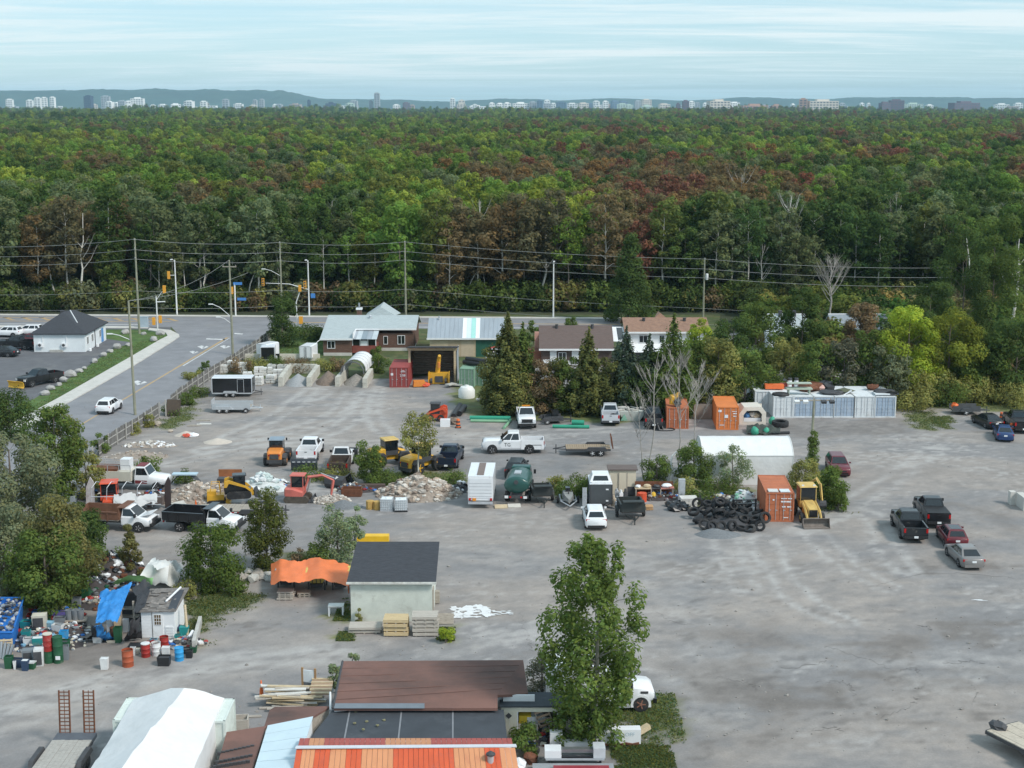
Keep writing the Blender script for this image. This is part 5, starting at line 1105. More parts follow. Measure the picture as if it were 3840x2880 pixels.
def bare_tree(name,label,base,top,r0,fork,seed,m=PALEBARK,spread=.16,twigs=40,group=None,lean=None,tw=.5):
 """leafless: trunk from base to top with forks and fine twigs (world points)"""
 rng=random.Random(seed);b=Vector(base);tp=Vector(top);t=thing(name,label,'tree',b,0,group);H=(tp-b).length;mb=MB();tm=MB()
 n=7;pts=[]
 for i in range(n+1):f=i/n;q=(tp-b)*f+Vector((rng.uniform(-1,1),rng.uniform(-1,1),0))*H*.018*(0 if i in(0,)else 1);pts.append(q)
 mb.tube(pts,[r0*(1-.82*i/n)for i in range(n+1)],6)
 for k in range(fork):
  f=rng.uniform(.40,.88);i=int(f*n);s=pts[i].lerp(pts[min(i+1,n)],f*n-i);a=rng.uniform(0,6.28);L=H*spread*rng.uniform(.6,1.35)*(1.5-f)
  m1=s+Vector((math.cos(a)*L*.45,math.sin(a)*L*.45,L*.55));e=s+Vector((math.cos(a)*L*.8,math.sin(a)*L*.8,L*1.25));mb.tube([s,m1,e],[r0*.34*(1.1-f*.6),r0*.2*(1.1-f*.5),.012],5,cap=False)
  for j in range(int(twigs/max(fork,1))):
   q=m1.lerp(e,rng.random());a2=a+rng.uniform(-1.4,1.4);l2=L*tw*rng.uniform(.4,1);tm.tube([q,q+Vector((math.cos(a2)*l2*.6,math.sin(a2)*l2*.6,l2*.8))],[.016,.006],3,cap=False)
 mb.build('trunk',m,t,60)
 if tm.v:structure(tm.build('twigs',GREYBARK,t),'stuff')
 return t
def snag(label,u0,v0,u1,v1,r0,fork,seed,d=None,**k):
 """dead trunk in the wood: lower end seen at (u0, v0), top at (u1, v1)"""
 y=d or 250.0;a=U(u0,v0,y);b=U(u1,v1,y+.5);k.setdefault('group','pale dead trunks in the forest')
 if a.z>.5:t=(a-b)/max(b.z-a.z,.1);a=a+t*a.z
 a.z=0;return bare_tree('dead_tree',label,a,b,r0,fork,seed,**k)
def veg():
 S='wild shrubs around the yard'
 plant('willow_tree','large grey green willow at the left edge of the yard','tree',55,2010,1625,300,'gg','round',.30,1.1,26,.05,.24,.2,'trees in the left thicket')
 plant('dark_leaved_tree','dark green tree rising in front of the pale sidewalk at left','tree',215,1890,1505,190,'g','round',.28,1.0,22,.10,.28,.15,'trees in the left thicket')
 plant('sparse_tree','sparse half bare tree beside the old bucket truck','tree',268,1870,1540,150,'ol','vase',.22,.22,16,.25,.22,.12,'trees in the left thicket',PALEBARK)
 plant('dark_leaved_tree','narrow dark green tree on the slope by the fence end','tree',330,1880,1700,110,'ol','round',.26,.7,14,.08,.3,.1,'trees in the left thicket')
 plant('leafy_shrub','big yellow brown bush in the left thicket','shrub',235,2240,1860,260,'yo','round',.26,1.0,24,.03,.26,.15,'bushes in the left thicket')
 plant('leafy_shrub','big green bush below the yellow brown one','shrub',180,2290,1990,310,'g','round',.26,1.1,26,.03,.24,.15,'bushes in the left thicket')
 plant('leafy_shrub','dark grey green bush at the left picture edge above blue bin','shrub',35,2240,1900,210,'gg','round',.26,1.0,22,.03,.28,.15,'bushes in the left thicket')
 plant('leafy_shrub','grey green bush right behind the white headed dump truck bed','shrub',330,2090,1900,150,'dg','round',.26,.9,18,.03,.3,.1,'bushes in the left thicket')
 plant('leafy_shrub','low dark bush beside the scrap heap','shrub',330,2170,2040,120,'g','round',.24,.9,14,.03,.3,.08,'bushes in the left thicket')
 plant('leafy_shrub','dark bush on the verge below the left parking lot','shrub',40,1640,1470,170,'dg','round',.28,.9,18,.03,.3,.1,S)
 plant('leafy_shrub','rough bush at the left end of the pale sidewalk','shrub',-10,1600,1500,120,'ol','round',.26,.8,14,.03,.3,.1,S)
 plant('young_tree','small cone shaped olive tree in front of the white dump truck','tree',490,2150,1950,105,'yo','cone',.2,.9,16,.05,.3,.06,'young trees along the middle of the yard')
 plant('leafy_shrub','wide green bush to the right of the small cone shaped tree','shrub',800,2200,1962,235,(.115,.165,.042),'round',.22,.9,24,.03,.26,.1,S)
 plant('young_tree','tall olive sapling left of the orange tarpaulin','tree',1005,2135,1845,140,(.125,.145,.04),'column',.22,.9,20,.04,.34,.07,'young trees along the middle of the yard')
 plant('poplar_sapling','pale green poplar sapling behind the orange tarpaulin','tree',1262,2120,1900,140,'pale','column',.22,.62,18,.10,.32,.07,'young trees along the middle of the yard')
 plant('poplar_sapling','thin poplar sapling against the black garage roof','tree',1335,2105,1905,70,'pale','column',.22,.6,12,.2,.36,.05,'young trees along the middle of the yard')
 plant('leafy_shrub','low dark weeds left of the poplar saplings','shrub',1190,2135,2045,90,'g','round',.2,.7,10,.03,.34,.05,S)
 plant('leafy_shrub','brownish scrub above the orange tarpaulin','shrub',1120,2130,2070,60,'br','round',.2,.6,9,.03,.34,.04,S)
 plant('leafy_shrub','dense green bush between white dump pickup and yellow grader','shrub',1392,1815,1660,110,'g','column',.22,1.1,18,.03,.32,.1,S)
 plant('young_tree','thin olive tree with bare stem in front of the yellow loader','tree',1566,1800,1545,140,'ol','round',.24,.5,18,.38,.26,.08,'young trees along the middle of the yard',PALEBARK)
 for u,w,v,tp,k,lb in((1160,120,1795,1763,'g','green weeds in front of the snow plough pickup'),(1265,140,1800,1768,'ol','green weeds below the white dump pickup'),(1450,120,1812,1775,'g','green weeds right of the dense bush'),(2150,130,1862,1796,'g','green bush behind the black boat trailer'),(2080,60,1825,1790,'ol','reedy weeds behind the small black trailer'),(2195,60,1850,1800,'g','green bush left of the white truck cap')):
  plant('leafy_shrub',lb,'shrub',u,v,tp,w,k,'round',.2,.9,12,.02,.34,.04,S)
 for u,v,tp,w,k,lb in((1700,1815,1785,90,'g','low green weeds between the rubble and the box truck'),(1240,1810,1770,70,'ol','scrub behind the black grapple bucket'),(690,1815,1775,70,'g','scrub behind the arched fender'),(2560,1850,1800,110,'ol','scrub between the workbench and the vine shrub'),(2640,1880,1835,120,'g','brush above the tyre heap'),(2300,1835,1800,60,'g','weeds behind the beige shed'),(880,2225,2175,90,'g','green weeds by the stone row'),(700,2240,2185,90,'ol','scrub right of the grey white tarpaulin'),(430,2120,2075,80,'g','weeds at the foot of the cone shaped tree'),(640,2330,2270,70,'g','green scrub right of the shack')):
  plant('leafy_shrub',lb,'shrub',u,v,tp,w,k,'round',.2,.9,12,.02,.34,.04,S)
 plant('big_poplar','tall leafy poplar standing between the brown roof and white truck','tree',2222,2790,1980,410,'pop','poplar',.27,1.3,110,.05,.12,.17,None,mat('poplar bark',(.26,.25,.21),.9,.2,2),sq=1.45)
 plant('leafy_shrub','dark twiggy bush under the left side of the big poplar','shrub',2030,2640,2440,110,'grey','round',.16,.45,20,.03,.28,.08,S)
 plant('leafy_shrub','green bush in front of the cream open shed','shrub',1975,2830,2715,105,'pop','round',.18,1.0,14,.03,.3,.06,S)
 plant('leafy_shrub','thick low green suckers at the foot of the big poplar','shrub',2150,2790,2650,160,'pop','round',.22,1.0,22,.02,.28,.08,S)
 plant('leafy_shrub','pale leaved weed beside the corner of the brown roof','shrub',1262,2600,2478,55,'pale','column',.16,.8,10,.03,.36,.04,S)
 plant('leafy_shrub','small pale weed peeping over the brown roof corner','shrub',1322,2520,2450,45,'pale','round',.14,.7,8,.03,.36,.03,S)
 plant('leafy_shrub','yellow green weed clump beside the lumber stacks','shrub',1672,2410,2350,56,'lime','round',.12,.8,8,.0,.36,.03,S)
 plant('leafy_shrub','small weed against the pale garage wall','shrub',1345,2335,2290,30,'ol','round',.1,.8,6,.0,.36,.03,S)
 bare_tree('bare_tree','slim bare birch left of the pair behind the workbench',P(2415,1805),P(2415,1805)+Vector((-.9,0,8.2)),.075,9,41,twigs=140,m=GREYBARK,group='bare birches in the middle of the yard',spread=.2)
 bare_tree('bare_tree','tallest bare birch leaning right behind the workbench',P(2432,1806),P(2432,1806)+Vector((.7,.3,12.6)),.09,11,42,twigs=160,m=GREYBARK,group='bare birches in the middle of the yard',spread=.16)
 bare_tree('bare_tree','tall twiggy bare birch beside the vine covered shrub',P(2548,1790),P(2548,1790)+Vector((-.2,0,12.6)),.08,16,43,twigs=380,m=GREYBARK,group='bare birches in the middle of the yard',spread=.17)
 bare_tree('bare_tree','bare birch with drooping twigs behind the white fabric shelter',P(2600,1775),P(2600,1775)+Vector((.4,.6,10.6)),.075,16,44,twigs=400,m=GREYBARK,group='bare birches in the middle of the yard',spread=.22)
 plant('leafy_shrub','dense vine covered shrub at the left end of the white fabric shelter','shrub',2605,1815,1662,145,'g','round',.22,1.1,20,.03,.3,.1,S)
 plant('leafy_shrub','green shrub at the feet of the bare birches','shrub',2462,1812,1715,100,'g','round',.22,.9,14,.03,.3,.08,S)
 plant('young_tree','sparse sapling against the white fabric shelter','tree',2748,1835,1665,120,'pale','round',.22,.38,16,.1,.26,.06,'young trees along the middle of the yard')
 plant('leafy_shrub','low bush in front of the white fabric shelter','shrub',2690,1850,1800,140,'g','round',.2,.8,14,.02,.32,.05,S)
 plant('leafy_shrub','brown green vine tangle round the yard light pole','shrub',3020,1838,1722,120,'ol','round',.22,1.0,18,.03,.3,.1,S)
 plant('leafy_shrub','bright green bush behind the yellow backhoe','shrub',3110,1900,1742,110,'pop','round',.22,1.1,20,.02,.3,.1,S)
 plant('leafy_shrub','low green bush to the right of the backhoe','shrub',3145,1915,1835,80,'pop','round',.2,1.0,14,.02,.34,.06,S)
 plant('climbing_vine','leafy vine climbing the yard light pole','vine',3046,1760,1620,34,'g','column',.18,1.2,34,.02,.55,.04)
 conifer('tall rust tinged cedar beside the striped metal roof',1905,1545,1180,215,'cedar',dens=1.3,droop=.05,name='cedar_tree',tiers=18)
 conifer('green cedar leaning on the rust tinged one',1960,1540,1225,150,'g',dens=1.2,droop=.05,name='cedar_tree',tiers=15)
 for u,v,tp,w,k,lb in((1860,1545,1300,120,'cedar','low brown cedar at the left end of the hedge'),(1930,1552,1390,130,'ol','scrubby cedar below the tall rust tinged one'),(2040,1550,1355,130,'br','red brown scrub in the hedge below the brown roof'),(2125,1552,1335,120,'g','green scrub beside the camouflage cover'),(2290,1552,1340,120,'cedar','scrubby cedar behind the white pickup')):
  plant('hedge_tree',lb,'tree',u,v,tp,w,k,'column',.3,.95,18,.04,.32,.1,'evergreens between the houses and the yard')
 conifer('slim green cedar in front of the brown roof',2205,1550,1240,190,'cedar',dens=1.0,droop=.08,name='cedar_tree',tiers=16)
 conifer('blue spruce at the right end of the brown roof',2345,1545,1240,220,'spruce',dens=1.1,name='spruce_tree')
 conifer('dark spruce between the two blue ones',2430,1545,1265,190,'spruce',dens=1.1,name='spruce_tree')
 conifer('tall green spruce in front of the orange roof',2520,1550,1190,240,'g',dens=1.0,name='spruce_tree')
 for u,v,tp,w,k,lb in((2470,1548,1300,130,'g','leafy green tree between the spruces below the white house'),(2600,1530,1270,170,'g','green tree below the right end of the orange roof'),(2690,1535,1262,190,'ol','olive tree left of the hidden grey roof'),(2790,1530,1300,170,'g','round green tree behind the bright orange container'),(2740,1460,1190,200,'dg','dark tree beside the orange roofed house'),(2830,1440,1120,190,'g','tall tree left of the grey hidden roofs'),(2990,1440,1060,170,'dg','tall dark tree in front of the grey hidden roof'),(2960,1470,1270,160,'ol','olive tree below the left grey roof'),(3060,1500,1280,180,'g','tree behind the left white containers'),(3160,1505,1270,160,'grey','grey green tree behind the middle containers'),(3250,1500,1230,170,'g','green tree below the right grey roof'),(3220,1440,1120,140,'br','brown tinged tree behind the right grey roof'),(3330,1520,1290,150,'gg','grey green bush tree at the right end of the containers'),(3430,1520,1380,150,'ol','green tree below the left lime tree'),(3530,1510,1400,150,'ol','green tree below the right lime tree'),(3640,1490,1220,180,'g','grey green willow right of the lime trees'),(3700,1500,1270,190,'g','green tree above the small trailer'),(3800,1500,1180,210,'dg','dark tree at the right picture edge'),(3850,1440,1240,190,'ol','olive tree at the far right edge'),(3480,1400,1050,190,'dg','tall dark tree rising behind the lime trees'),(3600,1330,850,240,'dg','very tall dark poplar at the right'),(3720,1320,800,230,'g','very tall green poplar at the far right'),(2620,1400,1200,110,'lime','bright green small tree behind the orange roof')):
  plant('broadleaf_tree',lb,'tree',u,v,tp,w,k,'round',.36,.85,24,.04,.26,.14,'broadleaf trees behind the containers')
 for u,w,v,tp,k in((3150,120,1510,1430,'g'),(2880,130,1520,1400,'g'),(3010,140,1520,1440,'ol'),(3420,130,1535,1460,'ol'),(3540,150,1520,1440,'g'),(3660,150,1510,1420,'ol'),(3790,150,1520,1440,'ol')):
  i=(2880,3010,3150,3420,3540,3660,3790).index(u);plant('leafy_shrub',('low shrub at the back left of the containers','low olive shrub behind the second container','low green shrub behind the middle of the containers','low shrub just right of the containers','low shrub above the grass track','low shrub left of the small grey trailer','low shrub at the far right above the parked cars')[i],'shrub',u,v,tp,w,k,'round',.28,.9,14,.02,.32,.06,'shrubs behind the containers')
 plant('hedge_tree','brown green scrub right of the camouflage cover','tree',2075,1550,1345,110,'cedar','column',.3,.9,16,.04,.32,.1,'evergreens between the houses and the yard')
 plant('hedge_tree','dark green scrub between spruces above the scrap bin','tree',2400,1552,1370,130,'dg','column',.3,.9,16,.04,.32,.1,'evergreens between the houses and the yard')
 plant('hedge_tree','scrub under the tall green spruce','tree',2490,1552,1390,130,'g','column',.3,.9,16,.04,.32,.1,'evergreens between the houses and the yard')
 plant('lime_green_tree','bright lime green tree, the taller left one of two','tree',3395,1505,1135,215,'lime','round',.32,1.05,26,.03,.25,.16,'two lime green trees')
 plant('lime_green_tree','bright lime green tree, the right one of two','tree',3550,1495,1162,225,(.25,.28,.05),'round',.32,1.0,24,.05,.26,.16,'two lime green trees')
 plant('big_dark_conifer','very large dark evergreen beside the main road','tree',2358,1212,868,215,'dg','cone',.42,1.3,40,.02,.24,.3,None)
 plant('small_tree','small round tree beyond the brown roof','tree',2140,1238,1190,46,'g','round',.3,1.0,10,.1,.34,.06,'small trees by the main road')
 plant('small_tree','drooping small tree left of the brown roof','tree',2000,1300,1210,60,'pop','vase',.3,.8,10,.2,.3,.06,'small trees by the main road')
 plant('small_tree','dark tree at the corner of side road and lawn','tree',1062,1300,1105,105,'dg','column',.32,1.0,20,.03,.34,.12,'small trees by the main road')
 plant('clipped_hedge','low dark hedge left of the brick bungalow','hedge',1160,1272,1222,130,'dg','column',.3,1.1,16,.02,.28,.06)
 plant('leafy_shrub','shrub growing against the brick bungalow wall','shrub',1410,1385,1300,48,'g','column',.24,1.0,10,.03,.36,.05,S)
 plant('leafy_shrub','shrub right of the arched white shelter','shrub',1420,1398,1330,70,'g','round',.24,.9,10,.03,.34,.05,S)
 for u,w,k,lb in((960,100,'ol','autumn weeds behind the left block stacks'),(1035,70,'g','green shrub beside the dark trailer by the wall'),(1110,110,'br','reddish weeds behind the gravel bay'),(1215,110,'ol','autumn weeds behind the soil bay'),(1265,60,'br','reddish weeds left of the arched shelter'),(900,90,'br','dry weeds by the end of the fence')):
  plant('weed_patch',lb,'weeds',u,1392 if u>950 else 1400,1350,w,k,'round',.24,.8,10,.02,.34,.04,'autumn weeds along the low wall')
 for u,v,tp,w,lb in((770,1400,1358,40,'shrub on the road side of the fence'),(735,1425,1395,60,'shrub leaning over the fence top'),(705,1420,1400,40,'small weed clump by the fence'),(505,1625,1590,60,'weeds at the yard side of the fence'),(555,1600,1560,50,'green weeds below the middle of the fence'),(640,1555,1520,70,'tall weeds below the gap in fence'),(700,1520,1480,60,'weeds left of the black trailer'),(380,1700,1630,60,'olive weeds at the lower fence end'),(740,1490,1455,70,'weeds beside fence above the black trailer'),(560,1785,1725,90,'dark green bush behind old truck cab')):
  plant('leafy_shrub',lb,'shrub',u,v,tp,w,'ol' if u%2 else 'g','round',.22,.9,10,.02,.34,.04,'weeds along the board fence')
 snag('crooked white dead trunk rising near the left of forest edge',305,1085,310,800,.26,5,1);snag('leaning pale stump trunk left of the crooked one',190,1045,165,903,.22,1,2,twigs=4)
 snag('thin leaning pale trunk behind the traffic signals',925,1120,985,935,.16,3,3);snag('straight slim trunk right of the far lamp post',690,1085,687,944,.15,1,4,twigs=4);snag('slim pale trunk between two lamp posts',768,1130,764,935,.17,2,5);snag('thin grey trunk left of the first white lamp post',597,1070,596,955,.12,1,6,twigs=3)
 snag('white forked dead crown above the tall middle pole',1505,1000,1498,765,.20,7,7,d=300,spread=.22);snag('big white forked dead tree in the middle of the forest',2040,1090,2052,832,.30,8,8,spread=.22);snag('grey bare tree high in the middle wood',1930,900,1935,690,.2,12,9,d=345,m=GREYBARK,twigs=130,spread=.24);snag('second grey bare tree beside the middle one',1968,900,1972,682,.2,12,10,d=350,m=GREYBARK,twigs=130,spread=.24)
 snag('leaning pale trunk behind the striped roof',1738,1110,1795,1010,.2,1,11,twigs=4);snag('short pale trunk near the lone lamp post',1820,1105,1815,1020,.13,1,12,twigs=3)
 snag('tall white birch with forked crown right of centre',2958,985,2965,738,.25,12,13,d=252,twigs=120,spread=.2);snag('second stem of the tall white birch',2968,950,2990,745,.2,10,14,d=252.5,twigs=100,spread=.18);snag('grey slim bare birch left of the tall white one',2850,1108,2860,915,.15,10,15,d=249,twigs=90,spread=.15);snag('short white trunk piece in the red leaved wood',3185,980,3208,838,.2,1,16,d=262,twigs=4);snag('white bare crown high among the red trees',2790,900,2780,655,.22,10,17,d=330,twigs=60,spread=.3)
 snag('pale trunk in the dark grove at right',3650,1120,3620,870,.22,2,18,d=236,twigs=6);snag('second pale trunk in the dark grove at right',3668,1180,3670,1000,.22,1,19,d=234,twigs=4);snag('bent silver crown above the dark right grove',3350,940,3375,770,.24,9,20,d=268,twigs=80,spread=.3,m=GREYBARK)
 rng=random.Random(33);LN=[q[1]for q in LAND]
 for k in range(14):
  u=120+k*272+rng.uniform(-80,80);dd=rng.choice([270,300,330,370,420]);v1=proj((0,dd,0))[1]-rng.uniform(15.5,18.5)*F/dd;snag(f'grey leafless tree standing among green crowns {LN[k % 14]}',u,v1+120,u+rng.uniform(-14,14),v1,.17,10,60+k,d=dd,twigs=70,spread=.2,m=rng.choice([GREYBARK,PALEBARK]))
 bare_tree('bare_tree','wide fan shaped bare tree above the hidden grey roofs',U(3118,1160,231)*Vector((1,1,0))if False else Vector((U(3118,1160,226).x,U(3118,1160,226).y,0)),U(3116,985,226),.22,24,21,twigs=420,spread=.24,m=GREYBARK,tw=.7)
 bare_tree('bare_tree','white birch with crooked limbs at the right picture edge',Vector((U(3800,1250,215).x,U(3800,1250,215).y,0)),U(3822,895,215),.30,9,22,twigs=50,spread=.2)
veg()
def undergrowth():
 """bank of bushes along the forest edge, one mass"""
 me,cs=crown('bush mesh',4.2,4.6,.1,16,900,.5,900,'round',.32,.8);src=thing('roadside_bush','broad dark bush at the foot of the forest beside the lone lamp post','shrub',(U(2040,1170,247).x,247.2,0));c=link('crown',me,src);c['tint']=TINT['dg'];limbs(MB(),3,.06,cs,random.Random(1)).build('trunk',BARK,src)
 rng=random.Random(77);pts=[]
 for k in range(900):
  y=246.2+rng.random()**1.6*26;x=rng.uniform(-.40,.40)*y;kk=rng.choice(['dg','dg','g','ol','gg','br','g']);q=TINT[kk];f=rng.uniform(.7,1.1)
  pts.append((x,y,0,rng.uniform(0,6.28),rng.uniform(.45,1.25),kk,tuple(a*f for a in q)))
 for k in range(170):
  x=rng.uniform(34,90);y=rng.uniform(178,244)
  if x/y>.17:pts.append((x,y,0,rng.uniform(0,6.28),rng.uniform(.6,1.3),'g',tuple(a*rng.uniform(.7,1.1)for a in TINT[rng.choice(['dg','g','ol'])])))
 scatter('undergrowth',pts,{0:c})
undergrowth()
def tufts():
 """short grass and weeds standing on the grassy patches of the yard"""
 rng=np.random.RandomState(3);A=[]
 for poly,n in[(g,420)for g in GRASS[:3]]+[(g,160)for g in GRASS[3:12]]+[(g,120)for g in GRASS[13:]]+[([(420,1310),(560,1275),(620,1262),(540,1315),(250,1480),(60,1600),(30,1590),(300,1400)],500),([(1040,1300),(1210,1285),(1210,1330),(1040,1340)],200)]:
  w=np.array(gp(poly));lo,hi=w.min(0),w.max(0);n*=11;X=rng.uniform(lo[0],hi[0],n*3);Y=rng.uniform(lo[1],hi[1],n*3);k=(inpoly(X,Y,[tuple(q)for q in w])+(fbm(X*.5,Y*.8,2,4,.7)-.5)*5+rng.normal(size=n*3)*.3)>0;X,Y=X[k][:n],Y[k][:n];m=len(X)
  if not m:continue
  C=np.stack([X,Y,rng.uniform(.02,.10,m)],1);A.append((C,rng.uniform(.05,.14,m),np.stack([rng.normal(size=m),rng.normal(size=m)-.4,rng.uniform(.2,1,m)],1),colour_var(rng,m,rng.uniform(.8,1.2),.2,.2)))
 o=link('grass_tufts',leaf_mesh('grass tufts',*[np.concatenate([x[k]for x in A])for k in range(4)],rng));o['kind']='stuff';o['tint']=(.14,.175,.06)
tufts()
POLEW=mat('greenish timber pole',(.27,.27,.20),.9,.2,1,dirt=(.18,.17,.13),dirt_amt=.3)
LPOLE=mat('pale lamp post',(.74,.75,.75),.6,.08,1)
SIGY=mat('signal yellow',(.78,.36,.04),.55,.1,1)
def utility_pole(label,u,v,vtop,r=.17,du=0,arms=(),lamp=None,cap=None,group='timber utility poles',ud=None,fix=None):
 p=P(u,v);H=topz(u,v,vtop);t=thing('utility_pole',label,'utility pole',p,0,group);lx=du/PX(v)
 m=MB();m.tube([(0,0,0),(lx*.5,0,H*.5),(lx,0,H)],[r,r*.85,r*.65],8);m.build('pole',POLEW,t)
 for f,w in arms:a=MB();z=H*f;a.box(lx*f-w/2,lx*f+w/2,-.09,.03,z-.06,z+.06);[a.cyl((lx*f+k*w*.45,-.03,z+.06),(lx*f+k*w*.45,-.03,z+.24),.05,n=6)for k in(-1,0,1)];a.build('crossarm',WOOD,t)
 for lf,dx,dz in(lamp or()):
  a=MB();z=H*lf;x=lx*lf;a.tube([(x,0,z),(x+dx*.6,-.1,z+dz*.75),(x+dx,-.15,z+dz)],.045,5);am=a.build('lamp_arm',LPOLE,t);h=MB();s=1 if dx>0 else-1;h.cbox((x+dx+s*.25,-.15,z+dz),(.62,.24,.12),ry=0);h.build('lamp_head',LPOLE,am)
 for f in(.99,.90,.80)if fix else():q=MB();q.cyl((lx*f,-.2,H*f),(lx*f,-.45,H*f),.06,n=6);q.build('insulator',GALV,t)
 return t,p+Vector((lx,0,H)),H
def wires():
 W1,pA,hA=utility_pole('tall timber pole beside the hip roofed house',523,1252,893,.19,0,fix=1)
 W2,pB,hB=utility_pole('leaning timber pole with street lamp beside the white SUV',507,1556,1128,.17,-3,lamp=((.66,-2.1,.75),),fix=None)
 W3,pC,hC=utility_pole('timber pole with double lamp arms standing at the side road fence',873,1330,975,.18,0,arms=((.93,2.0),),lamp=((.40,-2.6,1.9),(.33,-1.6,1.0)))
 W4,pD,hD=utility_pole('timber pole rising behind the dark corner tree',1058,1192,905,.17,0,lamp=((.55,-2.6,1.2),),fix=1)
 W5,pE,hE=utility_pole('timber pole behind the brick bungalow',1522,1184,903,.18,0,fix=1)
 W6,pF,hF=utility_pole('timber pole with white transformer near the orange roof',2636,1222,967,.17,0,fix=1)
 q=MB();q.lathe([(.2,0),(.24,.1),(.24,.9),(.2,1.0)],10,(.42,-.1,hF*.68));q.build('transformer',LPOLE,W6)
 W7,pG,hG=utility_pole('yard light pole with three floodlights by the white fabric shelter',3038,1752,1497,.16,5,arms=((.985,3.6),))
 for k in(-1.75,-.9,.9,1.7):q=MB();q.cbox((5/PX(1752)+k,-.25,hG*.985-.1),(.5,.34,.26),rx=.4);q.build('floodlight',LPOLE if k<0 else SHADOWY,W7)
 def wire(a,b,sag,label,r=.028):
  pts=[a.lerp(b,k/14)+Vector((0,0,-sag*4*(k/14)*(1-k/14)))for k in range(15)];mb=MB();mb.tube(pts,r,4);single('power_line',mb,WIRE,label,'power line',group='power lines along the main road')
 WIRE=mat('weathered cable',(.30,.31,.30),.7,.1,1)
 far=U(-160,920,238);fr=U(3560,1000,236);run=[far,pA,pD,pE,pF,fr];nm=['left of the tall pole by the hip roofed house','between the tall left pole and the pole behind the corner tree','between the corner tree pole and the bungalow pole','between the bungalow pole and transformer pole','right of the transformer pole']
 for z,lv in((-.15,'top'),(-1.75,'second'),(-3.2,'third')):
  for i in range(5):wire(run[i]+Vector((0,-.4,z)),run[i+1]+Vector((0,-.4,z)),.5,f'{lv} wire {nm[i]}')
 for z,lv in((-8.2,'low'),(-10.8,'lowest')):
  for i in range(5):wire(run[i]+Vector((0,-.3,z)),run[i+1]+Vector((0,-.3,z)),.35,f'{lv} dark wire {nm[i]}',.022)
 wire(pB,pB+Vector((9,26,.2)),.6,'guy wire from the leaning lamp pole towards the main road',.02);wire(pB,pC,1.0,'wire from the leaning lamp pole to the side road fence pole',.02)
 for u,v,tp,lb in((664,1180,968,'white lamp post behind the traffic signals at left'),(1160,1183,970,'white lamp post with signal arm right of the junction'),(2075,1191,975,'lone white lamp post on the main road behind the brown roof')):
  H=topz(u,v,tp);t=thing('lamp_post',lb,'lamp post',P(u,v),0,'white lamp posts on the main road');m=MB();m.tube([(0,0,0),(0,0,H*.97)],[.14,.09],8);m.build('post',LPOLE,t);h=MB();h.tube([(0,0,H*.93),(.0,-1.2,H*.985),(0,-1.9,H)],.05,5);h.cbox((0,-2.2,H),(.3,.8,.12));h.build('lamp_head',LPOLE,t)
  if u==1160:
   a=MB();a.tube([(0,0,H*.46),(-3.2,-.3,H*.56),(-7.2,-.6,H*.58)],[.09,.07,.05],5);a.build('signal_arm',LPOLE,t)
   for x,z in((-7.6,.60),(-.5,.55)):q=MB();q.box(x-.22,x+.22,-.85,-.6,H*z-.65,H*z+.65);sg=q.build('signal_head',SIGY,t);q=MB();[q.cyl((x,-.86,H*z-.42+.42*j),(x,-.90,H*z-.42+.42*j),.14,n=10)for j in range(3)];q.build('lens',SHADOWY,sg)
   q=MB();q.box(.35,1.1,-.1,-.05,H*.31,H*.39);q.build('street_sign',mat('blue sign',(.06,.22,.55),.5,.05),t)
  if u==664:q=MB();q.box(-1.3,-.85,-.3,-.05,6.2,7.5);q.build('signal_head',SIGY,t);q=MB();q.tube([(0,0,6.8),(-.9,-.1,6.8)],.05,4);q.build('bracket',LPOLE,t)
 t=thing('signal_post','white signal post at the left corner of the side road','traffic signal',P(592,1248),0,'traffic signals at the junction');H=topz(592,1248,1112);m=MB();m.tube([(0,0,0),(0,0,H)],.10,8);m.build('post',LPOLE,t);a=MB();a.tube([(0,0,H*.9),(.9,0,H*1.12),(1.4,0,H*1.18)],.05,5);a.tube([(0,0,H*.85),(1.4,0,H*.86)],.08,4);a.build('arm',LPOLE,t)
 for x,z in((1.35,H*1.2),(-.55,H*.22+.6),(.5,H*.22+.9)):q=MB();q.box(x-.22,x+.22,-.2,.1,z-.6,z+.6);q.build('signal_head',SIGY,t)
 t=thing('signal_post','signal post with blue street sign right of the fence pole','traffic signal',P(884,1184),0,'traffic signals at the junction');H=topz(884,1184,1063);m=MB();m.tube([(0,0,0),(0,0,H)],.13,8);m.build('post',LPOLE,t);q=MB();q.box(-.85,-.25,-.3,0,H*.68,H*.90);q.build('signal_head',SIGY,t)
 for x,z in((0,H*.98),(.6,H*.50)):q=MB();q.box(x-.2,x+1.3,-.12,-.08,z-.12,z+.34);q.build('street_sign',mat('blue sign',(.06,.22,.55),.5,.05),t)
 t=thing('signal_post','orange signal half hidden by the dark corner tree','traffic signal',P(1116,1232),0,'traffic signals at the junction');H=topz(1116,1232,1090);m=MB();m.tube([(0,0,0),(-.1,0,H*.7),(.6,0,H)],.09,6);m.build('post',LPOLE,t);q=MB();q.box(.35,.8,-.3,0,H*.98,H*1.15);q.build('signal_head',SIGY,t);q=MB();q.box(.3,.9,-.3,0,.8,2.0);q.build('signal_head',SIGY,t)
 mb=MB();mb.box(-.65,.65,-.35,.35,.1,1.7);mb.box(-.7,.7,-.4,.4,0,.1);mb.box(-.7,.7,-.4,.4,1.7,1.76);mb.box(-.02,.02,-.37,-.35,.2,1.6);single('utility_cabinet',mb,mat('pale blue grey metal',(.40,.48,.54),.5,.08),'blue grey utility cabinet at the road corner beside the tall pole','utility cabinet',P(541,1228))
wires()
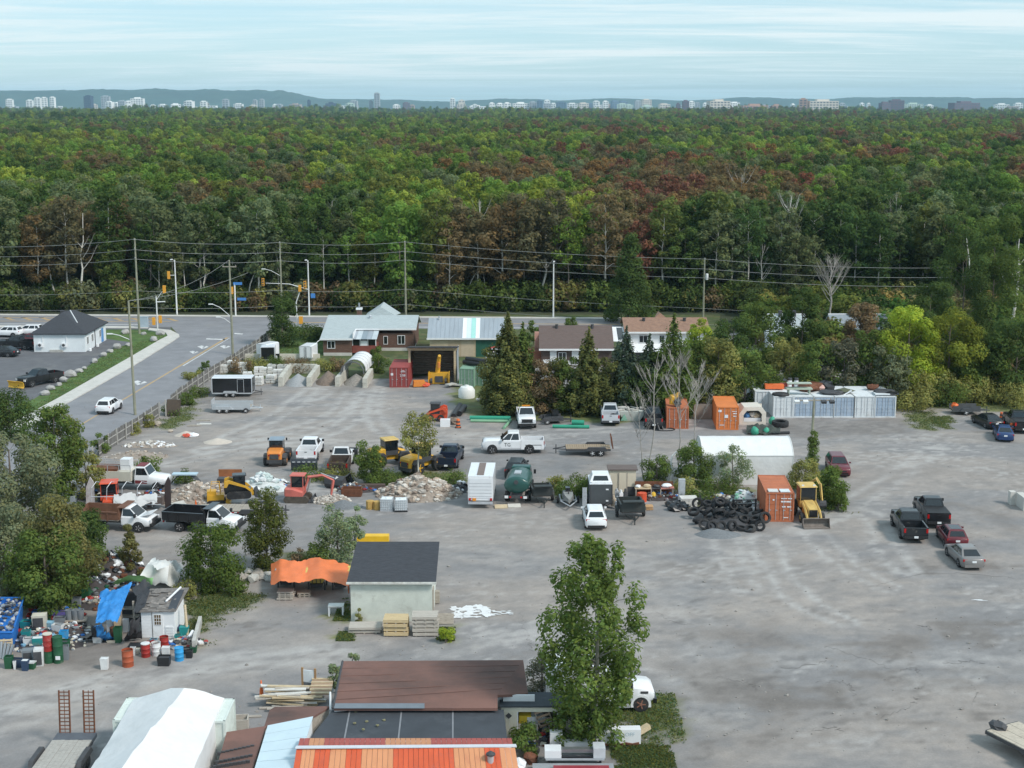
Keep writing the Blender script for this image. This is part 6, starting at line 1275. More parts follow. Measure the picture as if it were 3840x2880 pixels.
NAVY=paint('navy',(.012,.020,.045),.06);REDP=paint('dark red',(.12,.01,.018),.04);SILV=paint('silver brown',(.21,.20,.195),.05);BLUEP=paint('deep blue',(.015,.045,.14),.04);MAROON=paint('faded maroon',(.13,.015,.025),.08);CHAR=paint('charcoal',(.018,.02,.024),.05);GREYP=paint('dark grey',(.045,.045,.05),.2)
ORNG=mat('machine orange',(.70,.24,.04),.55,.10,1.5,coat=.2,dirt=(.35,.2,.1),dirt_amt=.15);YELW=mat('machine yellow',(.66,.36,.03),.55,.12,1.5,coat=.2,dirt=(.33,.22,.08),dirt_amt=.22);REDM=mat('machine red orange',(.66,.085,.03),.5,.10,1.5,coat=.2,dirt=(.3,.1,.06),dirt_amt=.15);PINKR=mat('sun faded red',(.58,.15,.12),.6,.12,1.5,dirt=(.35,.15,.12),dirt_amt=.2);CATY=mat('pale machine yellow',(.62,.42,.13),.6,.12,1.5,dirt=(.3,.2,.08),dirt_amt=.25)
D=R
_a,_b=P(300,1600),P(700,1358);RDH=math.atan2((_b-_a).y,(_b-_a).x)
def vehicles():
 pickup(BLACK,at(3520,1985,D(86),-3.05),D(86),'black pickup with closed bed cover, the rear one of two at right',bed='cover',trim=DARK)
 pickup(CHAR,at(3434,2040,D(86),-3.05),D(86),'black pickup with open empty bed, the lower left one of two at right',trim=DARK)
 car('hatch',REDP,at(3590,2062,D(86),-2.1),D(86),'dark red crossover with black roof beside the black pickups','car',sunroof=True,roofm=GLASS)
 car('sedan',SILV,at(3652,2142,D(91),-2.4),D(91),'silver brown sedan, lowest of the cars parked at right','car')
 car('sedan',BLACK,at(3735,1612,D(98),-2.2),D(98),'black sedan behind the blue one at the upper right','car');car('sedan',BLUEP,at(3770,1660,D(77),-2.4),D(77),'deep blue sedan at the upper right','car')
 pickup(BLACK,at(3838,1628,D(84),-2.9),D(84),'black pickup cut off by the right picture edge',trim=DARK,bed='cover')
 car('suv',MAROON,at(3155,1792,D(-93),2.2),D(-93),'faded maroon minivan behind the vine covered pole','car')
 car('suv',WHITE,at(2236,1992,D(91),-2.28),D(91),'white compact SUV seen from behind near the poplar top','car',roofm=mat('white roof',(.78,.79,.8),.35));car('suv',CHAR,at(1925,1802,D(82),-2.3),D(82),'black SUV behind the green tank truck','car')
 car('suv',WHITE,at(398,1556,RDH,-2.0,-.3),RDH,'white SUV driving down the side road','moving car',group=None)
 t=pickup(WHITE,P(1925,1697)+Vector((0,.3,0)),D(181),'white crew cab pickup towing the plank trailer',heavy=True,group='pickup trucks in the yard')
 text('TG',.5,t,(.62,1.020,.92),(R(90),0,R(180)),SHADOWY);MB().box(-2.9,-1.2,1.003,1.012,.86,.92).build('side_stripe',SHADOWY,t)
 t=flat_trailer(P(2205,1705)+Vector((0,.4,0)),D(180),4.6,1.0,mat('brown trailer planks',(.33,.25,.17),.85,.2,3,stretch=(5,1,1)),SHADOWY,'plank deck trailer hitched behind the white crew cab',z=.75,boards=20,wheels_x=-.85,wr=.36);
 for s in(-1,1):q=MB();q.cbox((-2.45,s*.55,1.35),(.12,.45,1.3),ry=.15);q.build('folded_ramp',RUST,t)
 pickup(NAVY,at(1672,1768,D(84),-3.1),D(84),'dark navy pickup seen from behind right of the yellow loader',trim=DARK)
 t=pickup(WHITE,at(1977,1612,D(-88),3.1),D(-88),'white pickup facing the camera beside the green pipes',trim=DARK,light_bar=AMBER,crew=False)
 pickup(mat('pale silver paint',(.55,.57,.60),.35,.05,1,coat=.3),at(2290,1600,D(88),-3.1),D(88),'silver white pickup seen from behind beside the scrap bin',crew=True,trim=SHADOWY,bed='cargo')
 pickup(GREYP,at(2452,1612,D(87),-3.0),D(87),'black pickup beside the dull orange container',trim=DARK)
 t=pickup(WHITE,at(1148,1738,D(89),-2.9),D(89),'white plough pickup parked behind the black plough board',bed='open')
 p=thing('plough_board','black snow plough board with white marks in front of weeds','snow plough',at(1142,1768,0));b=MB();b.prism([(0,.1),(-.16,.3),(-.14,.9),(.12,1.25),(.16,1.22),(-.06,.9),(-.08,.3),(.08,.1)],-1.3,1.3,'X');b.build('blade',mat('black plough',(.025,.03,.04),.45),p)
 for k in range(5):text('ESD',.17,p,(-1.0+.5*k,-.20,1.0),(R(75),0,0),WHITE)
 b=MB();b.box(-.4,.4,.1,.6,.35,.6);b.build('mount',SHADOWY,p)
 rb=mat('rusty dark steel',(.07,.05,.04),.8,.3,2,dirt=(.16,.07,.04),dirt_amt=.3);t=pickup(WHITE,at(1266,1790,D(90),-3.1),D(90),'white dump pickup with rusty box beside the dense bush',crew=False,liner=rb,bedm=rb,trim=SHADOWY,heavy=True)
 q=bucket(t,(3.7,0,.3),0,2.5,.95,.7,BLACK,'plough_blade')
 wheel_loader(ORNG,at(1028,1755,D(91),-2.3),D(91),'small orange wheel loader seen from behind',k=.92,r=.56,roofm=mat('blue grey cab roof',(.24,.30,.36),.5))
 wheel_loader(YELW,at(1530,1780,D(48),-1.9),D(48),'yellow wheel loader behind the thin olive tree',k=1.02,r=.72,roofm=CATY,bucketm=YELW);wheel_loader(YELW,at(1420,1745,D(25),-1.2),D(25),'yellow grader partly hidden by the dense bush',k=.98,r=.66,roofm=CATY,bucketm=YELW)
 worktruck(WHITE,at(480,1996,D(-9),1.2,-1.0),D(-9),'white dump truck with open bonnet and rusty bed at left',boxm=mat('rust brown box',(.16,.075,.045),.8,.25,2),inner=WOOD,hood_up=True,ribs=2)
 worktruck(WHITE,at(725,1998,D(-11),-.6,-1.0),D(-11),'white dump truck with black steel box in front of flatbed',boxm=BLACK,inner=SHADOWY)
 L='cars on the left parking lot'
 car('suv',WHITE,P(30,1262),D(172),'white SUV beside the hip roofed house, the left one','car',L);car('suv',WHITE,P(108,1256),D(178),'white car half hidden by the hip roofed house','car',L);car('sedan',REDP,P(110,1286),D(160),'dark red car tucked behind the black pickup','car',L)
 pickup(BLACK,P(68,1308),D(170),'black pickup beside the white house wall',group=L,trim=DARK);car('sedan',BLACK,P(10,1335),D(168),'black car at the left picture edge','car',L)
 t=pickup(BLACK,P(152,1440),D(236),'black pickup with yellow snow plough on the left lot',group=L,trim=DARK)
 q=MB();q.prism([(0,.12),(-.14,.3),(-.10,.75),(.14,1.0),(.18,.97),(-.02,.72),(-.06,.32),(.06,.12)],-1.25,1.25,'Y');o=q.build('plough',mat('plough yellow',(.75,.42,.04),.5,.1,1.5),t);o.location=(3.75,0,0);o.rotation_euler=(0,0,R(10));q=MB();q.box(3.05,3.65,-.4,.4,.35,.6);q.build('plough_mount',SHADOWY,t)
 bl=mat('glossy black panel',(.012,.013,.017),.25,.05,1,coat=.4);al=mat('aluminium',(.58,.60,.63),.45,.08,1,metal=.4)
 box_trailer(P(872,1488)+Vector((0,.9,0)),0,4.9,1.08,2.35,bl,al,'black enclosed trailer with silver frame beside the board fence',roof=mat('silver roof',(.66,.69,.73),.4,.05))
 t=flat_trailer(P(868,1548)+Vector((0,.8,0)),0,4.5,.95,WOOD,mat('galvanised silver',(.50,.53,.56),.5,.08,1,metal=.3),'silver utility trailer parked below the black enclosed trailer',z=.62,rail=.5,boards=12);q=MB();q.box(-2.32,-2.26,-.9,.9,.6,1.5);q.build('tailgate_ramp',GALV,t)
 wheel(t,1.75,-1.08,.3,.18,-1,WHITE)
 for k in range(2):q=MB();q.blob((.4+k*.5,.1,.72),(.3,.25,.15),random.Random(k));q.build('load',CONC,t)
 box_trailer(at(1005,1362,D(97),-1.7),D(97),3.2,.95,2.2,bl,al,'black trailer with dark rear ramp by the low white wall',roof=mat('silver roof',(.66,.69,.73),.4,.05),axles=1,door=False)
 box_trailer(at(1146,1355,D(80),-1.4),D(80),2.8,.85,2.1,WHITE,al,'small white trailer with double rear doors by the lawn',axles=1,door=False,rear_doors=True)
 box_trailer(at(985,1352,D(60),-1.2),D(60),2.6,.9,2.3,WHITE,WHITE,'white shed trailer tucked behind the black ramp trailer',axles=1,door=False)
 t=thing('box_truck','white box truck seen from behind beside the green tanker','box truck',at(1802,1906,D(88),-3.4),D(88),'work trucks in the yard')
 b=MB();b.box(-3.4,1.6,-1.12,1.12,.72,2.95);bo=b.build('box',WHITE,t);MB().box(-3.0,1.4,-.28,.34,2.955,2.985).build('roof_light',mat('brown translucent strip',(.20,.15,.13),.6),bo);MB().box(-3.44,-3.405,-1.0,1.0,.95,2.75).build('roller_door',mat('ribbed white door',(.74,.76,.79),.5,.05),bo)
 for z in(1.1,1.4,1.7,2.0,2.3):MB().box(-3.45,-3.442,-1.0,1.0,z,z+.012).build('door_seam',SHADOWY,bo)
 MB().box(-3.6,-3.3,-1.1,1.1,.42,.62).build('bumper',GALV,t);MB().box(1.7,3.3,-1,1,.5,1.3).build('bonnet',WHITE,t);cabin(t,1.62,2.9,1.65,2.4,1.28,2.1,.98,.85,WHITE,())
 for s in(-1,1):
  wheel(t,2.4,s*.92,.43,.28,s);wheel(t,-2.0,s*.9,.43,.3,s);MB().cbox((-3.46,s*.95,.85),(.06,.2,.2)).build('tail_light',REDL,t)
 MB().cbox((-3.48,.55,.82),(.1,.3,.25)).build('orange_box',AMBER,t)
 grn=mat('dark green tank',(.015,.075,.065),.35,.08,1,coat=.3,dirt=(.05,.09,.08),dirt_amt=.15)
 t=thing('tank_truck','dark green tank truck seen from behind next to the white box truck','tank truck',at(1935,1892,D(84),-3.2),D(84),'work trucks in the yard')
 q=MB();rs=[]
 for x,f in((-3.05,.82),(-2.95,.97),(-2.6,1),(.6,1),(.9,.97),(1.0,.85)):rs.append([(x,1.16*f*math.cos(a),1.72+.78*f*math.sin(a))for a in[2*math.pi*k/18 for k in range(18)]])
 q.rings(rs);tk=q.build('tank',grn,t,50);MB().box(-1.9,-.9,-.3,.3,2.48,2.6).build('hatch',GALV,tk);MB().box(-2.9,.9,-.5,.5,.75,1.1).build('chassis',SHADOWY,t)
 q=MB();q.lathe([(.2,-3.14),(.2,-3.03)],10,(0,0,2.05),axis='X');q.build('manway',SHADOWY,tk)
 mb=MB();mb.rings([body_ring(*z)for z in[(1.1,.6,1.5,1.0,.01),(2.4,.6,1.5,1.0),(3.2,.65,1.35,.9)]]);mb.build('body',grn,t);cabin(t,1.12,2.5,1.2,2.2,1.48,2.35,.98,.84,grn,())
 MB().box(-3.4,-3.15,-1.1,1.1,.62,.85).build('rear_step',SHADOWY,t)
 for s in(-1,1):wheel(t,2.3,s*.95,.46,.28,s);wheel(t,-1.9,s*.92,.46,.42,s);MB().cbox((-3.44,s*.85,.75),(.05,.32,.22)).build('marker_panel',WHITE,t);MB().cbox((1.9,s*1.25,1.8),(.1,.22,.4)).build('mirror',DARK,t);MB().cbox((-3.43,s*.5,.75),(.05,.16,.14)).build('tail_light',REDL,t)
 q=MB();q.tube([(-3.1,.3,1.0),(-3.3,.35,1.2),(-3.35,.5,.9)],.05,5);q.build('hose',SHADOWY,t)
 gb=mat('greenish black steel',(.03,.036,.036),.65,.2,2,dirt=(.10,.085,.07),dirt_amt=.2)
 def dump_trailer(u,v,hd,label,L=2.6,w=.9,z1=1.45,g='dump trailers in the yard'):
  t=thing('dump_trailer',label,'trailer',at(u,v,hd,L/2+1.35),hd,g);dump_box(t,-L/2,L/2,w,.75,z1,gb,3,mat('dirty box floor',(.11,.085,.075),.9,.3,2));
  for s in(-1,1):wheel(t,-.2,s*(w+.2),.36,.22,s);MB().prism([(-.75,.7),(-.5,.95),(.1,.95),(.35,.7)],s*(w+.07),s*(w+.34),'Y').build('mudguard',gb,t)
  q=MB();[q.tube([(L/2,s*w*.7,.6),(L/2+1.35,0,.5)],.06,5)for s in(-1,1)];q.cyl((L/2+1.1,0,0),(L/2+1.1,0,.8),.05);q.build('tow_bar',gb,t);return t
 dump_trailer(2042,1908,D(-84),'small black dump trailer right of the green tanker',2.2,.85);dump_trailer(2382,1972,D(-86),'larger black dump trailer right of the white compact SUV',2.6,.98,1.5)
 t=thing('boat_trailer','narrow trailer with grey outboard frame left of the dark enclosed trailer','trailer',at(2138,1918,D(-88),2.2),D(-88));q=MB();[q.tube([(-1.6,s*.7,.5),(.6,s*.7,.5),(2.1,0,.45)],.06,5)for s in(-1,1)];q.box(-1.6,-1.5,-.7,.7,.45,.55);q.box(.2,.3,-.7,.7,.45,.55);q.build('frame',GALV,t);[wheel(t,-.6,s*.92,.32,.2,s)for s in(-1,1)]
 q=MB();q.rings([[(x,-w,.6),(x,0,.45),(x,w,.6),(x,w*.8,z),(x,-w*.8,z)]for x,w,z in((-1.5,.5,.95),(-.4,.55,1.05),(.6,.42,1.0),(1.3,.1,.85))]);q.build('hull',mat('grey plastic hull',(.25,.25,.24),.5,.2),t);MB().cbox((-.9,0,1.2),(.7,.4,.4)).build('seat',BLACK,t);q=MB();q.cyl((.1,-.35,1.25),(.1,.35,1.25),.03);q.cyl((.1,0,1),(.1,0,1.25),.05);q.build('handlebar',SHADOWY,t)
 t=box_trailer(at(2253,1908,D(-90),1.6),D(-90),3.2,.98,2.25,mat('dark grey trailer panel',(.075,.082,.088),.6,.15,1,dirt=(.13,.13,.12),dirt_amt=.2),SHADOWY,'dark grey enclosed trailer with white truck cap on its roof',roof=WHITE,axles=1,door=False)
 MB().cbox((1.64,.55,1.8),(.02,.25,.12)).build('sticker',WHITE,t);MB().cbox((1.64,.55,.75),(.02,.22,.14)).build('sticker',WHITE,t)
 t=thing('truck_cap','white truck bed cap resting on the dark enclosed trailer','truck cap',P(2253,1908)+Vector((0,1.3,2.36)));q=MB();q.rings([[(-.98,y0,0),(.98,y0,0),(.72,y1,.62),(-.72,y1,.62)]for y0,y1 in((-.9,-.55),(1.0,.8))]);q.build('shell',WHITE,t);q=MB();q.plate([(-.7,-.84,.12),(.7,-.84,.12),(.58,-.62,.50),(-.58,-.62,.50)],.015,off=.02);q.build('window',GLASS,t)
 skid_steer(REDM,at(1632,1582,D(178),0,.8),D(178),'red orange skid steer by the black scrap bucket');skid_steer(YELW,at(900,1902,D(12),0,-.8),D(12),'yellow tracked skid steer with black cab on the flatbed',True,BLACK).location.z=.78
 excavator(PINKR,at(1110,1888,D(-4),0,-.9),D(-4),'sun faded red mini excavator digging at the rubble')
 t=flat_trailer(at(880,1950,D(0),0,-1.1),0,6.6,1.15,WOOD,SHADOWY,'long flatbed with red and white tape behind the black box truck',z=.78,boards=26,stripes=True,wheels_x=1.5)
 t=thing('mini_loader','little yellow loader standing left of the yellow skid steer','loader',P(812,1890),D(10),'compact loaders');q=MB();q.box(-.8,.7,-.45,.45,.35,.95);q.box(-.8,0,-.4,.4,.95,1.3);q.build('body',YELW,t);[crawler(t,-.6,.6,s*.6,.28,.22)for s in(-1,1)];q=MB();[q.tube([(-.5,s*.4,1.2),(-.4,s*.4,2.0),(.3,s*.4,2.0),(.4,s*.4,1.0)],.04,4)for s in(-1,1)];q.build('roll_bar',YELW,t);bucket(t,(1.1,0,.1),0,1.2,.5,.5,YELW)
 t=thing('backhoe','yellow backhoe loader with bucket on the ground beside the orange container','backhoe',at(3062,1982,D(-88),3.0),D(-88));q=MB();q.rings([[(x,-w,.55),(x,w,.55),(x,w,z),(x,w*.8,z+.1),(x,-w*.8,z+.1),(x,-w,z)]for x,w,z in((-.3,.5,1.5),(.9,.48,1.35),(1.7,.42,1.2))]);q.build('bonnet',CATY,t);MB().cbox((1.74,0,.95),(.08,.7,.6)).build('grille',BLACK,t);MB().box(-2.3,1.5,-.45,.45,.5,.8).build('frame',SHADOWY,t)
 cab_box(t,-1.7,-.25,.72,.95,2.75,CATY,CATY);[wheel(t,-1.35,s*.98,.70,.42,s,CATY)for s in(-1,1)];[wheel(t,1.25,s*.88,.46,.32,s,CATY)for s in(-1,1)];q=MB();[q.tube([(-.1,s*.58,1.55),(1.4,s*.6,1.15),(2.35,s*.6,.45)],[.09,.11,.09],4)for s in(-1,1)];q.build('lift_arm',CATY,t);bucket(t,(2.85,0,.05),0,2.25,.8,.85,mat('worn bucket steel',(.20,.17,.15),.8,.3,2))
 q=MB();q.tube([(-2.3,.1,.9),(-2.9,.5,2.3),(-2.2,1.2,3.0),(-1.6,1.35,2.6)],[.17,.2,.16,.12],4);q.tube([(-1.6,1.35,2.7),(-1.3,1.5,1.2)],[.14,.10],4);q.build('digger_boom',CATY,t);bucket(t,(-1.3,1.55,.65),math.pi,.55,.6,.6,SHADOWY,'digger_bucket')
 for s in(-1,1):MB().cbox((-.3,s*.5,2.9),(.08,.2,.12)).build('work_lamp',LAMP,t)
 t=thing('cab_truck','white long bonnet truck with rusty wheel beside the big poplar','truck',at(2318,2672,D(2),0,-1.05),D(2),'work trucks in the yard');mb=MB();mb.rings([body_ring(*z)for z in[(-.8,.62,1.55,1.08,.0),(.75,.62,1.55,1.08,.02),(1.05,.62,1.52,1.08,.05),(1.9,.62,1.42,1.05,.08),(2.15,.7,1.25,.95,.02)]]);mb.build('body',WHITE,t,50);cabin(t,-.78,.95,-.7,.25,1.53,2.38,1.02,.85,WHITE,());MB().box(2.1,2.3,-1.05,1.05,.55,.85).build('bumper',BLACK,t)
 for s in(-1,1):wheel(t,1.35,s*.95,.50,.30,s,mat('rust red rim',(.28,.13,.09),.8));arch(t,1.35,s*1.085,.5,s,WHITE);MB().cbox((.75,s*1.3,1.75),(.14,.26,.42)).build('mirror',DARK,t);MB().cbox((2.12,s*.8,1.05),(.1,.3,.22)).build('headlight',LAMP,t);MB().cbox((1.55,s*1.07,1.25),(.45,.03,.14)).build('side_vent',SHADOWY,t)
 MB().box(-4.3,-.95,-1.1,1.1,.95,2.9).build('box',WHITE,t);MB().box(-4.2,1,-.5,.5,.6,.9).build('chassis',SHADOWY,t);[wheel(t,-3.0,s*.9,.5,.4,s)for s in(-1,1)];MB().box(-.7,.7,-1.18,-.9,.35,.5).build('step',GALV,t)
 dk=mat('grey worn planks',(.40,.38,.35),.9,.18,3,dirt=(.20,.18,.16),dirt_amt=.3,dirt_scale=1.5,stretch=(4,1,1))
 a=P(120,2880,.8);b=P(196,2775,.8);c=P(345,2775,.8);ang=math.atan2(b.y-a.y,b.x-a.x);w=(c-b).length/2;L=7.4;mid=(b+c)/2-Vector((math.cos(ang),math.sin(ang),0))*L/2
 t=flat_trailer(Vector((mid.x,mid.y,0)),ang+math.pi,L,w,dk,SHADOWY,'grey plank flatbed with two raised ladder ramps at lower left',z=.78,boards=9,across=False,ramps=2.55,stripes=None,tongue=False,wheels_x=-1.6,rim=SHADOWY)
 MB().box(-L/2-.95,-L/2-.02,-w,w,.55,.80).build('dovetail',mat('dark steel deck',(.10,.11,.13),.6,.15,1),t)
 for ch in t.children:
  if ch.name.startswith('ramp'):ch.location=(-.9,0,-.05)
 a=P(3700,2762,.9);t=flat_trailer(at(3880,2830,D(-62),0)+Vector((.4,-1.2,0)),D(118),7.0,1.25,mat('pale trailer planks',(.50,.44,.36),.9,.15,3,dirt=(.28,.24,.2),dirt_amt=.25,stretch=(4,1,1)),SHADOWY,'plank flatbed trailer entering at the lower right corner',z=.85,boards=10,across=False,tongue=False,wheels_x=0,axles=1);q=MB();q.blob((3.4,.4,1.0),(.5,.45,.3),random.Random(4));q.build('chain_heap',SHADOWY,t)
 t=flat_trailer(P(3622,1555)+Vector((0,.6,0)),0,3.2,.8,WOOD,mat('dark grey rail',(.07,.075,.08),.6,.15),'small dark grey trailer with orange load at the upper right',z=.6,axles=1,boards=8,rail=.45,wheels_x=-.1,tongue=True);q=MB();q.blob((-1.2,0,.95),(.45,.6,.35),random.Random(9));q.build('orange_load',mat('safety orange',(.75,.16,.04),.6,.1),t)
 t=thing('old_service_truck','old white service truck with maroon striped cab among the scrap','truck',at(470,1842,D(-6),0,-1.1),D(-6),'work trucks in the yard');cm=mat('cream rusty body',(.60,.57,.49),.7,.1,1,dirt=(.30,.17,.09),dirt_amt=.28);mar=mat('maroon stripe',(.18,.03,.035),.6,.1)
 MB().box(-3.9,.6,-1.1,1.1,.95,1.85).build('service_body',cm,t);q=MB();[q.box(-3.85+k*1.1,-3.80+k*1.1,s*1.08-.02,s*1.08+.02,1.86,2.5)for k in range(5)for s in(-1,1)];[q.box(-3.85,.55,s*1.08-.025,s*1.08+.025,2.45,2.5)for s in(-1,1)];q.build('rail',GALV,t);MB().box(-.6,.3,-.5,.5,1.86,2.9).build('white_locker',WHITE,t);MB().box(-3.7,-.8,-.95,.95,1.86,2.05).build('scrap_load',RUST,t)
 mb=MB();mb.rings([body_ring(*z)for z in[(.9,.6,1.5,1.0,.0),(2.15,.6,1.5,1.0,.02),(2.5,.6,1.42,1.0,.05),(3.7,.62,1.3,.9,.06),(3.85,.8,1.15,.8,.0)]]);mb.build('body',WHITE,t,50);cabin(t,.92,2.3,1.0,1.85,1.48,2.25,.95,.82,WHITE,());MB().box(1.0,1.8,-.7,.7,2.32,2.36).build('roof_patch',mar,t)
 for s in(-1,1):wheel(t,3.0,s*.95,.46,.28,s);wheel(t,-2.4,s*.92,.46,.4,s);MB().box(.95,2.1,s*1.004-.01,s*1.004+.01,.75,1.05).build('stripe',mar,t)
 MB().box(-3.8,3.4,-.4,.4,.55,.9).build('chassis',SHADOWY,t)
 t=thing('compact_tractor','orange red compact tractor with cab behind the open bonnet truck','tractor',at(405,1925,D(-80),1.2),D(-80));MB().prism([(-.2,.5),(1.3,.5),(1.35,1.1),(-.2,1.25)],-.4,.4,'Y').build('bonnet',REDM,t);cab_box(t,-1.5,-.1,.72,.8,2.35,REDM,REDM);[wheel(t,-.9,s*.85,.62,.36,s,REDM)for s in(-1,1)];[wheel(t,1.0,s*.7,.4,.26,s,REDM)for s in(-1,1)]
vehicles()
OC=mat('bright container orange',(.66,.20,.055),.65,.10,1,dirt=(.45,.15,.06),dirt_amt=.2);OD=mat('dull container orange',(.46,.145,.065),.75,.14,1,dirt=(.27,.10,.06),dirt_amt=.3);RC=mat('red brown container',(.30,.055,.05),.75,.15,1,dirt=(.18,.06,.05),dirt_amt=.3);WC=mat('white container',(.66,.69,.71),.7,.08,1,dirt=(.45,.44,.42),dirt_amt=.2);BC=mat('grey blue container',(.34,.42,.52),.7,.12,1,dirt=(.46,.50,.55),dirt_amt=.35);GC=mat('pale green container',(.20,.33,.24),.75,.12,1)
WOR=mat('safety orange',(.75,.16,.04),.6,.1)
def mark_door(t,rows):
 for x,z,w,h in rows:MB().box(x-w/2,x+w/2,.012,.036,z,z+h).build('marking',WHITE,t)
def containers():
 t=container(at(2922,1957,0),R(-3),OD,'dull orange shipping container beside the backhoe, two boards on top');mark_door(t,[(.35,2.05,.5,.07),(.85,2.05,.35,.07),(.3,1.75,.4,.12),(.75,1.75,.4,.12),(.35,1.3,.3,.1),(.8,1.3,.35,.1),(-.55,1.9,.15,.12),(.55,.35,.4,.06)])
 for k,x in enumerate((-.55,.45)):b=MB();b.cbox((x,.62,2.64+.004*k),(.85,.95,.06),rz=.04*k);o=b.build('roof_board',mat(f'roof board {k}',((.60,.60,.58),(.62,.68,.70))[k],.7,.12,2,dirt=(.35,.32,.28),dirt_amt=.3),None);o.parent=t
 t=container(at(2727,1612,0),R(-3.5),OC,'bright orange shipping container beside the white bag tent');mark_door(t,[(-.85,2.0,.35,.25),(.75,2.05,.5,.06),(.8,1.8,.4,.1),(.8,1.5,.35,.1),(-.6,.5,.5,.07),(-.15,1.35,.4,.35)])
 container(at(2540,1608,0),R(-4),OD,'dull orange container behind the bare birches with yellow boom on top',H=2.4)
 t=container(at(1497,1453,0),R(-1),RC,'red brown container at the left of the open timber shed');text('2.08',.42,t,(.45,.02,1.55),(R(90),0,0),WHITE);mark_door(t,[(.5,2.0,.6,.06),(-.9,1.55,.3,.3),(.5,2.15,.4,.05)])
 xs=[(2938,WC,'white'),(3010,BC,'grey blue'),(3087,BC,'grey blue'),(3164,BC,'grey blue'),(3240,WC,'white'),(3318,BC,'grey blue')]
 nm=['white container at the left end of the container row','second container from left in the row, grey blue doors','third container from left in the row, grey blue doors','fourth container in the row, grey blue doors beside the second white one','white container second from the right end of the row','grey blue container at the right end of the row']
 for(u,m,c),l in zip(xs,nm):container(at(u,1566,0),0,WC,l,6.06,2.42,2.5,doorm=m,group='row of white and blue containers')
 container(at(2868,1545,0),0,WC,'white container set back behind the left end of the row',6.06,2.42,2.5)
 t=container(at(1750,1452,0),R(-8),GC,'pale green half container with open side right of the timber shed',3.0,1.9,2.4)
 container(at(1790,1450,0)+Vector((.4,.5,0)),R(-20),GC,'green container with black pipes on its roof',3.6,1.9,2.5)
 container(at(1880,1390,0),R(0),WC,'white container with red tarpaulin on top behind the cedars',4.5,4.2,2.3)
containers()
def drum_mesh(r=.29,h=.88,open_=True):
 mb=MB();pr=[(r,0),(r,h*.31),(r*1.05,h*.33),(r,h*.35),(r,h*.64),(r*1.05,h*.66),(r,h*.68),(r,h)]
 mb.lathe(pr,16,cap=False);mb.lathe([(.001,.02),(r*.98,.02)],16,cap=False);mb.lathe([(.001,h-(.14 if open_ else .02)),(r*.98,h-(.14 if open_ else .02))],16,cap=False);mb.lathe([(r*1.03,h-.02),(r*1.05,h),(r*.96,h)],16,cap=False);return mb
DM={}
def drum(u,v,m,label,z=0,r=.29,h=.88,open_=True,tilt=0,group='drums in the scrap corner',lid=None):
 t=thing('steel_drum' if r>.25 else 'pail',label,'drum' if r>.25 else 'bucket',P(u,v)+Vector((0,r,z)),0,group)
 drum_mesh(r,h,open_).build('shell',m,t,40)
 if lid:q=MB();q.lathe([(r*1.04,h+.005),(r*1.04,h+.05),(.02,h+.06)],14);q.build('lid',lid,t)
 elif open_:q=MB();q.lathe([(.001,h-.13),(r*.95,h-.13)],12,cap=False);q.build('contents',RUST,t)
 if tilt:t.rotation_euler=(tilt,0,0)
 return t
def bin_box(u,v,w,d,h,m,label,name='plastic_bin',cat='bin',z=0,rz=0,group='bins and boxes in the scrap corner',taper=.04,lid=None,hollow=True):
 t=thing(name,label,cat,P(u,v)+Vector((0,d/2,z)),rz,group);mb=MB();mb.box(-w/2+taper,w/2-taper,-d/2+taper,d/2-taper,0,.03)
 for s in(-1,1):mb.add([(s*(w/2-taper),-d/2+taper,0),(s*(w/2-taper),d/2-taper,0),(s*w/2,d/2,h),(s*w/2,-d/2,h),(s*(w/2-.03),-d/2+.03,h),(s*(w/2-.03),d/2-.03,h)],[(0,1,2,3),(3,2,5,4)]);mb.add([(-w/2+taper,s*(d/2-taper),0),(w/2-taper,s*(d/2-taper),0),(w/2,s*d/2,h),(-w/2,s*d/2,h),(-w/2+.03,s*(d/2-.03),h),(w/2-.03,s*(d/2-.03),h)],[(0,1,2,3),(3,2,5,4)])
 mb.build('tub',m,t);MB().box(-w/2+.03,w/2-.03,-d/2+.03,d/2-.03,h*(.80 if hollow else .96),h*(.82 if hollow else .985)).build('contents' if hollow else 'top',SHADOWY if hollow else(lid or m),t)
 if lid and hollow:MB().box(-w/2-.02,w/2+.02,-d/2-.02,d/2+.02,h,h+.05).build('lid',lid,t)
 return t
def tyre_thing(p,r,w,label,rot=(0,0,0),group='discarded tyres in the heap'):
 key=('loose',round(r,2),round(w,2))
 if key not in SHARED:mb=MB();mb.lathe([(r*.60,-w*.42),(r*.72,-w/2),(r*.95,-w*.46),(r,-w*.3),(r,w*.3),(r*.95,w*.46),(r*.72,w/2),(r*.60,w*.42),(r*.66,0)],18,cap=False);mb.rings([[mb.v[8*18+k]for k in range(18)],[mb.v[k]for k in range(18)]],cap=False);SHARED[key]=mb.mesh('tyre',TYRE,40)
 o=link('tyre',SHARED[key]);o.location=p;o.rotation_euler=rot;return lab(o,label,'tyre',group)
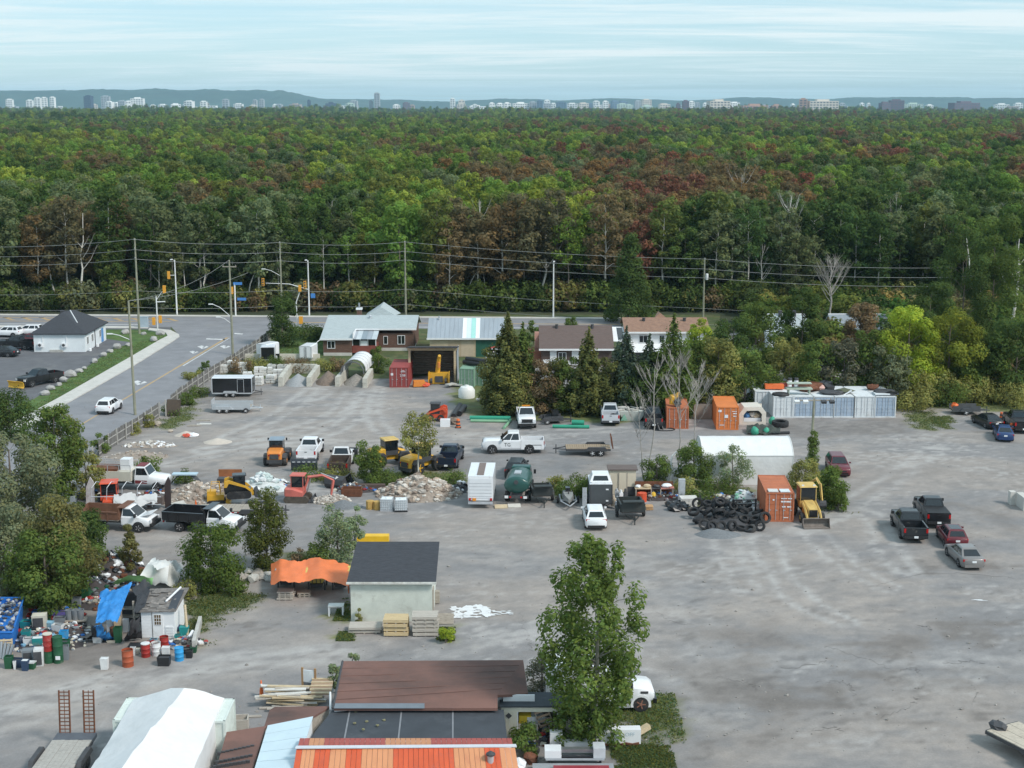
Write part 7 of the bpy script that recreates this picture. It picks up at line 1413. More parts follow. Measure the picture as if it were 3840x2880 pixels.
def stack_pallet(u,v,n,w,d,th,m,label,rz=0,gap=.05,group=None,jitter=.06,z=0,boards=6,name='lumber_stack',cat='lumber stack'):
 rng=random.Random(u*3+v);t=thing(name,label,cat,P(u,v)+Vector((0,d/2,z)),rz,group);zz=0
 for k in range(n):
  dx,dy=rng.uniform(-jitter,jitter),rng.uniform(-jitter,jitter)
  if gap:
   for x in(-w*.36,0,w*.36):MB().box(x-.05,x+.05,-d/2+.02,d/2-.02,zz,zz+gap).build('bearer',WOOD,t)
  zz+=gap
  for b in range(boards):y0=-d/2+d*b/boards;MB().box(-w/2+dx,w/2+dx+rng.uniform(-.05,.05),y0+.01+dy,y0+d/boards-.01+dy,zz,zz+th).build('plank',m,t)
  zz+=th+.002
 return t
def mound(name,label,cat,u,v,rx,ry,h,m,stones=0,sm=None,seed=1,ss=(.12,.35),group=None,flatn=.35):
 """heap of loose material with chunks lying on it"""
 rng=random.Random(seed);p=P(u,v)+Vector((0,ry,0));t=thing(name,label,cat,p,0,group);mb=MB();n,k=22,8;rs=[]
 def hz(a,f):x,y=math.cos(a)*rx*f,math.sin(a)*ry*f;q=(1-f)**1.0*(1-flatn)+flatn*(1-f*f);return x,y,max(0,h*q*(1+.45*mnoise.noise(Vector((x*.6+seed,y*.6,1)))))
 for i in range(k+1):
  f=1-i/k+(.001 if i==k else 0);rs.append([Vector((*hz(2*math.pi*j/n,f*(1+.12*mnoise.noise(Vector((math.cos(2*math.pi*j/n)*2,math.sin(2*math.pi*j/n)*2,seed))))),))for j in range(n)])
 for q in rs[0]:q.z=-.02
 mb.rings(rs);mb.build('heap',m,t,80)
 if stones:
  sm=sm or[CONC];per={}
  for j in range(stones):
   a=rng.uniform(0,6.28);f=rng.random()**.7*1.02;x,y,z=hz(a,min(f,1));s=rng.uniform(*ss);i=rng.randrange(len(sm));per.setdefault(i,MB()).blob((x,y,z+s*.2),(s,s*rng.uniform(.5,1),s*rng.uniform(.4,.8)),rng,5,3,.35)
  for i,q in per.items():structure(q.build('rubble',sm[i],t),'stuff')
 return t
def cloth(name,m,label,cat,grid,parent=None,thick=.015,seed=0,amp=.06,n=10,smooth=50):
 """draped sheet from a coarse grid of world points"""
 rows=[[Vector(p)for p in r]for r in grid];nr,nc=len(rows),len(rows[0]);mb=MB();rs=[]
 for i in range((nr-1)*n+1):
  fi=i/n;a=min(int(fi),nr-2);f=fi-a;ring=[]
  for j in range((nc-1)*n+1):
   fj=j/n;b=min(int(fj),nc-2);g=fj-b
   p=rows[a][b].lerp(rows[a][b+1],g).lerp(rows[a+1][b].lerp(rows[a+1][b+1],g),f);q=mnoise.noise(p*1.3+Vector((seed,0,0)))+.55*mnoise.noise(p*3.1+Vector((0,seed,0)))+.3*mnoise.noise(p*7+Vector((0,0,seed)))
   ring.append(p+Vector((q*amp*.4,q*amp*.6,q*amp)))
  rs.append(ring)
 mb.rings(rs,cap=False,close=False);me=mb.mesh(name,m,smooth)
 if parent is not None:return link(name,me,parent)
 return single(name,me,m,label,cat)
def fence():
 top=[(1010,1236),(960,1274),(912,1302),(864,1332),(800,1368),(740,1408),(683,1447),(620,1492),(540,1545),(470,1588),(404,1628),(372,1652)]
 bm=mat('grey fence boards',(.165,.158,.150),.95,.28,2.5,dirt=(.10,.09,.08),dirt_amt=.35,stretch=(4,4,.6));pm=mat('pale fence post',(.40,.385,.36),.9,.15,2);t=thing('board_fence','weathered grey board fence along the right side of the side road','fence',P(683,1510))
 o=t.location.copy();base=[P(u,v+1.72*PX(v+62)*.98)for u,v in top];rng=random.Random(6);prev=None;s=0;pts=[]
 for a,b in zip(base[:-1],base[1:]):
  n=max(1,round((b-a).length/2.3));pts+=[a.lerp(b,k/n)for k in range(n)]
 pts.append(base[-1])
 for i,(a,b)in enumerate(zip(pts[:-1],pts[1:])):
  d=b-a;L=d.length;ang=math.atan2(d.y,d.x);h=1.62+rng.uniform(-.08,.08)
  if 21<=i<=22:continue
  nb=8;q=MB()
  for k in range(nb):
   b0=MB();x0=L*k/nb;hh=h+rng.uniform(-.06,.06);b0.box(x0+.006,x0+L/nb-.006,-.015,.015,.04,hh);bo=b0.build('board',bm,t);bo.location=a-o;bo.rotation_euler=(rng.uniform(-.02,.02),0,ang)
  r=MB();[r.box(0,L,.017,.05,z-.05,z+.05)for z in(.35,1.15)];ro=r.build('rail',pm,t);ro.location=a-o;ro.rotation_euler=(0,0,ang)
  p=MB();p.box(-.075,.075,.055,.16,0,h+.14);po=p.build('post',pm,t);po.location=a-o;po.rotation_euler=(rng.uniform(-.05,.05),rng.uniform(-.03,.03),ang)
 c=thing('gate_panel','dark tilted board panel filling the gap in the fence','panel',P(652,1560),R(20));b=MB();b.cbox((0,0,1.0),(1.6,.06,1.9),ry=.12);b.build('panel',mat('dark brown sheet',(.09,.07,.055),.9,.2),c);b=MB();b.box(-.95,-.82,-.06,.06,0,2.0);b.build('post',pm,c)
 for k,(u,v,h)in enumerate(((333,1755,2.2),(352,1770,2.6),(395,1775,1.7))):m=MB();m.box(-.07,.07,-.07,.07,0,h);single('fence_post',m,pm,('leaning bare post at the broken lower end of fence','tall bare post above the old service truck','short bare post right of the tall one')[k],'post',P(u,v),.2*k,'bare posts at the fence end')
 w=MB();w.tube([P(372,1700)+Vector((0,0,1.3)),P(352,1720)+Vector((0,0,.7)),P(335,1740)+Vector((0,0,1.0))],.05,4);w.tube([P(400,1690)+Vector((0,0,1.2)),P(350,1730)+Vector((0,0,.4))],.04,4);single('broken_rail',w,bm,'broken rails hanging between the posts at the fence end','rail')
 t=thing('low_wall','low pale concrete wall in front of the lawn','wall',P(1080,1352));mb=MB();
 for k,(u0,u1)in enumerate(((920,985),(985,1050),(1035,1118),(1118,1200))):a=P(u0,1352)-t.location;b=P(u1,1352)-t.location;m=MB();m.box(a.x+.01,b.x-.01,-.15,.15,0,.95);m.build('block',mat('pale block',(.62,.58,.50),.9,.1,1),t)
 t=thing('dark_slat_fence','dark board fence under the evergreens behind the white pickups','fence',P(2150,1556));a=P(1830,1548)-t.location;b=P(2670,1560)-t.location;L=(b-a).length;n=96;bm2=mat('dark brown boards',(.085,.062,.05),.95,.3,2)
 for k in range(n):q=MB();x=a.x+(b.x-a.x)*k/n;y=a.y+(b.y-a.y)*k/n;q.box(x+.01,x+L/n-.015,y+.25,y+.28,0,1.45+.1*((k*7)%5-2)/2);q.build('board',bm2,t)
fence()
def small(name,mb,m,label,cat,u,v,rz=0,group=None,z=0,smooth=None):return single(name,mb,m,label,cat,P(u,v)+Vector((0,0,z)),rz,group,smooth)
def bins_and_bays():
 blk=mat('bin block concrete',(.52,.50,.44),.9,.14,1.2,dirt=(.32,.30,.26),dirt_amt=.3)
 def block_wall(label,pts,h=2):
  t=thing('block_wall',label,'wall',P(*pts[0]),0,'concrete block bay walls');o=t.location.copy();P3=[P(*q)for q in pts]
  for a,b in zip(P3[:-1],P3[1:]):
   n=max(1,round((b-a).length/1.25));d=(b-a)/n;ang=math.atan2(d.y,d.x)
   for r in range(h):
    for k in range(n):m=MB();m.box(.01,d.length-.01,-.3,.3,.62*r+.004,.62*r+.61,tx=.02,ty=.02);q=m.build('block',blk,t);q.location=a+d*k-o;q.rotation_euler=(0,0,ang+.02*((k*5+r*3)%3-1))
 block_wall('left wall of the grey gravel bay',[(1052,1450),(1090,1395)]);block_wall('rear wall of the gravel bay',[(1092,1398),(1190,1400)]);block_wall('wall between gravel bay and soil bay',[(1158,1450),(1192,1402)]);block_wall('left block wall of the arched shelter',[(1265,1450),(1300,1412)],2);block_wall('right block wall of the arched shelter',[(1368,1455),(1392,1415)],2)
 mound('gravel_pile','grey gravel heap in the left bay','gravel pile',1108,1452,1.7,2.6,1.3,mat('grey gravel',(.30,.31,.32),.95,.25,8));mound('soil_pile','brown soil heap in the bay left of the arched shelter','soil pile',1222,1448,1.7,2.8,1.5,mat('brown soil',(.19,.145,.115),.95,.3,4));mound('soil_pile','grey brown heap under the arched shelter','soil pile',1328,1450,1.7,2.6,1.2,mat('grey soil',(.25,.225,.20),.95,.3,4))
 t=thing('arched_shelter','white arched tarpaulin shelter over the block bay','shelter',P(1320,1440));o=t.location.copy()
 def archpts(c,w,h,n=10):return[c+Vector((-w*math.cos(math.pi*k/n),0,h*math.sin(math.pi*k/n)**.8))for k in range(n+1)]
 z0=Vector((0,0,1.25));f=P(1322,1440)+z0-o;b=P(1346,1408)+z0-o;q=MB();q.tube(archpts(f,1.5,1.65),.08,6);q.build('front_hoop',mat('dark grey pipe',(.12,.12,.13),.5),t)
 m1=f.lerp(b,.35);q=MB();q.rings([archpts(m1.lerp(b+Vector((.3,2.2,0)),k/4),1.45,1.6,14)for k in range(5)],cap=False,close=False);q.build('cover',FAB,t,60);[MB().tube(archpts(m1.lerp(b+Vector((.3,2.2,0)),k/4),1.47,1.62),.05,5).build('hoop',GALV,t)for k in range(5)]
 q=MB();q.rings([archpts(f,1.5,1.65)[:4],archpts(m1,1.5,1.65)[:4]],cap=False,close=False);q.build('dark_flap',mat('dark netting',(.10,.11,.11),.9),t)
 wb=mat('white wrapped blocks',(.66,.65,.62),.75,.1,2,dirt=(.42,.39,.34),dirt_amt=.3);names=['front left','tall','second','third','leaning','low','rear left','rear','rear right','small','end']
 spots=[(835,1402,3),(870,1395,4),(908,1402,4),(926,1440,4),(968,1430,5),(965,1448,3),(1000,1412,3),(1015,1440,3),(1040,1420,3),(1020,1398,3),(1056,1400,3)]
 lb=['lowest white block stack behind the black trailer','white block stack rising above the black trailer roof','white block stack beside the black trailer front','white block stack at the trailer drawbar, nearest camera','tallest white block stack','short stack of broken pale blocks beside the tallest','white block stack just left of the gravel bay wall','greenish stones stack in front of the gravel bay','white block stack touching the gravel bay wall','rear white block stack under the autumn weeds','rear right white block stack by the bay corner']
 for(u,v,n),l in zip(spots,lb):
  rng=random.Random(u);t=thing('block_stack',l,'block stack',P(u,v)+Vector((0,.6,0)),rng.uniform(-.2,.2),'stacks of white blocks')
  for k in range(n):
   z=.12+k*.34
   if k==0:MB().box(-.6,.6,-.5,.5,0,.12).build('pallet',WOOD,t)
   for j in range(2):m=MB();x=-.31+.62*j+rng.uniform(-.06,.06);m.cbox((x,rng.uniform(-.08,.08),z+.16),(.58,1.0,.30),rz=rng.uniform(-.08,.08));m.build('block',wb,t)
 t=thing('snow_blower','big yellow snow blower head in the timber shed','snow blower',P(1647,1440),R(0));q=MB();q.box(-1.3,1.3,-.35,.6,.1,1.5);[q.box(s*1.3-.06,s*1.3+.06,-.9,.6,.0,1.6)for s in(-1,1)];q.build('housing',YELW,t);q=MB();q.tube([(-.2,.2,1.5),(-.1,.1,2.6),(.05,-.2,3.5),(.1,-.5,3.8)],[.32,.28,.24,.2],8);q.build('chute',YELW,t);MB().box(-.5,.5,-.45,-.36,.3,1.1).build('impeller_opening',SHADOWY,t);q=MB();q.cyl((.02,-.35,2.2),(.0,-.35,2.9),.18);q.build('chute_motor',ORNG,t);q=MB();[q.cyl((x,-.6,.55),(x+.25,-.6,.55),.35,n=8)for x in(-1.1,.75)];q.build('auger',SHADOWY,t)
 t=thing('salt_spreader','orange red salt spreader lying in front of the snow blower','spreader',P(1575,1450),.2);q=MB();q.rings([[(-.9,-.5,.1),(.9,-.5,.1),(.9,.5,.1),(-.9,.5,.1)],[(-.8,-.5,.7),(.6,-.5,.7),(.6,.5,.8),(-.8,.5,.8)]]);q.build('hopper',ORNG,t);q=MB();q.blob((.7,-.3,.3),(.55,.4,.3),random.Random(2));q.build('cover',REDM,t)
 m=MB();m.lathe([(1.0,0),(1.02,.1),(1.02,.95),(.75,1.35),(.25,1.45),(.25,1.55),(.05,1.56)],18);m.lathe([(.26,1.45),(.28,1.5)],10);small('water_tank',m,mat('white plastic tank',(.78,.78,.76),.45,.04),'round white plastic water tank with domed top','tank',1750,1490,smooth=40)
 for k,(u,v,rz)in enumerate(((1700,1445,.3),(1715,1450,-.2),(1690,1452,.9))):m=MB();m.cbox((0,0,.12),(1.4,.8,.14));small('pale_slab',m,CONC,('pale slab right of the snow blower','second pale slab nearer the green container','pale slab leaning against the first')[k],'slab',u,v,rz,'pale slabs by the shed',z=.14*k)
 m=MB();[m.blob((random.Random(k).uniform(-.5,.5),random.Random(k+9).uniform(-.4,.4),.2),(.4,.3,.22),random.Random(k))for k in range(4)];small('broken_concrete',m,CONC,'small heap of pale broken concrete right of the water tank','rubble',1808,1505)
 for k,(dx,z)in enumerate(((-.35,2.75),(.3,2.75),(0,3.15))):m=MB();m.cyl((0,-1.5,0),(0,1.5,0),.3,n=12);single('black_pipe',m,mat('black pipe',(.02,.02,.022),.5),('left black pipe on the green container roof','right black pipe on the green container roof','upper black pipe on the green container roof')[k],'pipe',P(1782,1450)+Vector((dx,1.8,z)),.9,'black pipes on the green container')
 cloth('red_tarpaulin',mat('red tarpaulin',(.6,.05,.04),.6,.1),'red tarpaulin on the white container behind the cedars','tarpaulin',[[P(1845,1390)+Vector((x,2+y,2.5+(.4 if 0<x<3 else .05)))for x in(-.6,.8,1.9,3)]for y in(0,1.2)])
 m=MB();m.lathe([(.3,-.6),(.34,0),(.3,.6)],10,axis='X');small('orange_wheelbarrow',MB().box(-.5,.5,-.3,.3,.3,.6).cyl((.6,-.1,.2),(.6,.1,.2),.2),WOR,'orange red barrow behind the green container','barrow',1800,1430);
 for k,(u,v)in enumerate(((2040,1590),)):pass
bins_and_bays()
def yard_things():
 grn=mat('green culvert pipe',(.03,.30,.19),.5,.12,1);grn2=mat('pale green pipe',(.22,.42,.26),.5,.1,1);blkp=mat('black pipe',(.02,.02,.022),.5)
 def pipe(u0,v0,u1,v1,r,m,l,z=0,rough=True):a=P(u0,v0)+Vector((0,0,r+z));b=P(u1,v1)+Vector((0,0,r+z));q=MB();q.cyl(a,b,r,n=12,cap=True);single('plastic_pipe',q,m,l,'pipe',group='green pipes on the ground')
 pipe(1762,1575,1915,1577,.26,grn,'large green pipe left of the white pickup');pipe(1765,1583,1905,1585,.17,grn2,'pale green pipe in front of the large one');pipe(1915,1580,1890,1610,.16,grn2,'short pale pipe pointing at camera beside white pickup');pipe(2072,1605,2210,1607,.20,grn,'long green pipe in front of the small black trailer');pipe(2145,1592,2190,1594,.28,grn,'short green pipe behind the long one')
 pipe(1700,1572,1725,1530,.33,blkp,'black corrugated pipe beside the red skid steer');pipe(1722,1562,1742,1535,.33,blkp,'second black corrugated pipe right of the first')
 m=MB();m.cbox((0,0,.4),(1.1,.9,.8));small('wrapped_cube',m,WHITE,'white wrapped cube beside the red skid steer','parcel',1670,1598);m=MB();m.blob((0,0,.3),(.7,.6,.5),random.Random(3));small('earth_lump',m,mat('brown soil',(.19,.145,.115)),'brown earth lump behind the white wrapped cube','earth',1700,1590)
 def barrel(u,v,l,k=1):
  t=thing('traffic_barrel',l,'traffic barrel',P(u,v),0,'orange traffic barrels')
  for i in range(5):q=MB();r=.28-.02*i;q.lathe([(r,.2*i),(r-.015,.2*i+.2)],12);q.build('band',WOR if i%2==0 else SHADOWY,t)
  q=MB();q.box(-.33,.33,-.33,.33,0,.08);q.build('base',DARK,t)
 barrel(1718,1604,'orange traffic barrel beside the white wrapped cube');barrel(3755,1578,'orange traffic barrel behind the black sedan');barrel(3792,1620,'pale striped barrel between the blue sedan and black pickup')
 t=flat_trailer(P(2076,1590)+Vector((0,.6,0)),R(10),2.0,.7,SHADOWY,SHADOWY,'small black trailer with black bin under the cedars',z=.55,axles=1,boards=5,rail=.35);MB().box(-.2,.5,-.4,.4,.6,1.5).build('bin',BLACK,t)
 t=thing('scrap_skip','pale scrap bin with green corner beside the silver pickup','skip',P(2370,1580)+Vector((0,.8,0)));q=MB();q.rings([[(-.9,-.6,0),(.9,-.6,0),(.9,.6,0),(-.9,.6,0)],[(-1.6,-.8,1.15),(1.6,-.8,1.15),(1.6,.8,1.15),(-1.6,.8,1.15)]]);q.build('bin',mat('pale skip',(.55,.57,.53),.8,.15,2,dirt=(.3,.28,.24),dirt_amt=.3),t);q=MB();rng=random.Random(5);[q.cbox((rng.uniform(-1.3,1.3),rng.uniform(-.5,.5),1.25+rng.uniform(0,.2)),(rng.uniform(.4,1),.3,.12),rng.uniform(0,3),rng.uniform(-.4,.4))for k in range(14)];structure(q.build('scrap',CONC,t),'stuff');q=MB();q.prism([(-1.3,.1),(-.5,.1),(-.9,.85)],-.86,-.82,'Y');q.build('green_panel',mat('pale jade',(.25,.50,.38),.7),t)
 m=MB();[m.prism([(x-1.0,0),(x+1.0,0),(x+1,.85),(x+.6,1.0),(x+.2,.75),(x-.2,1.05),(x-.7,.85),(x-1,1.05)],-.1,.1,'Y')for x in(0,2.05,4.1)];small('ragged_panel_row',m,mat('faded pink panel',(.42,.25,.20),.85,.2,2),'row of ragged faded orange panels behind the scrap bin','panel',2395,1560)
 m=MB();m.tube([(0,0,0),(.1,0,.9),(.5,-.1,1.3),(.4,-.2,.4)],[.35,.42,.35,.25],5);single('yellow_boom_part',m,YELW,'bent yellow machine arm lying on the dull orange container','machine part',P(2520,1608)+Vector((.1,1.2,2.55)));m=MB();m.blob((0,0,.4),(.5,.5,.5),random.Random(8));single('black_machine_part',m,SHADOWY,'dark greasy machine part on the dull orange container','machine part',P(2535,1608)+Vector((.2,.8,2.45)))
 m=MB();m.cbox((0,0,.9),(2.1,.08,1.75));small('brown_sheet',m,mat('grey brown boards',(.28,.24,.20),.9,.2),'grey brown board panel between two orange containers','panel',2635,1572)
 t=thing('black_tyre_ring','thin black tube ring lying in front of the black pickup','hose ring',P(2490,1612));q=MB();q.tube([(1.2*math.cos(a),.7*math.sin(a),.06)for a in[2*math.pi*k/18 for k in range(19)]],.06,5);q.build('ring',blkp,t)
 for k,(u,v)in enumerate(((2465,1612),(2478,1607))):m=MB();m.cbox((0,0,.4),(.12,1.3,.5),rx=.9);small('loose_grille',m,SHADOWY,('loose dark frame leaning at the black pickup bumper','second loose frame leaning beside the first')[k],'frame',u,v,.4,'loose frames by the black pickup')
 t=thing('bag_tent','torn white canvas tent stuffed with bags beside the bright orange container','tent',P(2822,1592));cv=mat('cream canvas',(.66,.62,.55),.9,.1,1.5);q=MB();prof=[(-1.5,0),(-1.55,1.2),(-1.0,2.0),(.9,2.05),(1.5,1.4),(1.5,0)];q.rings([[(x,y,z)for x,z in prof]for y in(0,1.2,2.5)],cap=False,close=False);q.rings([[(x,0,z)for x,z in prof],[(x*.68,-.04,.35+z*.62)for x,z in prof]],cap=False,close=True);q.build('canvas',cv,t);MB().box(-1.4,1.4,2.4,2.45,0,1.9).build('back_wall',cv,t);MB().box(-.95,.95,.3,.4,0,.7).build('white_panel',WHITE,t)
 for k,(x,z,m)in enumerate(((-.6,.95,mat('blue sack',(.10,.25,.5),.7)),(.1,1.0,cv),(.5,.9,mat('tan sack',(.55,.45,.32),.8)))):q=MB();q.blob((x,.6,z),(.42,.35,.3),random.Random(k));single('stuffed_sack',q,m,('blue sack inside the canvas tent','cream sack inside the canvas tent','tan sack inside the canvas tent')[k],'sack',P(2822,1592),0,'sacks in the canvas tent')
 cloth('dark_tarpaulin',mat('dark green tarpaulin',(.045,.055,.045),.7,.2),'dark green tarpaulin heap in front of the canvas tent','tarpaulin',[[P(2800+42*j,1632-10*i)+Vector((0,0,(.1,.75,.55)[i]*(1-.25*abs(j-1))+.05))for j in range(4)]for i in range(3)],seed=3,amp=.3)
 for k,(u,v,r)in enumerate(((2830,1630,.55),(2872,1628,.45),(2895,1590,.5))):m=MB();m.blob((0,0,r*.7),(r*.8,r*.7,r),random.Random(k+3),8,5,.15);small('green_float',m,mat('bright green bag',(.05,.34,.22),.6,.15),('large green bag in front of the dark tarpaulin','smaller green bag right of the large one','green bag beside the upright black tyre')[k],'bag',u,v,0,'green bags',smooth=60)
 tyre_thing(P(2928,1602)+Vector((0,.4,.34)),.95,.6,'big black tyre lying flat right of the canvas tent',(0.05,0,0));m=MB();m.tube([P(2880,1630)+Vector((0,0,.15)),P(2960,1627)+Vector((0,0,.15))],.16,7);single('black_pipe',m,blkp,'black pipe lying below the big flat tyre','pipe')
 zc=2.56
 def on_roof(u,dy,mb,m,l,c,name,rz=0):single(name,mb,m,l,c,P(u,1566)+Vector((0,dy,zc)),rz,'items on the container roofs')
 on_roof(2925,4.3,MB().cbox((0,0,.28),(2.2,.9,.5)),WOR,'orange red crate on the left containers','crate','orange_crate');q=MB();q.lathe([(.75,-.16),(1.0,-.1),(1.0,.1),(.75,.16)],16);on_roof(2930,.9,q,TYRE,'flat black tyre on the second container','tyre','flat_tyre')
 q=MB();q.box(-1.5,1.5,-.5,.5,.55,.7);[q.box(x-.06,x+.06,-.45,.45,0,.55)for x in(-1.2,1.2)];q.box(-1.4,1.4,-.4,.4,1.2,1.3);on_roof(3000,1.3,q,mat('pale green rack',(.42,.48,.40),.7),'pale metal rack on the containers','rack','metal_rack')
 for u,l in((2985,'left white topped barrel on the containers'),(3010,'right white topped barrel on the containers')):t=thing('striped_barrel',l,'traffic barrel',P(u,1566)+Vector((0,4.4,zc)),0,'striped barrels on the containers');[MB().lathe([(.27,.25*i),(.25,.25*i+.25)],10).build('band',(SHADOWY,WHITE)[i%2],t)for i in range(5)]
 q=MB();q.cbox((0,0,.3),(2.4,.5,.5));on_roof(2990,4.9,q,mat('dark red box',(.28,.06,.05),.7),'dark red box behind the barrels on the containers','box','red_box')
 rng=random.Random(12)
 for k,(u,dy,s,m,l)in enumerate(((3060,3.5,(1.6,1.2,.9),RUST,'rusty scrap bundle on the third container'),(3095,3.6,(.7,.6,.6),mat('pink striped bag',(.6,.38,.33),.8),'pink bag on the third container'),(3120,4.2,(1.2,.9,.9),BLACK,'black bag heap behind the pink bag'),(3130,1.6,(1.4,1.1,.35),SHADOWY,'dark sheet on the fourth container'),(3170,1.9,(1.2,.8,.5),mat('olive cloth',(.10,.11,.07),.9),'olive cloth bundle on the fourth container'),(3325,1.8,(1.5,1.2,.35),SHADOWY,'black sheet on the right end container'),(3300,3.8,(.8,.6,.6),RUST,'rusty machine on the right end container'),(3350,.9,(.8,.6,.35),BLACK,'black bag at the right edge of the container roofs'))):
  q=MB();q.blob((0,0,s[2]*.45),(s[0],s[1],s[2]*.6),rng,8,4,.3);on_roof(u,dy,q,m,l,'bundle','roof_bundle')
 q=MB();q.cbox((0,0,.1),(1.2,1.0,.12),ry=-.5);on_roof(3182,1.6,q,WHITE,'tilted white board on the fourth container','board','white_board');q=MB();q.cbox((0,0,.08),(1.7,.9,.14));on_roof(3310,.9,q,WC,'pale board on the right end container','board','pale_board')
 rng=random.Random(21);base=P(2730,1985);n=0
 spots=[(2640,1985),(2670,1993),(2705,1990),(2745,1990),(2780,1988),(2812,1992),(2850,1990),(2615,1968),(2655,1962),(2700,1960),(2745,1962),(2790,1965),(2830,1966),(2868,1972),(2600,1945),(2640,1938),(2685,1935),(2730,1932),(2775,1935),(2615,1920),(2660,1915),(2705,1912),(2750,1915),(2800,1940),(2840,1945)]
 od=['first','second','third','fourth','fifth','sixth','seventh','eighth']
 row={}
 for u,v in spots:row.setdefault(0 if v>1980 else 1 if v>1955 else 2 if v>1925 else 3,[]).append((u,v))
 rn=['in the front row of the tyre heap','in the second row of the tyre heap','in the third row of the tyre heap','in the back row of the tyre heap']
 for ri,ls in row.items():
  for k,(u,v)in enumerate(sorted(ls)):
   p=P(u,v);r=rng.choice([.44,.48,.52,.5]);fl=rng.random()<(.25 if ri==0 else .5);z=r*.95 if not fl else .18;z+=(0,.25,.45,.3)[ri]
   tyre_thing(p+Vector((0,0,z)),r,rng.choice([.26,.3,.34]),f'{od[k]} tyre from left {rn[ri]}',(rng.uniform(-.35,.05)+R(90)-(.2 if ri else .3),rng.uniform(-.2,.2),rng.uniform(-.6,.6))if not fl else(rng.uniform(-.4,.4),rng.uniform(-.4,.4),0))
 for k in range(12):
  u,v=rng.uniform(2640,2820),rng.uniform(1925,1970);tyre_thing(P(u,v)+Vector((0,0,.95+rng.uniform(0,.35))),rng.choice([.42,.46,.5]),.28,f'{(od + ["ninth", "tenth", "eleventh", "twelfth"])[k]} tyre lying on top of the tyre heap',(rng.uniform(-.8,.8),rng.uniform(-.8,.8),rng.uniform(0,3)),'tyres on top of the heap')
 mound('tyre_heap_core','dark rubbish under the tyre heap','rubbish heap',2725,1985,2.6,2.6,.9,SHADOWY,30,[BLACK,TYRE],4,(.15,.35));mound('gravel_pile','low dark gravel heap in front of the tyres','gravel pile',2700,2022,2.0,1.2,.55,mat('dark grey gravel',(.17,.18,.19),.95,.25,8),0,None,6)
 mound('rubbish_heap','heap of white plastic rubbish behind the tyres','rubbish heap',2800,1915,1.6,1.6,1.5,mat('white rubbish',(.55,.58,.58),.8,.2,2),60,[WHITE,mat('pale jade',(.25,.50,.38)),mat('clear plastic',(.5,.58,.62),.4),SHADOWY],8,(.1,.3))
 q=MB();q.cbox((0,0,.75),(2.2,.16,.12));q.cbox((0,.0,1.1),(2.2,.14,.1));[q.cbox((x,0,.6),(.12,.12,1.2))for x in(-1,1)];small('bumper_guard',q,BLACK,'black metal bumper frame on the tyre heap','frame',2790,1945,.1,z=.6)
 cloth('dark_sheet',SHADOWY,'dark tarpaulin strips left above the tyre heap','tarpaulin',[[P(2610+45*j,1890-16*i)+Vector((0,0,.3+.3*((i+j)%2)))for j in range(4)]for i in range(2)],seed=9,amp=.25)
 for k,(a,b,z)in enumerate((((2590,1855),(2720,1868),.5),((2580,1840),(2680,1895),.7),((2600,1832),(2740,1830),.9),((2620,1870),(2700,1905),.4))):q=MB();q.tube([P(*a)+Vector((0,0,z)),P(*b)+Vector((0,0,.3))],.06,5);single('fallen_pole',q,PALEWOOD if k%2 else GREYBARK,('pale pole lying above the tyre heap','grey fallen branch crossing the brush','grey branch along the shelter foot','pale branch beside the tyres')[k],'branch',group='fallen branches by the shelter')
 t=thing('workbench','cluttered orange edged workbench right of the beige shed','workbench',P(2445,1868));[MB().box(a,b,-.4,.4,.95,1.03).build('bench_top',m,t)for a,b,m in((-1.6,-.1,PALEWOOD),(-.08,.75,SHADOWY),(.77,2.0,mat('pink board',(.5,.22,.18),.8)))];q=MB();[q.box(x-.05,x+.05,y-.05,y+.05,0,.95)for x in(-1.5,-.1,.75,1.9)for y in(-.35,.35)];q.build('leg',WOOD,t);MB().box(-1.55,1.95,.34,.40,.2,1.5).build('back_panel',RUST,t)
 for k,(x,y,z,s,m,l)in enumerate(((-1.1,-.3,.35,(.45,.3,.35),REDM,'red machine under the workbench'),(.1,-.3,.35,(.25,.25,.35),mat('yellow can',(.7,.45,.05),.6),'yellow can under the workbench'),(-.5,.0,1.15,(.4,.3,.2),PALEWOOD,'pale box on the workbench'),(.4,0,1.15,(.35,.3,.15),SHADOWY,'dark box on the workbench'),(1.3,0,1.2,(.5,.35,.22),WHITE,'white box on the right end of workbench'),(-1.3,0,1.14,(.3,.3,.14),WHITE,'white tin on the left end of workbench'))):q=MB();q.blob((0,0,0),s,random.Random(k),8,4,.12);single('bench_item',q,m,l,'tool',P(2445,1868)+Vector((x,y,z)),0,'items round the workbench')
 stack_pallet(2420,1915,3,1.3,.8,.08,mat('orange tinted wood',(.50,.30,.15),.85,.2),'low stack of orange brown boards in front of the workbench',.1,.04);m=MB();m.lathe([(.42,.0),(.42,.8)],12);small('red_drum',m,REDM,'round red drum behind the board stack','drum',2408,1880)
 stack_pallet(2582,1902,6,1.5,1.1,.11,mat('white sheet stack',(.62,.60,.57),.8,.12),'stack of white panels beside the black rubbish bags',.1,.02,boards=2);
 for k,(u,v,s)in enumerate(((2535,1915,.7),(2565,1912,.6),(2510,1898,.5),(2550,1900,.6))):m=MB();m.blob((0,0,s*.4),(s,s*.8,s*.6),random.Random(k),9,5,.25);small('rubbish_bag',m,BLACK,('large black rubbish bag in front of the panel stack','black rubbish bag right of the large one','small black bag left of the others','black bag behind the large one')[k],'bag',u,v,0,'black rubbish bags')
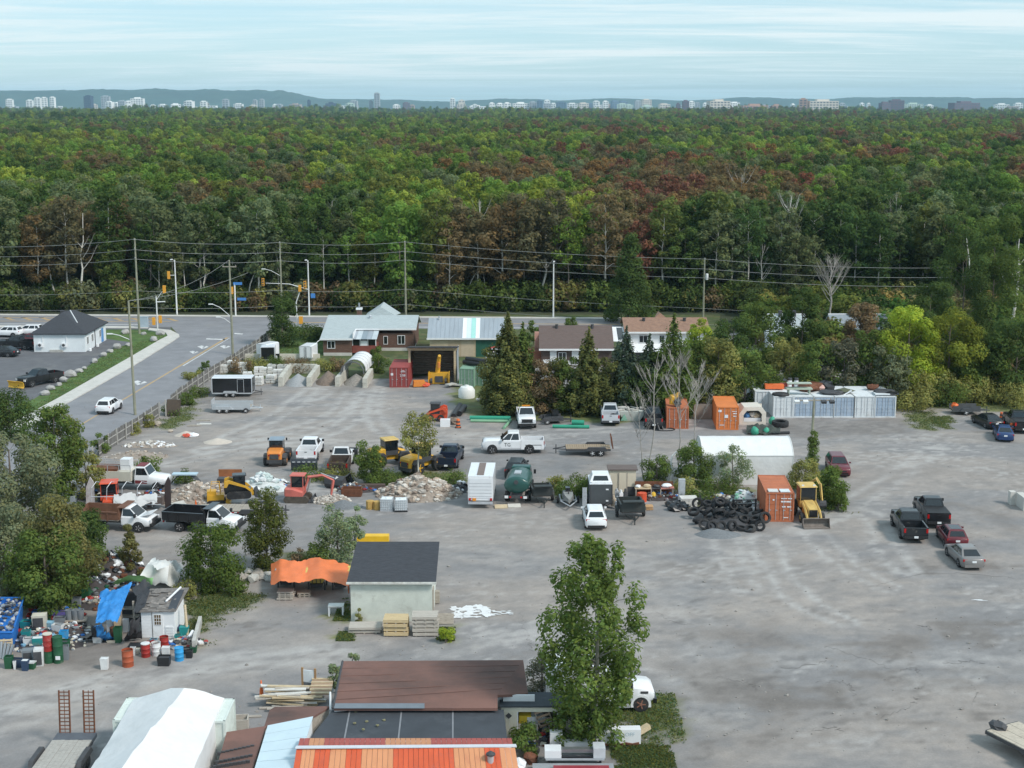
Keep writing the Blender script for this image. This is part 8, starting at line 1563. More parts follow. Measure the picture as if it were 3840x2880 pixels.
 t=thing('pipe_post','white curved vent pipe behind the workbench','pipe',P(2515,1812));q=MB();q.tube([(0,0,0),(0,0,2.2),(.1,0,2.7),(.5,0,3.1)],.08,7);q.build('pipe',LPOLE,t);m=MB();m.box(-.3,.3,-.2,.2,0,2.1);m.box(-.2,.2,-.22,-.2,1.2,1.9);small('pump_unit',m,GALV,'grey pump unit with green label near the panel stack','machine',2555,1880)
 t=thing('site_shed','beige portable shed with brown roof behind the truck cap','shed',P(2335,1862));bg=mat('beige panel',(.62,.55,.43),.8,.06,1);MB().box(-1.25,1.2,0,1.5,.1,2.5).build('wall',bg,t);MB().box(-1.4,1.35,-.15,1.65,2.5,2.62).build('roof',mat('brown flat roof',(.14,.11,.10),.9),t);d=MB();d.box(-.35,.35,-.05,-.005,.1,2.25);dd=d.build('door',bg,t);q=MB();[q.box(x-.035,x+.035,-.07,-.051,.1,2.3)for x in(-.38,.38)];q.build('door_frame',WOOD,dd);MB().box(.4,1.15,-.06,-.005,.12,.95).build('dark_panel',SHADOWY,t)
 m=MB();[m.cyl((-.15+.1*k,0,0),(-.15+.1*k,.2,2.0),.05,n=6)for k in range(4)];small('steel_posts',m,GALV,'bundle of grey posts leaning left of the dark trailer','posts',2192,1912);
 for k,(u,v,m_)in enumerate(((1880,1908,PALEWOOD),(1930,1905,mat('pale board',(.58,.55,.5),.8)))):m=MB();m.cbox((0,.4,.1),(1.15,.75,.08),rx=.15);small('ground_board',m,m_,('tan board lying behind the box truck','white board lying behind the green tanker')[k],'board',u,v,.08,'boards on the ground behind the tanker')
 for k,(u,v)in enumerate(((2312,1880),(2328,1885),(2345,1880),(2300,1905),(2315,1910))):m=MB();m.cbox((0,0,.5),(.35,.3,1.0-.12*k));m.lathe([(.14,.9),(.10,1.2)],8);small('small_appliance',m,(GALV,WHITE,SHADOWY,mat('tan box',(.5,.4,.3)),GALV)[k],('grey appliance beside the dark enclosed trailer','white appliance left of the larger dump trailer','dark appliance behind the larger dump trailer','tan box beside the dark enclosed trailer','low grey appliance by the trailer corner')[k],'appliance',u,v,.2*k,'small appliances by the dump trailer')
 for k,(u,v)in enumerate(((1450,1918),(1503,1921))):
  t=thing('ibc_tote',('white caged liquid tote, the left one of two','white caged liquid tote with black pallet, the right one')[k],'tote',P(u,v)+Vector((0,.5,0)),-.05+.1*k,'two caged liquid totes');m=MB();m.box(-.5,.5,-.45,.45,.14,1.1,tx=.02,ty=.02);m.lathe([(.14,1.1),(.14,1.16)],10);m.build('tank',mat('milky plastic',(.74,.77,.78),.5,.05),t);MB().box(-.58,.58,-.5,.5,0,.13).build('pallet',(GALV,BLACK)[k],t);q=MB()
  for z in(.2,.42,.64,.86,1.08):q.tube([(-.54,-.49,z),(.54,-.49,z),(.54,.49,z),(-.54,.49,z),(-.54,-.49,z)],.024,4)
  for x in[-.54+1.08*i/6 for i in range(7)]:
   for y in(-.49,.49):q.tube([(x,y,.13),(x,y,1.1)],.024,4)
  q.build('cage',GALV,t)
 for k,(u,v)in enumerate(((1388,1908),(1415,1910))):m=MB();m.lathe([(.36,0),(.36,.75),(.1,.76)],12);m.cbox((.0,-.34,.4),(.3,.05,.5));small('cable_reel',m,mat('ochre reel',(.48,.30,.09),.8,.25),('ochre cable reel at the left of the totes','ochre cable reel touching the left tote')[k],'reel',u,v,0,'two ochre reels');m=MB()
 RB=[mat('grey rubble',(.42,.38,.34),.95,.25,2),mat('tan rubble',(.46,.38,.31),.95,.25,2),mat('brown rubble',(.28,.22,.18),.95,.25,2),mat('pale rubble',(.58,.54,.49),.9,.2,2)];earth=mat('rubble earth',(.30,.25,.21),.95,.3,3)
 mound('rubble_pile','large rubble heap of broken concrete behind the liquid totes','rubble pile',1560,1885,4.0,2.6,1.9,earth,420,RB,2,(.12,.36));q=MB();rng=random.Random(3);[q.tube([P(1530+12*k,1880)+Vector((0,0,.3)),P(1510+16*k+rng.uniform(-20,20),1870)+Vector((0,1.5,1.5+rng.uniform(-.4,.4)))],.06,4)for k in range(7)];single('broken_timbers',q,RUST,'broken timbers sticking out of the large rubble heap','timber')
 mound('rubble_pile','pale rubble under the excavator bucket','rubble pile',1235,1895,1.8,1.4,.55,earth,120,[RB[3],RB[0]],5,(.08,.22));mound('gravel_pile','dark gravel heap right of the excavator','gravel pile',1290,1912,1.7,1.0,.65,mat('dark grey gravel',(.17,.18,.19),.95,.25,8),0,None,9);mound('rubble_pile','tan rubble heap behind the long flatbed','rubble pile',700,1900,3.2,2.4,1.5,earth,260,RB,11,(.1,.32));mound('rubble_pile','scattered plaster rubble beside the black fender','rubble pile',790,1870,2.4,1.8,.9,earth,160,RB,12,(.1,.3));mound('white_bag_heap','heap of white wrapped bags left of the excavator','bag heap',985,1850,2.4,1.8,1.3,mat('white rubbish',(.55,.58,.58),.8,.2,2),40,[mat('white sacks',(.70,.72,.73),.7,.08),mat('pale jade sack',(.55,.63,.62),.7)],13,(.3,.55));mound('rubbish_heap','dark rubbish with white scraps right of the rubble heap','rubbish heap',1722,1850,1.2,1.0,.8,SHADOWY,40,[BLACK,WHITE,RB[0]],14,(.1,.26))
 mound('rubble_pile','strip of white rubble on the soil bank at upper left','rubble pile',555,1680,3.0,.9,.5,earth,150,[RB[3],WHITE,RB[0]],15,(.08,.24));mound('sand_pile','small pale sand heap on the yard below the utility trailer','sand pile',808,1668,1.6,1.2,.45,mat('pale sand',(.52,.46,.40),.95,.1));mound('soil_pile','low soil bank at the lower end of the fence','soil pile',500,1730,3.2,1.8,.6,earth,50,RB,16,(.06,.2));mound('sand_pile','small tan heap with red sack at upper left','sand pile',692,1640,1.4,.9,.5,mat('pale sand',(.52,.46,.40)))
 m=MB();m.blob((0,0,.2),(.45,.3,.22),random.Random(1));small('red_sack',m,mat('red sack',(.6,.1,.06),.7),'red sack on the small tan heap','sack',700,1640);m=MB();m.blob((0,0,.2),(.6,.35,.25),random.Random(2));small('white_sack',m,WHITE,'white sack beside the red sack','sack',725,1638)
 for k,(u,v,m_,l)in enumerate(((728,1598,WOOD,'loose planks on the ground beside the fence'),(765,1592,mat('white plank',(.66,.64,.6)),'white plank left of the utility trailer'),(762,1578,WOOD,'grey planks behind the utility trailer'))):m=MB();m.cbox((0,0,.05),(1.6,.25,.08),rz=.1);m.cbox((.1,.3,.05),(1.3,.2,.08),rz=-.1);small('loose_plank',m,m_,l,'plank',u,v,0,'loose planks by the fence')
 t=thing('black_loader_bucket','black grapple bucket right of the excavator boom','bucket',P(1262,1830),.3);bucket(t,(0,0,.05),.8,2.0,1.2,1.1,SHADOWY);bucket(t,(1.2,.5,.05),-.5,1.6,1.0,1.0,SHADOWY,'second_jaw');MB().cbox((.2,-.4,.9),(.8,.1,.3),ry=.6).build('white_label',WHITE,t)
 m=MB();m.box(-.9,.9,-.5,.5,0,.1);[m.box(-.9,.9,s*.5-.04,s*.5+.04,.1,.75)for s in(-1,1)];[m.box(s*.9-.04,s*.9+.04,-.5,.5,.1,.75)for s in(-1,1)];small('rusty_bin',m,RUST,'rusty open steel bin below the black grapple bucket','bin',1320,1858);m=MB();m.box(-2.0,2.0,-.3,.3,0,.5);small('rusty_beam',m,mat('dark rusty beam',(.10,.07,.06),.9),'long dark rusty beam behind the rusty bin','beam',1365,1835)
 m=MB();m.box(-1.1,1.1,-.5,.5,0,.12);m.box(-1.1,1.1,.4,.5,.12,.8);small('rusty_plough',m,mat('orange rust plate',(.30,.12,.05),.85,.25),'rust orange steel plate above the white bags','plate',862,1822,0,z=.7);m=MB();m.cbox((0,0,.6),(2.3,.9,1.2));small('black_machine_box',m,SHADOWY,'black machine body under the rust orange plate','machine',865,1838)
 t=thing('arched_fender','big arched black fender with pale blue cap among the rubble','fender',P(700,1850));q=MB();pts=[(-1.5+3.4*k/10,.35+1.55*math.sin(math.pi*min(1,(k+.5)/9.5))**.6)for k in range(11)];q.rings([[(x,y,z),(x,y,z-.12)]for y in(0,)for x,z in pts],cap=False,close=False);q.rings([[(x,-.5,z)for x,z in pts],[(x,.5,z)for x,z in pts]],cap=False,close=False);q.build('arch',SHADOWY,t);MB().box(-1.2,1.1,-.52,.3,1.86,1.96).build('cap',mat('pale blue sheet metal',(.45,.58,.66),.5),t)
 t=thing('dark_fin_panel','tall dark leaning panel left of the tan rubble','panel',P(632,1905));q=MB();q.prism([(-.3,0),(.25,.2),(.3,2.5),(.1,2.9),(-.25,2.2)],-.06,.06,'Y');q.build('panel',mat('dark brown metal',(.05,.035,.035),.6),t);t=thing('dark_fin_panel','white and brown wing shaped panel left of the red tractor','panel',P(340,1905));q=MB();q.prism([(-.4,0),(.45,.1),(.4,2.4),(.1,2.9),(-.3,1.9)],-.06,.06,'Y');q.build('panel',mat('dirty white panel',(.52,.48,.48),.7,.12,1,dirt=(.15,.06,.05),dirt_amt=.35),t)
 t=thing('hoop_rack','long rack of bent hoop rails over the tractor','rack',P(480,1910));q=MB()
 for k in range(5):x=-3.0+1.35*k;q.tube([(x,-.9,.5),(x+.1,-.8,2.2),(x+.35,-.2,2.6),(x+.6,.6,2.3)],.035,4)
 q.tube([(-3,-.9,.7),(3.2,-.9,.7)],.05,4);q.tube([(-3,-.85,1.4),(3.2,-.85,1.4)],.04,4);q.build('hoops',GALV,t);MB().box(-1.5,3.2,-.4,.8,.55,1.2).build('dark_deck',mat('rusty mesh deck',(.13,.10,.09),.9,.3),t)
 cloth('white_sheet',FAB,'crumpled white sheet on the hoop rack','sheet',[[P(440+55*j,1912)+Vector((0,-1.0-.3*i,1.6-.8*i+.2*(j%2)))for j in range(4)]for i in range(2)],seed=4,amp=.3)
 m=MB();m.box(-.5,.5,-.4,.4,.1,1.0);m.box(-.55,.55,-.45,.45,0,.1);small('wire_cage_tote',m,mat('dirty milky plastic',(.52,.56,.58),.6,.15),'dirty white tote at the left of the old service truck','tote',295,1845);small('grey_bin',MB().box(-.6,.6,-.4,.4,0,.9),mat('grey blue panel',(.30,.34,.38),.7),'grey blue box under the left tree','box',262,1895)
 for k,(u,v,c)in enumerate(((655,1862,PALEWOOD),(672,1905,CONC),(560,1900,RUST),(760,1858,WOOD))):m=MB();m.cbox((0,0,.35),(1.3,.7,.06),rx=.5,rz=.3);small('scrap_board',m,c,('tan leaning board beside the dark fin panel','grey concrete board behind the black box truck','rusty board under the hoop rack','brown boards behind the yellow loader')[k],'board',u,v,.5*k,'scrap boards');
 for k,(u,v)in enumerate(((735,1905),)):m=MB();m.lathe([(.16,0),(.03,.75)],10);m.box(-.2,.2,-.2,.2,0,.05);small('traffic_cone',m,WOR,'orange traffic cone on the tan rubble behind the flatbed','traffic cone',u,v)
 t=thing('concrete_bin','pale concrete bay block at the right picture edge','block',P(3835,1905));[MB().box(a,b,c,d,0,1.2).build('block',KERB,t)for a,b,c,d in((-.3,.3,-1,.98),(-.8,-.31,1.0,1.6),(.32,2.5,-1,-.5))]
yard_things()
def centre_things():
 st=mat('grey sawn lumber',(.47,.43,.38),.85,.15,3,dirt=(.30,.27,.24),dirt_amt=.25,stretch=(1,6,6));yl=mat('yellow sawn lumber',(.58,.45,.26),.85,.15,3,dirt=(.40,.31,.2),dirt_amt=.2,stretch=(1,6,6))
 stack_pallet(1365,2378,2,2.2,1.2,.17,st,'low wide grey lumber stack against the pale garage',.03,.07,boards=4);stack_pallet(1485,2388,4,1.65,1.25,.22,yl,'yellow lumber stack, middle one in front of the garage',-.02,.08,boards=4);stack_pallet(1595,2388,5,1.75,1.25,.20,st,'tall grey lumber stack at the right of the yellow one',.02,.08,boards=4)
 m=MB();m.cbox((0,0,.35),(1.1,.1,.75),rx=-.5);small('leaning_board',m,WOOD,'grey board leaning right of the lumber stacks','board',1672,2338);m=MB();m.cbox((0,0,.5),(.5,.4,.9));small('grey_box',m,WOOD,'grey box at the right side of the garage','box',1636,2262)
 t=thing('low_table','small white table standing left of the pale garage','table',P(1259,2312)+Vector((0,.35,0)),.03);MB().box(-.55,.55,-.35,.35,.68,.76).build('tabletop',mat('off white plastic',(.66,.66,.63),.6,.1,2),t);[MB().box(sx*.48-.05,sx*.48+.05,sy*.28-.05,sy*.28+.05,0,.68).build('leg',WHITE,t)for sx in(-1,1)for sy in(-1,1)]
 def spreader(u,v,m,l,k=1.0):t=thing('salt_spreader',l,'spreader',P(u,v)+Vector((0,.7,0)),0,'salt spreaders under the orange tarpaulin');q=MB();q.rings([[(-.42*k,-.6,.55),(.42*k,-.6,.55),(.42*k,.6,.55),(-.42*k,.6,.55)],[(-.85*k,-.8,1.15),(.85*k,-.8,1.15),(.85*k,.8,1.15),(-.85*k,.8,1.15)],[(-.85*k,-.8,1.45),(.85*k,-.8,1.45),(.85*k,.8,1.45),(-.85*k,.8,1.45)]]);q.build('hopper',m,t);q=MB();[q.box(x-.03,x+.03,-.72,-.66,.6,1.2)for x in(-.3,0,.3)];q.box(-.4,.4,-.7,.5,.25,.5);q.build('chute',SHADOWY,t);q=MB();[q.box(sx*.6-.05,sx*.6+.05,sy*.55-.05,sy*.55+.05,0,.6)for sx in(-1,1)for sy in(-1,1)];q.build('leg',SHADOWY,t)
 ply=mat('spreader yellow',(.66,.50,.12),.6,.12,1.5);spreader(1072,2205,mat('grey steel hopper',(.32,.33,.33),.6,.15),'grey salt spreader under the left end of orange tarpaulin',.9);spreader(1187,2215,ply,'yellow hopper spreader in the middle under the orange tarpaulin');spreader(1277,2215,ply,'yellow spreader frame beside the garage wall',.8)
 otm=mat('orange tarpaulin',(.78,.20,.065),.6,.08,1.2)
 def tp(u,v,z):return P(u,v,z)
 cloth('orange_tarpaulin',otm,'orange tarpaulin draped over the salt spreaders','tarpaulin',[[tp(u,v+dv,z)for u,v,z in((1016,2195,1.15),(1050,2178,1.65),(1115,2186,1.6),(1150,2178,1.45),(1200,2168,1.72),(1250,2182,1.55),(1308,2198,1.45))]for dv in(0,-40,-80)],seed=2,amp=.12,n=6);
 q=MB();q.tube([tp(1302,2170,1.4),tp(1306,2200,1.0),tp(1308,2225,.1)],.04,4);single('tarp_rope',q,otm,'orange tarpaulin corner hanging at the garage wall','rope')
 stack_pallet(1070,2252,4,1.15,.9,.07,st,'small stack of pale pallets under the grey spreader',0,.08,boards=5);stack_pallet(1138,2240,2,.95,.8,.07,WOOD,'low pallet stack right of the pale pallets',.2,.08,boards=4)
 m=MB();m.prism([(-1.3,0),(-1.35,.35),(-1.15,.55),(1.3,.55),(1.3,0)],-.4,.4,'Y');small('yellow_boat',m,mat('bright yellow',(.80,.48,.02),.5,.08),'bright yellow plough blade behind the black garage roof','plough',1400,2030);
 rng=random.Random(31);W8=['large pale boulder','grey boulder','tan boulder','broken white slab','small grey boulder','flat boulder','tilted slab','round boulder']
 for k,(u,v,s)in enumerate(((920,2175,.55),(950,2180,.6),(985,2172,.5),(1012,2180,.45),(895,2165,.5),(935,2150,.45),(965,2155,.5),(1000,2160,.4))):m=MB();m.blob((0,0,s*.35),(s,s*.8,s*.6),random.Random(k+40),6,4,.25);small('boulder',m,CONC if k%2 else RB0,W8[k]+' in the stone row left of the orange tarpaulin','boulder',u,v,k,'stones left of the orange tarpaulin')
 def spill(name,pts,m,seed,z=.012):
  r=random.Random(seed);mb=MB()
  for u,v,a,b in pts:c=P(u,v);mb.add([(c.x+math.cos(2*math.pi*k/12)*a*r.uniform(.4,1.1),c.y+math.sin(2*math.pi*k/12)*b*r.uniform(.4,1.1),z)for k in range(12)],[tuple(range(12))]);z+=.0006
  return structure(mb.build(name,m))
 r=random.Random(8);spill('white_spill',[(1785+r.uniform(-85,55),2293+r.uniform(-22,24),r.uniform(.12,.6),r.uniform(.10,.45))for k in range(60)]+[(1880+r.uniform(-40,50),2300+r.uniform(-8,8),.25,.10)for k in range(16)],mat('white powder',(.72,.73,.74),.9,.08),8);spill('pale_chalk_mark',[(3666,2250,.55,.14),(3690,2253,.4,.08)],mat('white powder',(.72,.73,.74)),9,.02)
 t=thing('sawn_timber_heap','untidy heap of pale sawn timber beside the tarpaulin tent','timber heap',P(1090,2660));rg=random.Random(14)
 for k in range(46):L=rg.uniform(1.6,3.4);m=MB();m.cbox((0,0,0),(L,rg.uniform(.10,.24),rg.uniform(.05,.1)),rz=0);q=m.build('plank',(PALEWOOD,st,mat('white plank',(.66,.64,.6)))[k%3],t);q.location=(rg.uniform(-.6,.6),rg.uniform(-.3,1.7),.06+.018*k+rg.uniform(0,.04));q.rotation_euler=(rg.uniform(-.05,.05),rg.uniform(-.06,.06),rg.uniform(-.18,.18))
 t=thing('slatted_pallet','large slatted pallet lying on the right of the timber heap','pallet',P(1200,2645)+Vector((0,.8,.8)),.05);MB().box(-.65,.65,-.9,.9,0,.05).build('base_board',mat('brown board',(.34,.24,.17),.85),t);[MB().box(-.66,.66,-.85+.42*k,-.72+.42*k,.05,.12).build('slat',PALEWOOD,t)for k in range(5)];t.rotation_euler=(.12,.0,.03)
 t=thing('framed_notice_board','wood framed white board standing behind the timber heap','board',P(1160,2600),-.25);[MB().box(x-.06,x+.06,-.05,.05,0,1.65).build('post',mat('orange wood',(.36,.22,.11),.85),t)for x in(-.42,.42)];MB().box(-.36,.36,-.03,.03,.75,1.5).build('panel',mat('white board',(.68,.71,.73),.4),t);MB().box(-.36,.36,-.02,.02,.1,.7).build('dark_pane',mat('grey pane',(.16,.17,.18),.3),t)
 t=thing('traffic_cone','tall orange and white traffic cone left of the timber heap','traffic cone',P(981,2612));[MB().lathe([(a,z0),(b,z1)],12).build('band',m,t)for a,b,z0,z1,m in((.14,.11,.04,.42,WOR),(.11,.085,.42,.62,WOR),(.085,.06,.62,.85,WHITE),(.06,.035,.85,1.05,WOR))];MB().box(-.2,.2,-.2,.2,0,.04).build('base',DARK,t)
 for k,(u,v,s)in enumerate(((898,2735,(1.0,.8,.75)),(950,2690,(.9,.14,.1)))):m=MB();m.box(-s[0]/2,s[0]/2,-s[1]/2,s[1]/2,0,.06);[m.box(q*s[0]/2-.03,q*s[0]/2+.03,-s[1]/2,s[1]/2,.06,s[2])for q in(-1,1)];[m.box(-s[0]/2,s[0]/2,q*s[1]/2-.03,q*s[1]/2+.03,.06,s[2])for q in(-1,1)];small('wooden_box',m,st,('open wooden crate beside the tarpaulin tent','narrow wooden trough by the timber heap')[k],'crate',u,v,.1,'wooden crates by the tent')
 for k,(x,y,z,s,m,l)in enumerate(((1.35,.6,.95,(.35,.25,.3),mat('yellow sign',(.75,.55,.05),.6),'yellow sign inside the cream shed'),(1.9,.7,.95,(.5,.3,.22),WHITE,'white carton inside the cream shed'),(1.5,.4,.3,(.5,.4,.3),mat('pink board',(.5,.22,.18)),'pink insulation under the shelf in the cream shed'))):q=MB();q.cbox((0,0,0),[2*a for a in s],.2*k,.2);single('stored_item',q,m,l,'stored item',P(1880,2776)+Vector((x,y,z+.15)),0,'things stored in the cream shed')
 t=thing('slatted_rack','brown slatted frame leaning in the cream shed','frame',P(1880,2776)+Vector((2.7,.2,.55)),0);[MB().box(-.42,.42,-.03,.03,.0+.3*k,.12+.3*k).build('slat',mat('brown board',(.34,.24,.17)),t)for k in range(5)];[MB().box(x-.04,x+.04,.03,.09,0,1.4).build('rail',WOOD,t)for x in(-.38,.38)];t.rotation_euler=(.1,-.35,0)
 tyre_thing(P(2002,2752)+Vector((0,0,.45)),.42,.26,'tyre standing in the cream shed opening',(R(80),0,.1));tyre_thing(P(2040,2765)+Vector((0,0,.42)),.42,.26,'tyre on edge in front of the cream shed',(R(75),.1,.6));m=MB();m.cbox((0,0,.5),(1.6,.08,1.0),rx=-.6);small('plank_panel',m,WOOD,'grey plank panel leaning before the cream shed','panel',1965,2778)
 m=MB();m.cbox((0,0,.6),(1.1,.1,1.1),rz=-.4);small('white_board',m,WHITE,'white panel standing right of the tyres','panel',2062,2762)
 t=thing('drop_off_sign','long white DROP OFF sign box lying by the big poplar','sign',P(2325,2790),R(2));MB().box(-1.1,1.15,-.25,.35,.1,.95).build('box',WHITE,t);text('DROP OFF',.32,t,(.05,-.262,.68),(R(90),0,0),mat('pale blue lettering',(.50,.60,.66),.6));q=MB();[q.cbox((-.9+.35*k,-.3,.14),(.4,.1,.1),ry=.2*(-1)**k)for k in range(6)];q.build('torn_edge',RUST,t)
 m=MB();m.cbox((0,0,.5),(.8,.35,.28),rz=.5,ry=-.3);small('wood_stub',m,PALEWOOD,'pale timber stub at the right end of the sign box','timber',2412,2765)
 m=MB();m.box(-.95,1.2,-.25,.25,.0,.55);small('white_cabinet',m,WHITE,'white cabinet lying left of the DROP OFF sign','cabinet',2165,2812,.03);m=MB();m.box(-.35,.35,-.3,.3,0,.9);small('white_locker',m,WHITE,'upright white locker at the poplar foot','locker',2085,2800)
 t=thing('wide_printer','large broken white office printer on a table at the bottom','printer',P(2155,2868));MB().box(-1.6,1.6,-.4,.4,.45,.58).build('bed',GALV,t);MB().box(-1.65,-.75,-.42,.42,.58,1.0).build('left_housing',WHITE,t);MB().box(1.0,1.65,-.42,.42,.58,1.15).build('right_housing',mat('grey white plastic',(.55,.57,.6),.5),t);MB().box(-.72,.98,-.1,.25,.75,.95).build('carriage_bar',STEEL,t);MB().box(-.72,.98,-.40,-.2,.58,.68).build('paper_tray',BLACK,t);[MB().box(x-.05,x+.05,-.3,.3,0,.44).build('leg',SHADOWY,t)for x in(-1.4,1.4)]
 m=MB();m.box(-2.2,2.2,-.7,.7,.25,.32);small('printer_pallet',m,mat('grey deck',(.30,.32,.34),.8),'grey deck panel under the bottom edge printer','deck',2150,2905);m=MB();m.box(-1.5,1.5,-.4,.4,.0,.5);small('discarded_board',m,mat('deep red panel',(.30,.03,.045),.6),'deep red panel at the bottom edge below the printer','panel',2180,2915)
 for k,(u,v,m_)in enumerate(((1990,2862,RUST),(2000,2835,BLACK),(1945,2885,WHITE))):m=MB();m.blob((0,0,.3),(.4,.35,.35),random.Random(k));small('scrap_lump',m,m_,('rusty brown lump at the bottom right of the red roof','black bin lump beside the green bush','white appliance lump at the bottom edge')[k],'scrap',u,v,0,'scrap lumps by the red roof')
RB0=mat('grey rubble',(.42,.38,.34))
centre_things()
def scrap_corner():
 cm={k:mat('tub '+k,c,.55,.1,2,dirt=(.25,.22,.2),dirt_amt=.12)for k,c in{'teal':(.02,.27,.27),'blue':(.03,.16,.48),'green':(.015,.09,.04),'grey':(.20,.22,.24),'black':(.022,.023,.026),'white':(.68,.69,.69),'red':(.33,.025,.02),'orange':(.38,.085,.035),'lblue':(.22,.42,.55),'sky':(.03,.32,.66),'cream':(.58,.54,.45),'navy':(.03,.06,.12),'purple':(.12,.10,.38)}.items()}
 drum(475,2505,cm['orange'],'tall rust orange drum with open top, alone on the dirt',h=1.1,r=.36,lid=None);drum(425,2395,RUST,'small rusty drum behind the tall rust orange one',h=.7);drum(543,2468,cm['red'],'red drum with white rim beside the white drum',lid=cm['white']);drum(583,2462,cm['white'],'white drum with rusty inside');drum(613,2440,cm['red'],'red drum behind the white drum');drum(669,2482,cm['sky'],'bright blue drum right of the white drum',open_=False)
 drum(178,2490,cm['green'],'dark green drum under the red keg',r=.32,h=.8,open_=False);drum(178,2490,cm['red'],'red keg stacked on the dark green drum',z=.82,h=1.1,r=.30,lid=cm['cream']);drum(214,2490,cm['green'],'tall dark green drum with white label',r=.32,h=1.75,open_=False);m=MB();m.cbox((0,0,0),(.3,.02,.25));single('paper_label',m,WHITE,'white paper label on the tall green drum','label',P(219,2490)+Vector((.0,-.035,.42)))
 spots=[(30,2510,.5,.5,.8,'green','green wheeled bin at the lower left corner'),(60,2505,.7,.45,.55,'navy','dark box beside the green wheeled bin'),(105,2495,.8,.6,1.0,'grey','dark air conditioner unit in the front row'),(143,2500,.6,.6,1.15,'white','white framed cooler left of the dark green drum'),(92,2518,.45,.4,.7,'navy','navy pail with white lid in front of the cooler'),(117,2512,.42,.4,.42,'green','green tub with white lid at the front'),(54,2512,.2,.2,.55,'white','small white bottle rack at the front'),(240,2478,.55,.5,.95,'grey','grey bin right of the tall green drum'),(105,2428,.7,.5,.6,'white','white carton in the middle of the left junk'),(145,2432,.9,.5,.7,'teal','teal crate behind the white framed cooler'),(85,2420,.35,.35,.6,'grey','grey can with white cap'),(145,2378,.95,.75,1.3,'cream','large tan air conditioner standing in the junk'),(97,2372,.75,.6,.75,'teal','bright teal crate beside the blue skip'),(95,2400,.6,.5,.6,'teal','teal tub below the bright teal crate'),(180,2372,.6,.5,.7,'lblue','pale blue chair right of the tan air conditioner'),(220,2350,.8,.6,.6,'grey','grey crate full of parts beyond the tan unit'),(220,2322,.95,.5,.5,'purple','purple blue tub at the back of the junk'),(215,2382,.75,.5,.7,'white','white frame cart in the junk'),(237,2412,.55,.5,.8,'sky','blue box right of the junk'),(235,2440,.7,.6,.6,'green','dark green crate right of the red keg'),(135,2318,.6,.5,.5,'blue','dark blue tub beside the back drums'),(175,2330,.55,.5,.5,'green','dark green pot at the back of the junk'),(160,2305,.5,.4,.5,'white','white pail in the back row'),(222,2302,.5,.4,.55,'white','white bottle pack in the back row'),(120,2300,.5,.5,.35,'red','red tray in the back row by the skip'),(245,2275,.6,.5,.8,'green','dark green bin behind the junk'),(285,2285,.6,.5,.8,'grey','grey wheeled bin behind the hand cart'),(320,2255,.6,.55,.9,'green','green wheeled bin beside the scrap heap'),(360,2330,.0,.0,.0,'','')]
 for u,v,w,d,h,c,l in spots:
  if w:bin_box(u,v,w,d,h,cm[c],l,lid=cm['white']if('lid' in l or 'framed' in l)else None,hollow='air' not in l and 'cooler' not in l,rz=random.Random(u).uniform(-.25,.25))
 for u,v,h in((145,2378,1.3),(105,2495,1.0),(143,2500,1.15)):m=MB();w=.68 if h>1.2 else .5;m.box(-w/2,w/2,-.02,.0,.12,h-.15);single('cooling_grille',m,SHADOWY,{1.3:'dark louvred grille on the tan air conditioner',1.0:'dark grille of the front row unit',1.15:'brown grille on the white framed cooler'}[h],'grille',P(u,v)+Vector((0,-.005,0)),random.Random(u).uniform(-.25,.25))
 for u,v,w,d,h,c,l,hol in((503,2455,.6,.5,.3,'cream','torn paper sack beside the orange drum',0),(497,2460,.36,.3,.55,'white','white jug box right of the orange drum',1),(505,2445,.9,.7,.4,'black','black cloth heap by the red drum',0),(612,2500,.8,.6,.6,'black','black tub in front of the white drum',1),(620,2462,.5,.4,.6,'white','white grille heater behind the black tub',0),(690,2455,.7,.5,.35,'black','black tray behind the bright blue drum',1),(708,2470,.45,.4,.5,'black','black pail at the right end of the junk',1),(725,2450,.4,.4,.4,'green','green pot at the far right of the junk',1),(666,2405,.45,.4,.4,'teal','turquoise basin by the low block wall',1),(689,2385,.6,.5,.6,'teal','teal chair by the low block wall',0),(364,2413,.62,.55,.42,'white','white enamel tub before the blue tarpaulin',1),(440,2412,.5,.5,1.05,'green','grey green bin by the shack curtain',1),(415,2412,.6,.4,.18,'cream','pale pan beside the grey green bin',1),(390,2513,.5,.4,.75,'white','white wire cart beside the orange drum',0),(575,2405,.5,.3,.14,'lblue','pale blue dish in front of the shack door',1),(655,2380,.7,.6,.5,'navy','dark blue sack by the shack corner',0)):
  bin_box(u,v,w,d,h,cm[c],l,'yard_item','container',hollow=bool(hol),group='odds and ends around the shack')
 t=thing('hand_cart','flat hand cart loaded with grey bins','cart',P(282,2338),.2);MB().box(-.8,.8,-.4,.4,.22,.3).build('deck',WOOD,t);[wheel(t,x,y,.13,.08,1 if y>0 else-1)for x in(-.6,.6)for y in(-.32,.32)]
 for k,x in enumerate((-.4,.05,.4)):q=MB();q.lathe([(.2,.3),(.26,.95),(.27,1.0),(.22,1.0),(.2,.5)],12);single('grey_bin',q,cm['grey'],('left grey bin on the hand cart','middle grey bin on the hand cart','right grey bin on the hand cart')[k],'bin',P(282,2338)+Vector((x,.02*k,.0)),0,'grey bins on the hand cart')
 bs=mat('blue skip paint',(.02,.17,.55),.55,.10,1,dirt=(.04,.10,.25),dirt_amt=.2);A=P(30,2440);t=thing('blue_skip','bright blue steel skip full of silvery scrap at the left edge','skip',P(-20,2390)+Vector((0,0,0)))
 q=MB();o=t.location;c4=[P(-110,2455)-o,P(52,2455)-o,P(94,2320)-o,P(-70,2320)-o];h=1.55;ins=[p.lerp((c4[0]+c4[2])/2,.05)for p in c4]
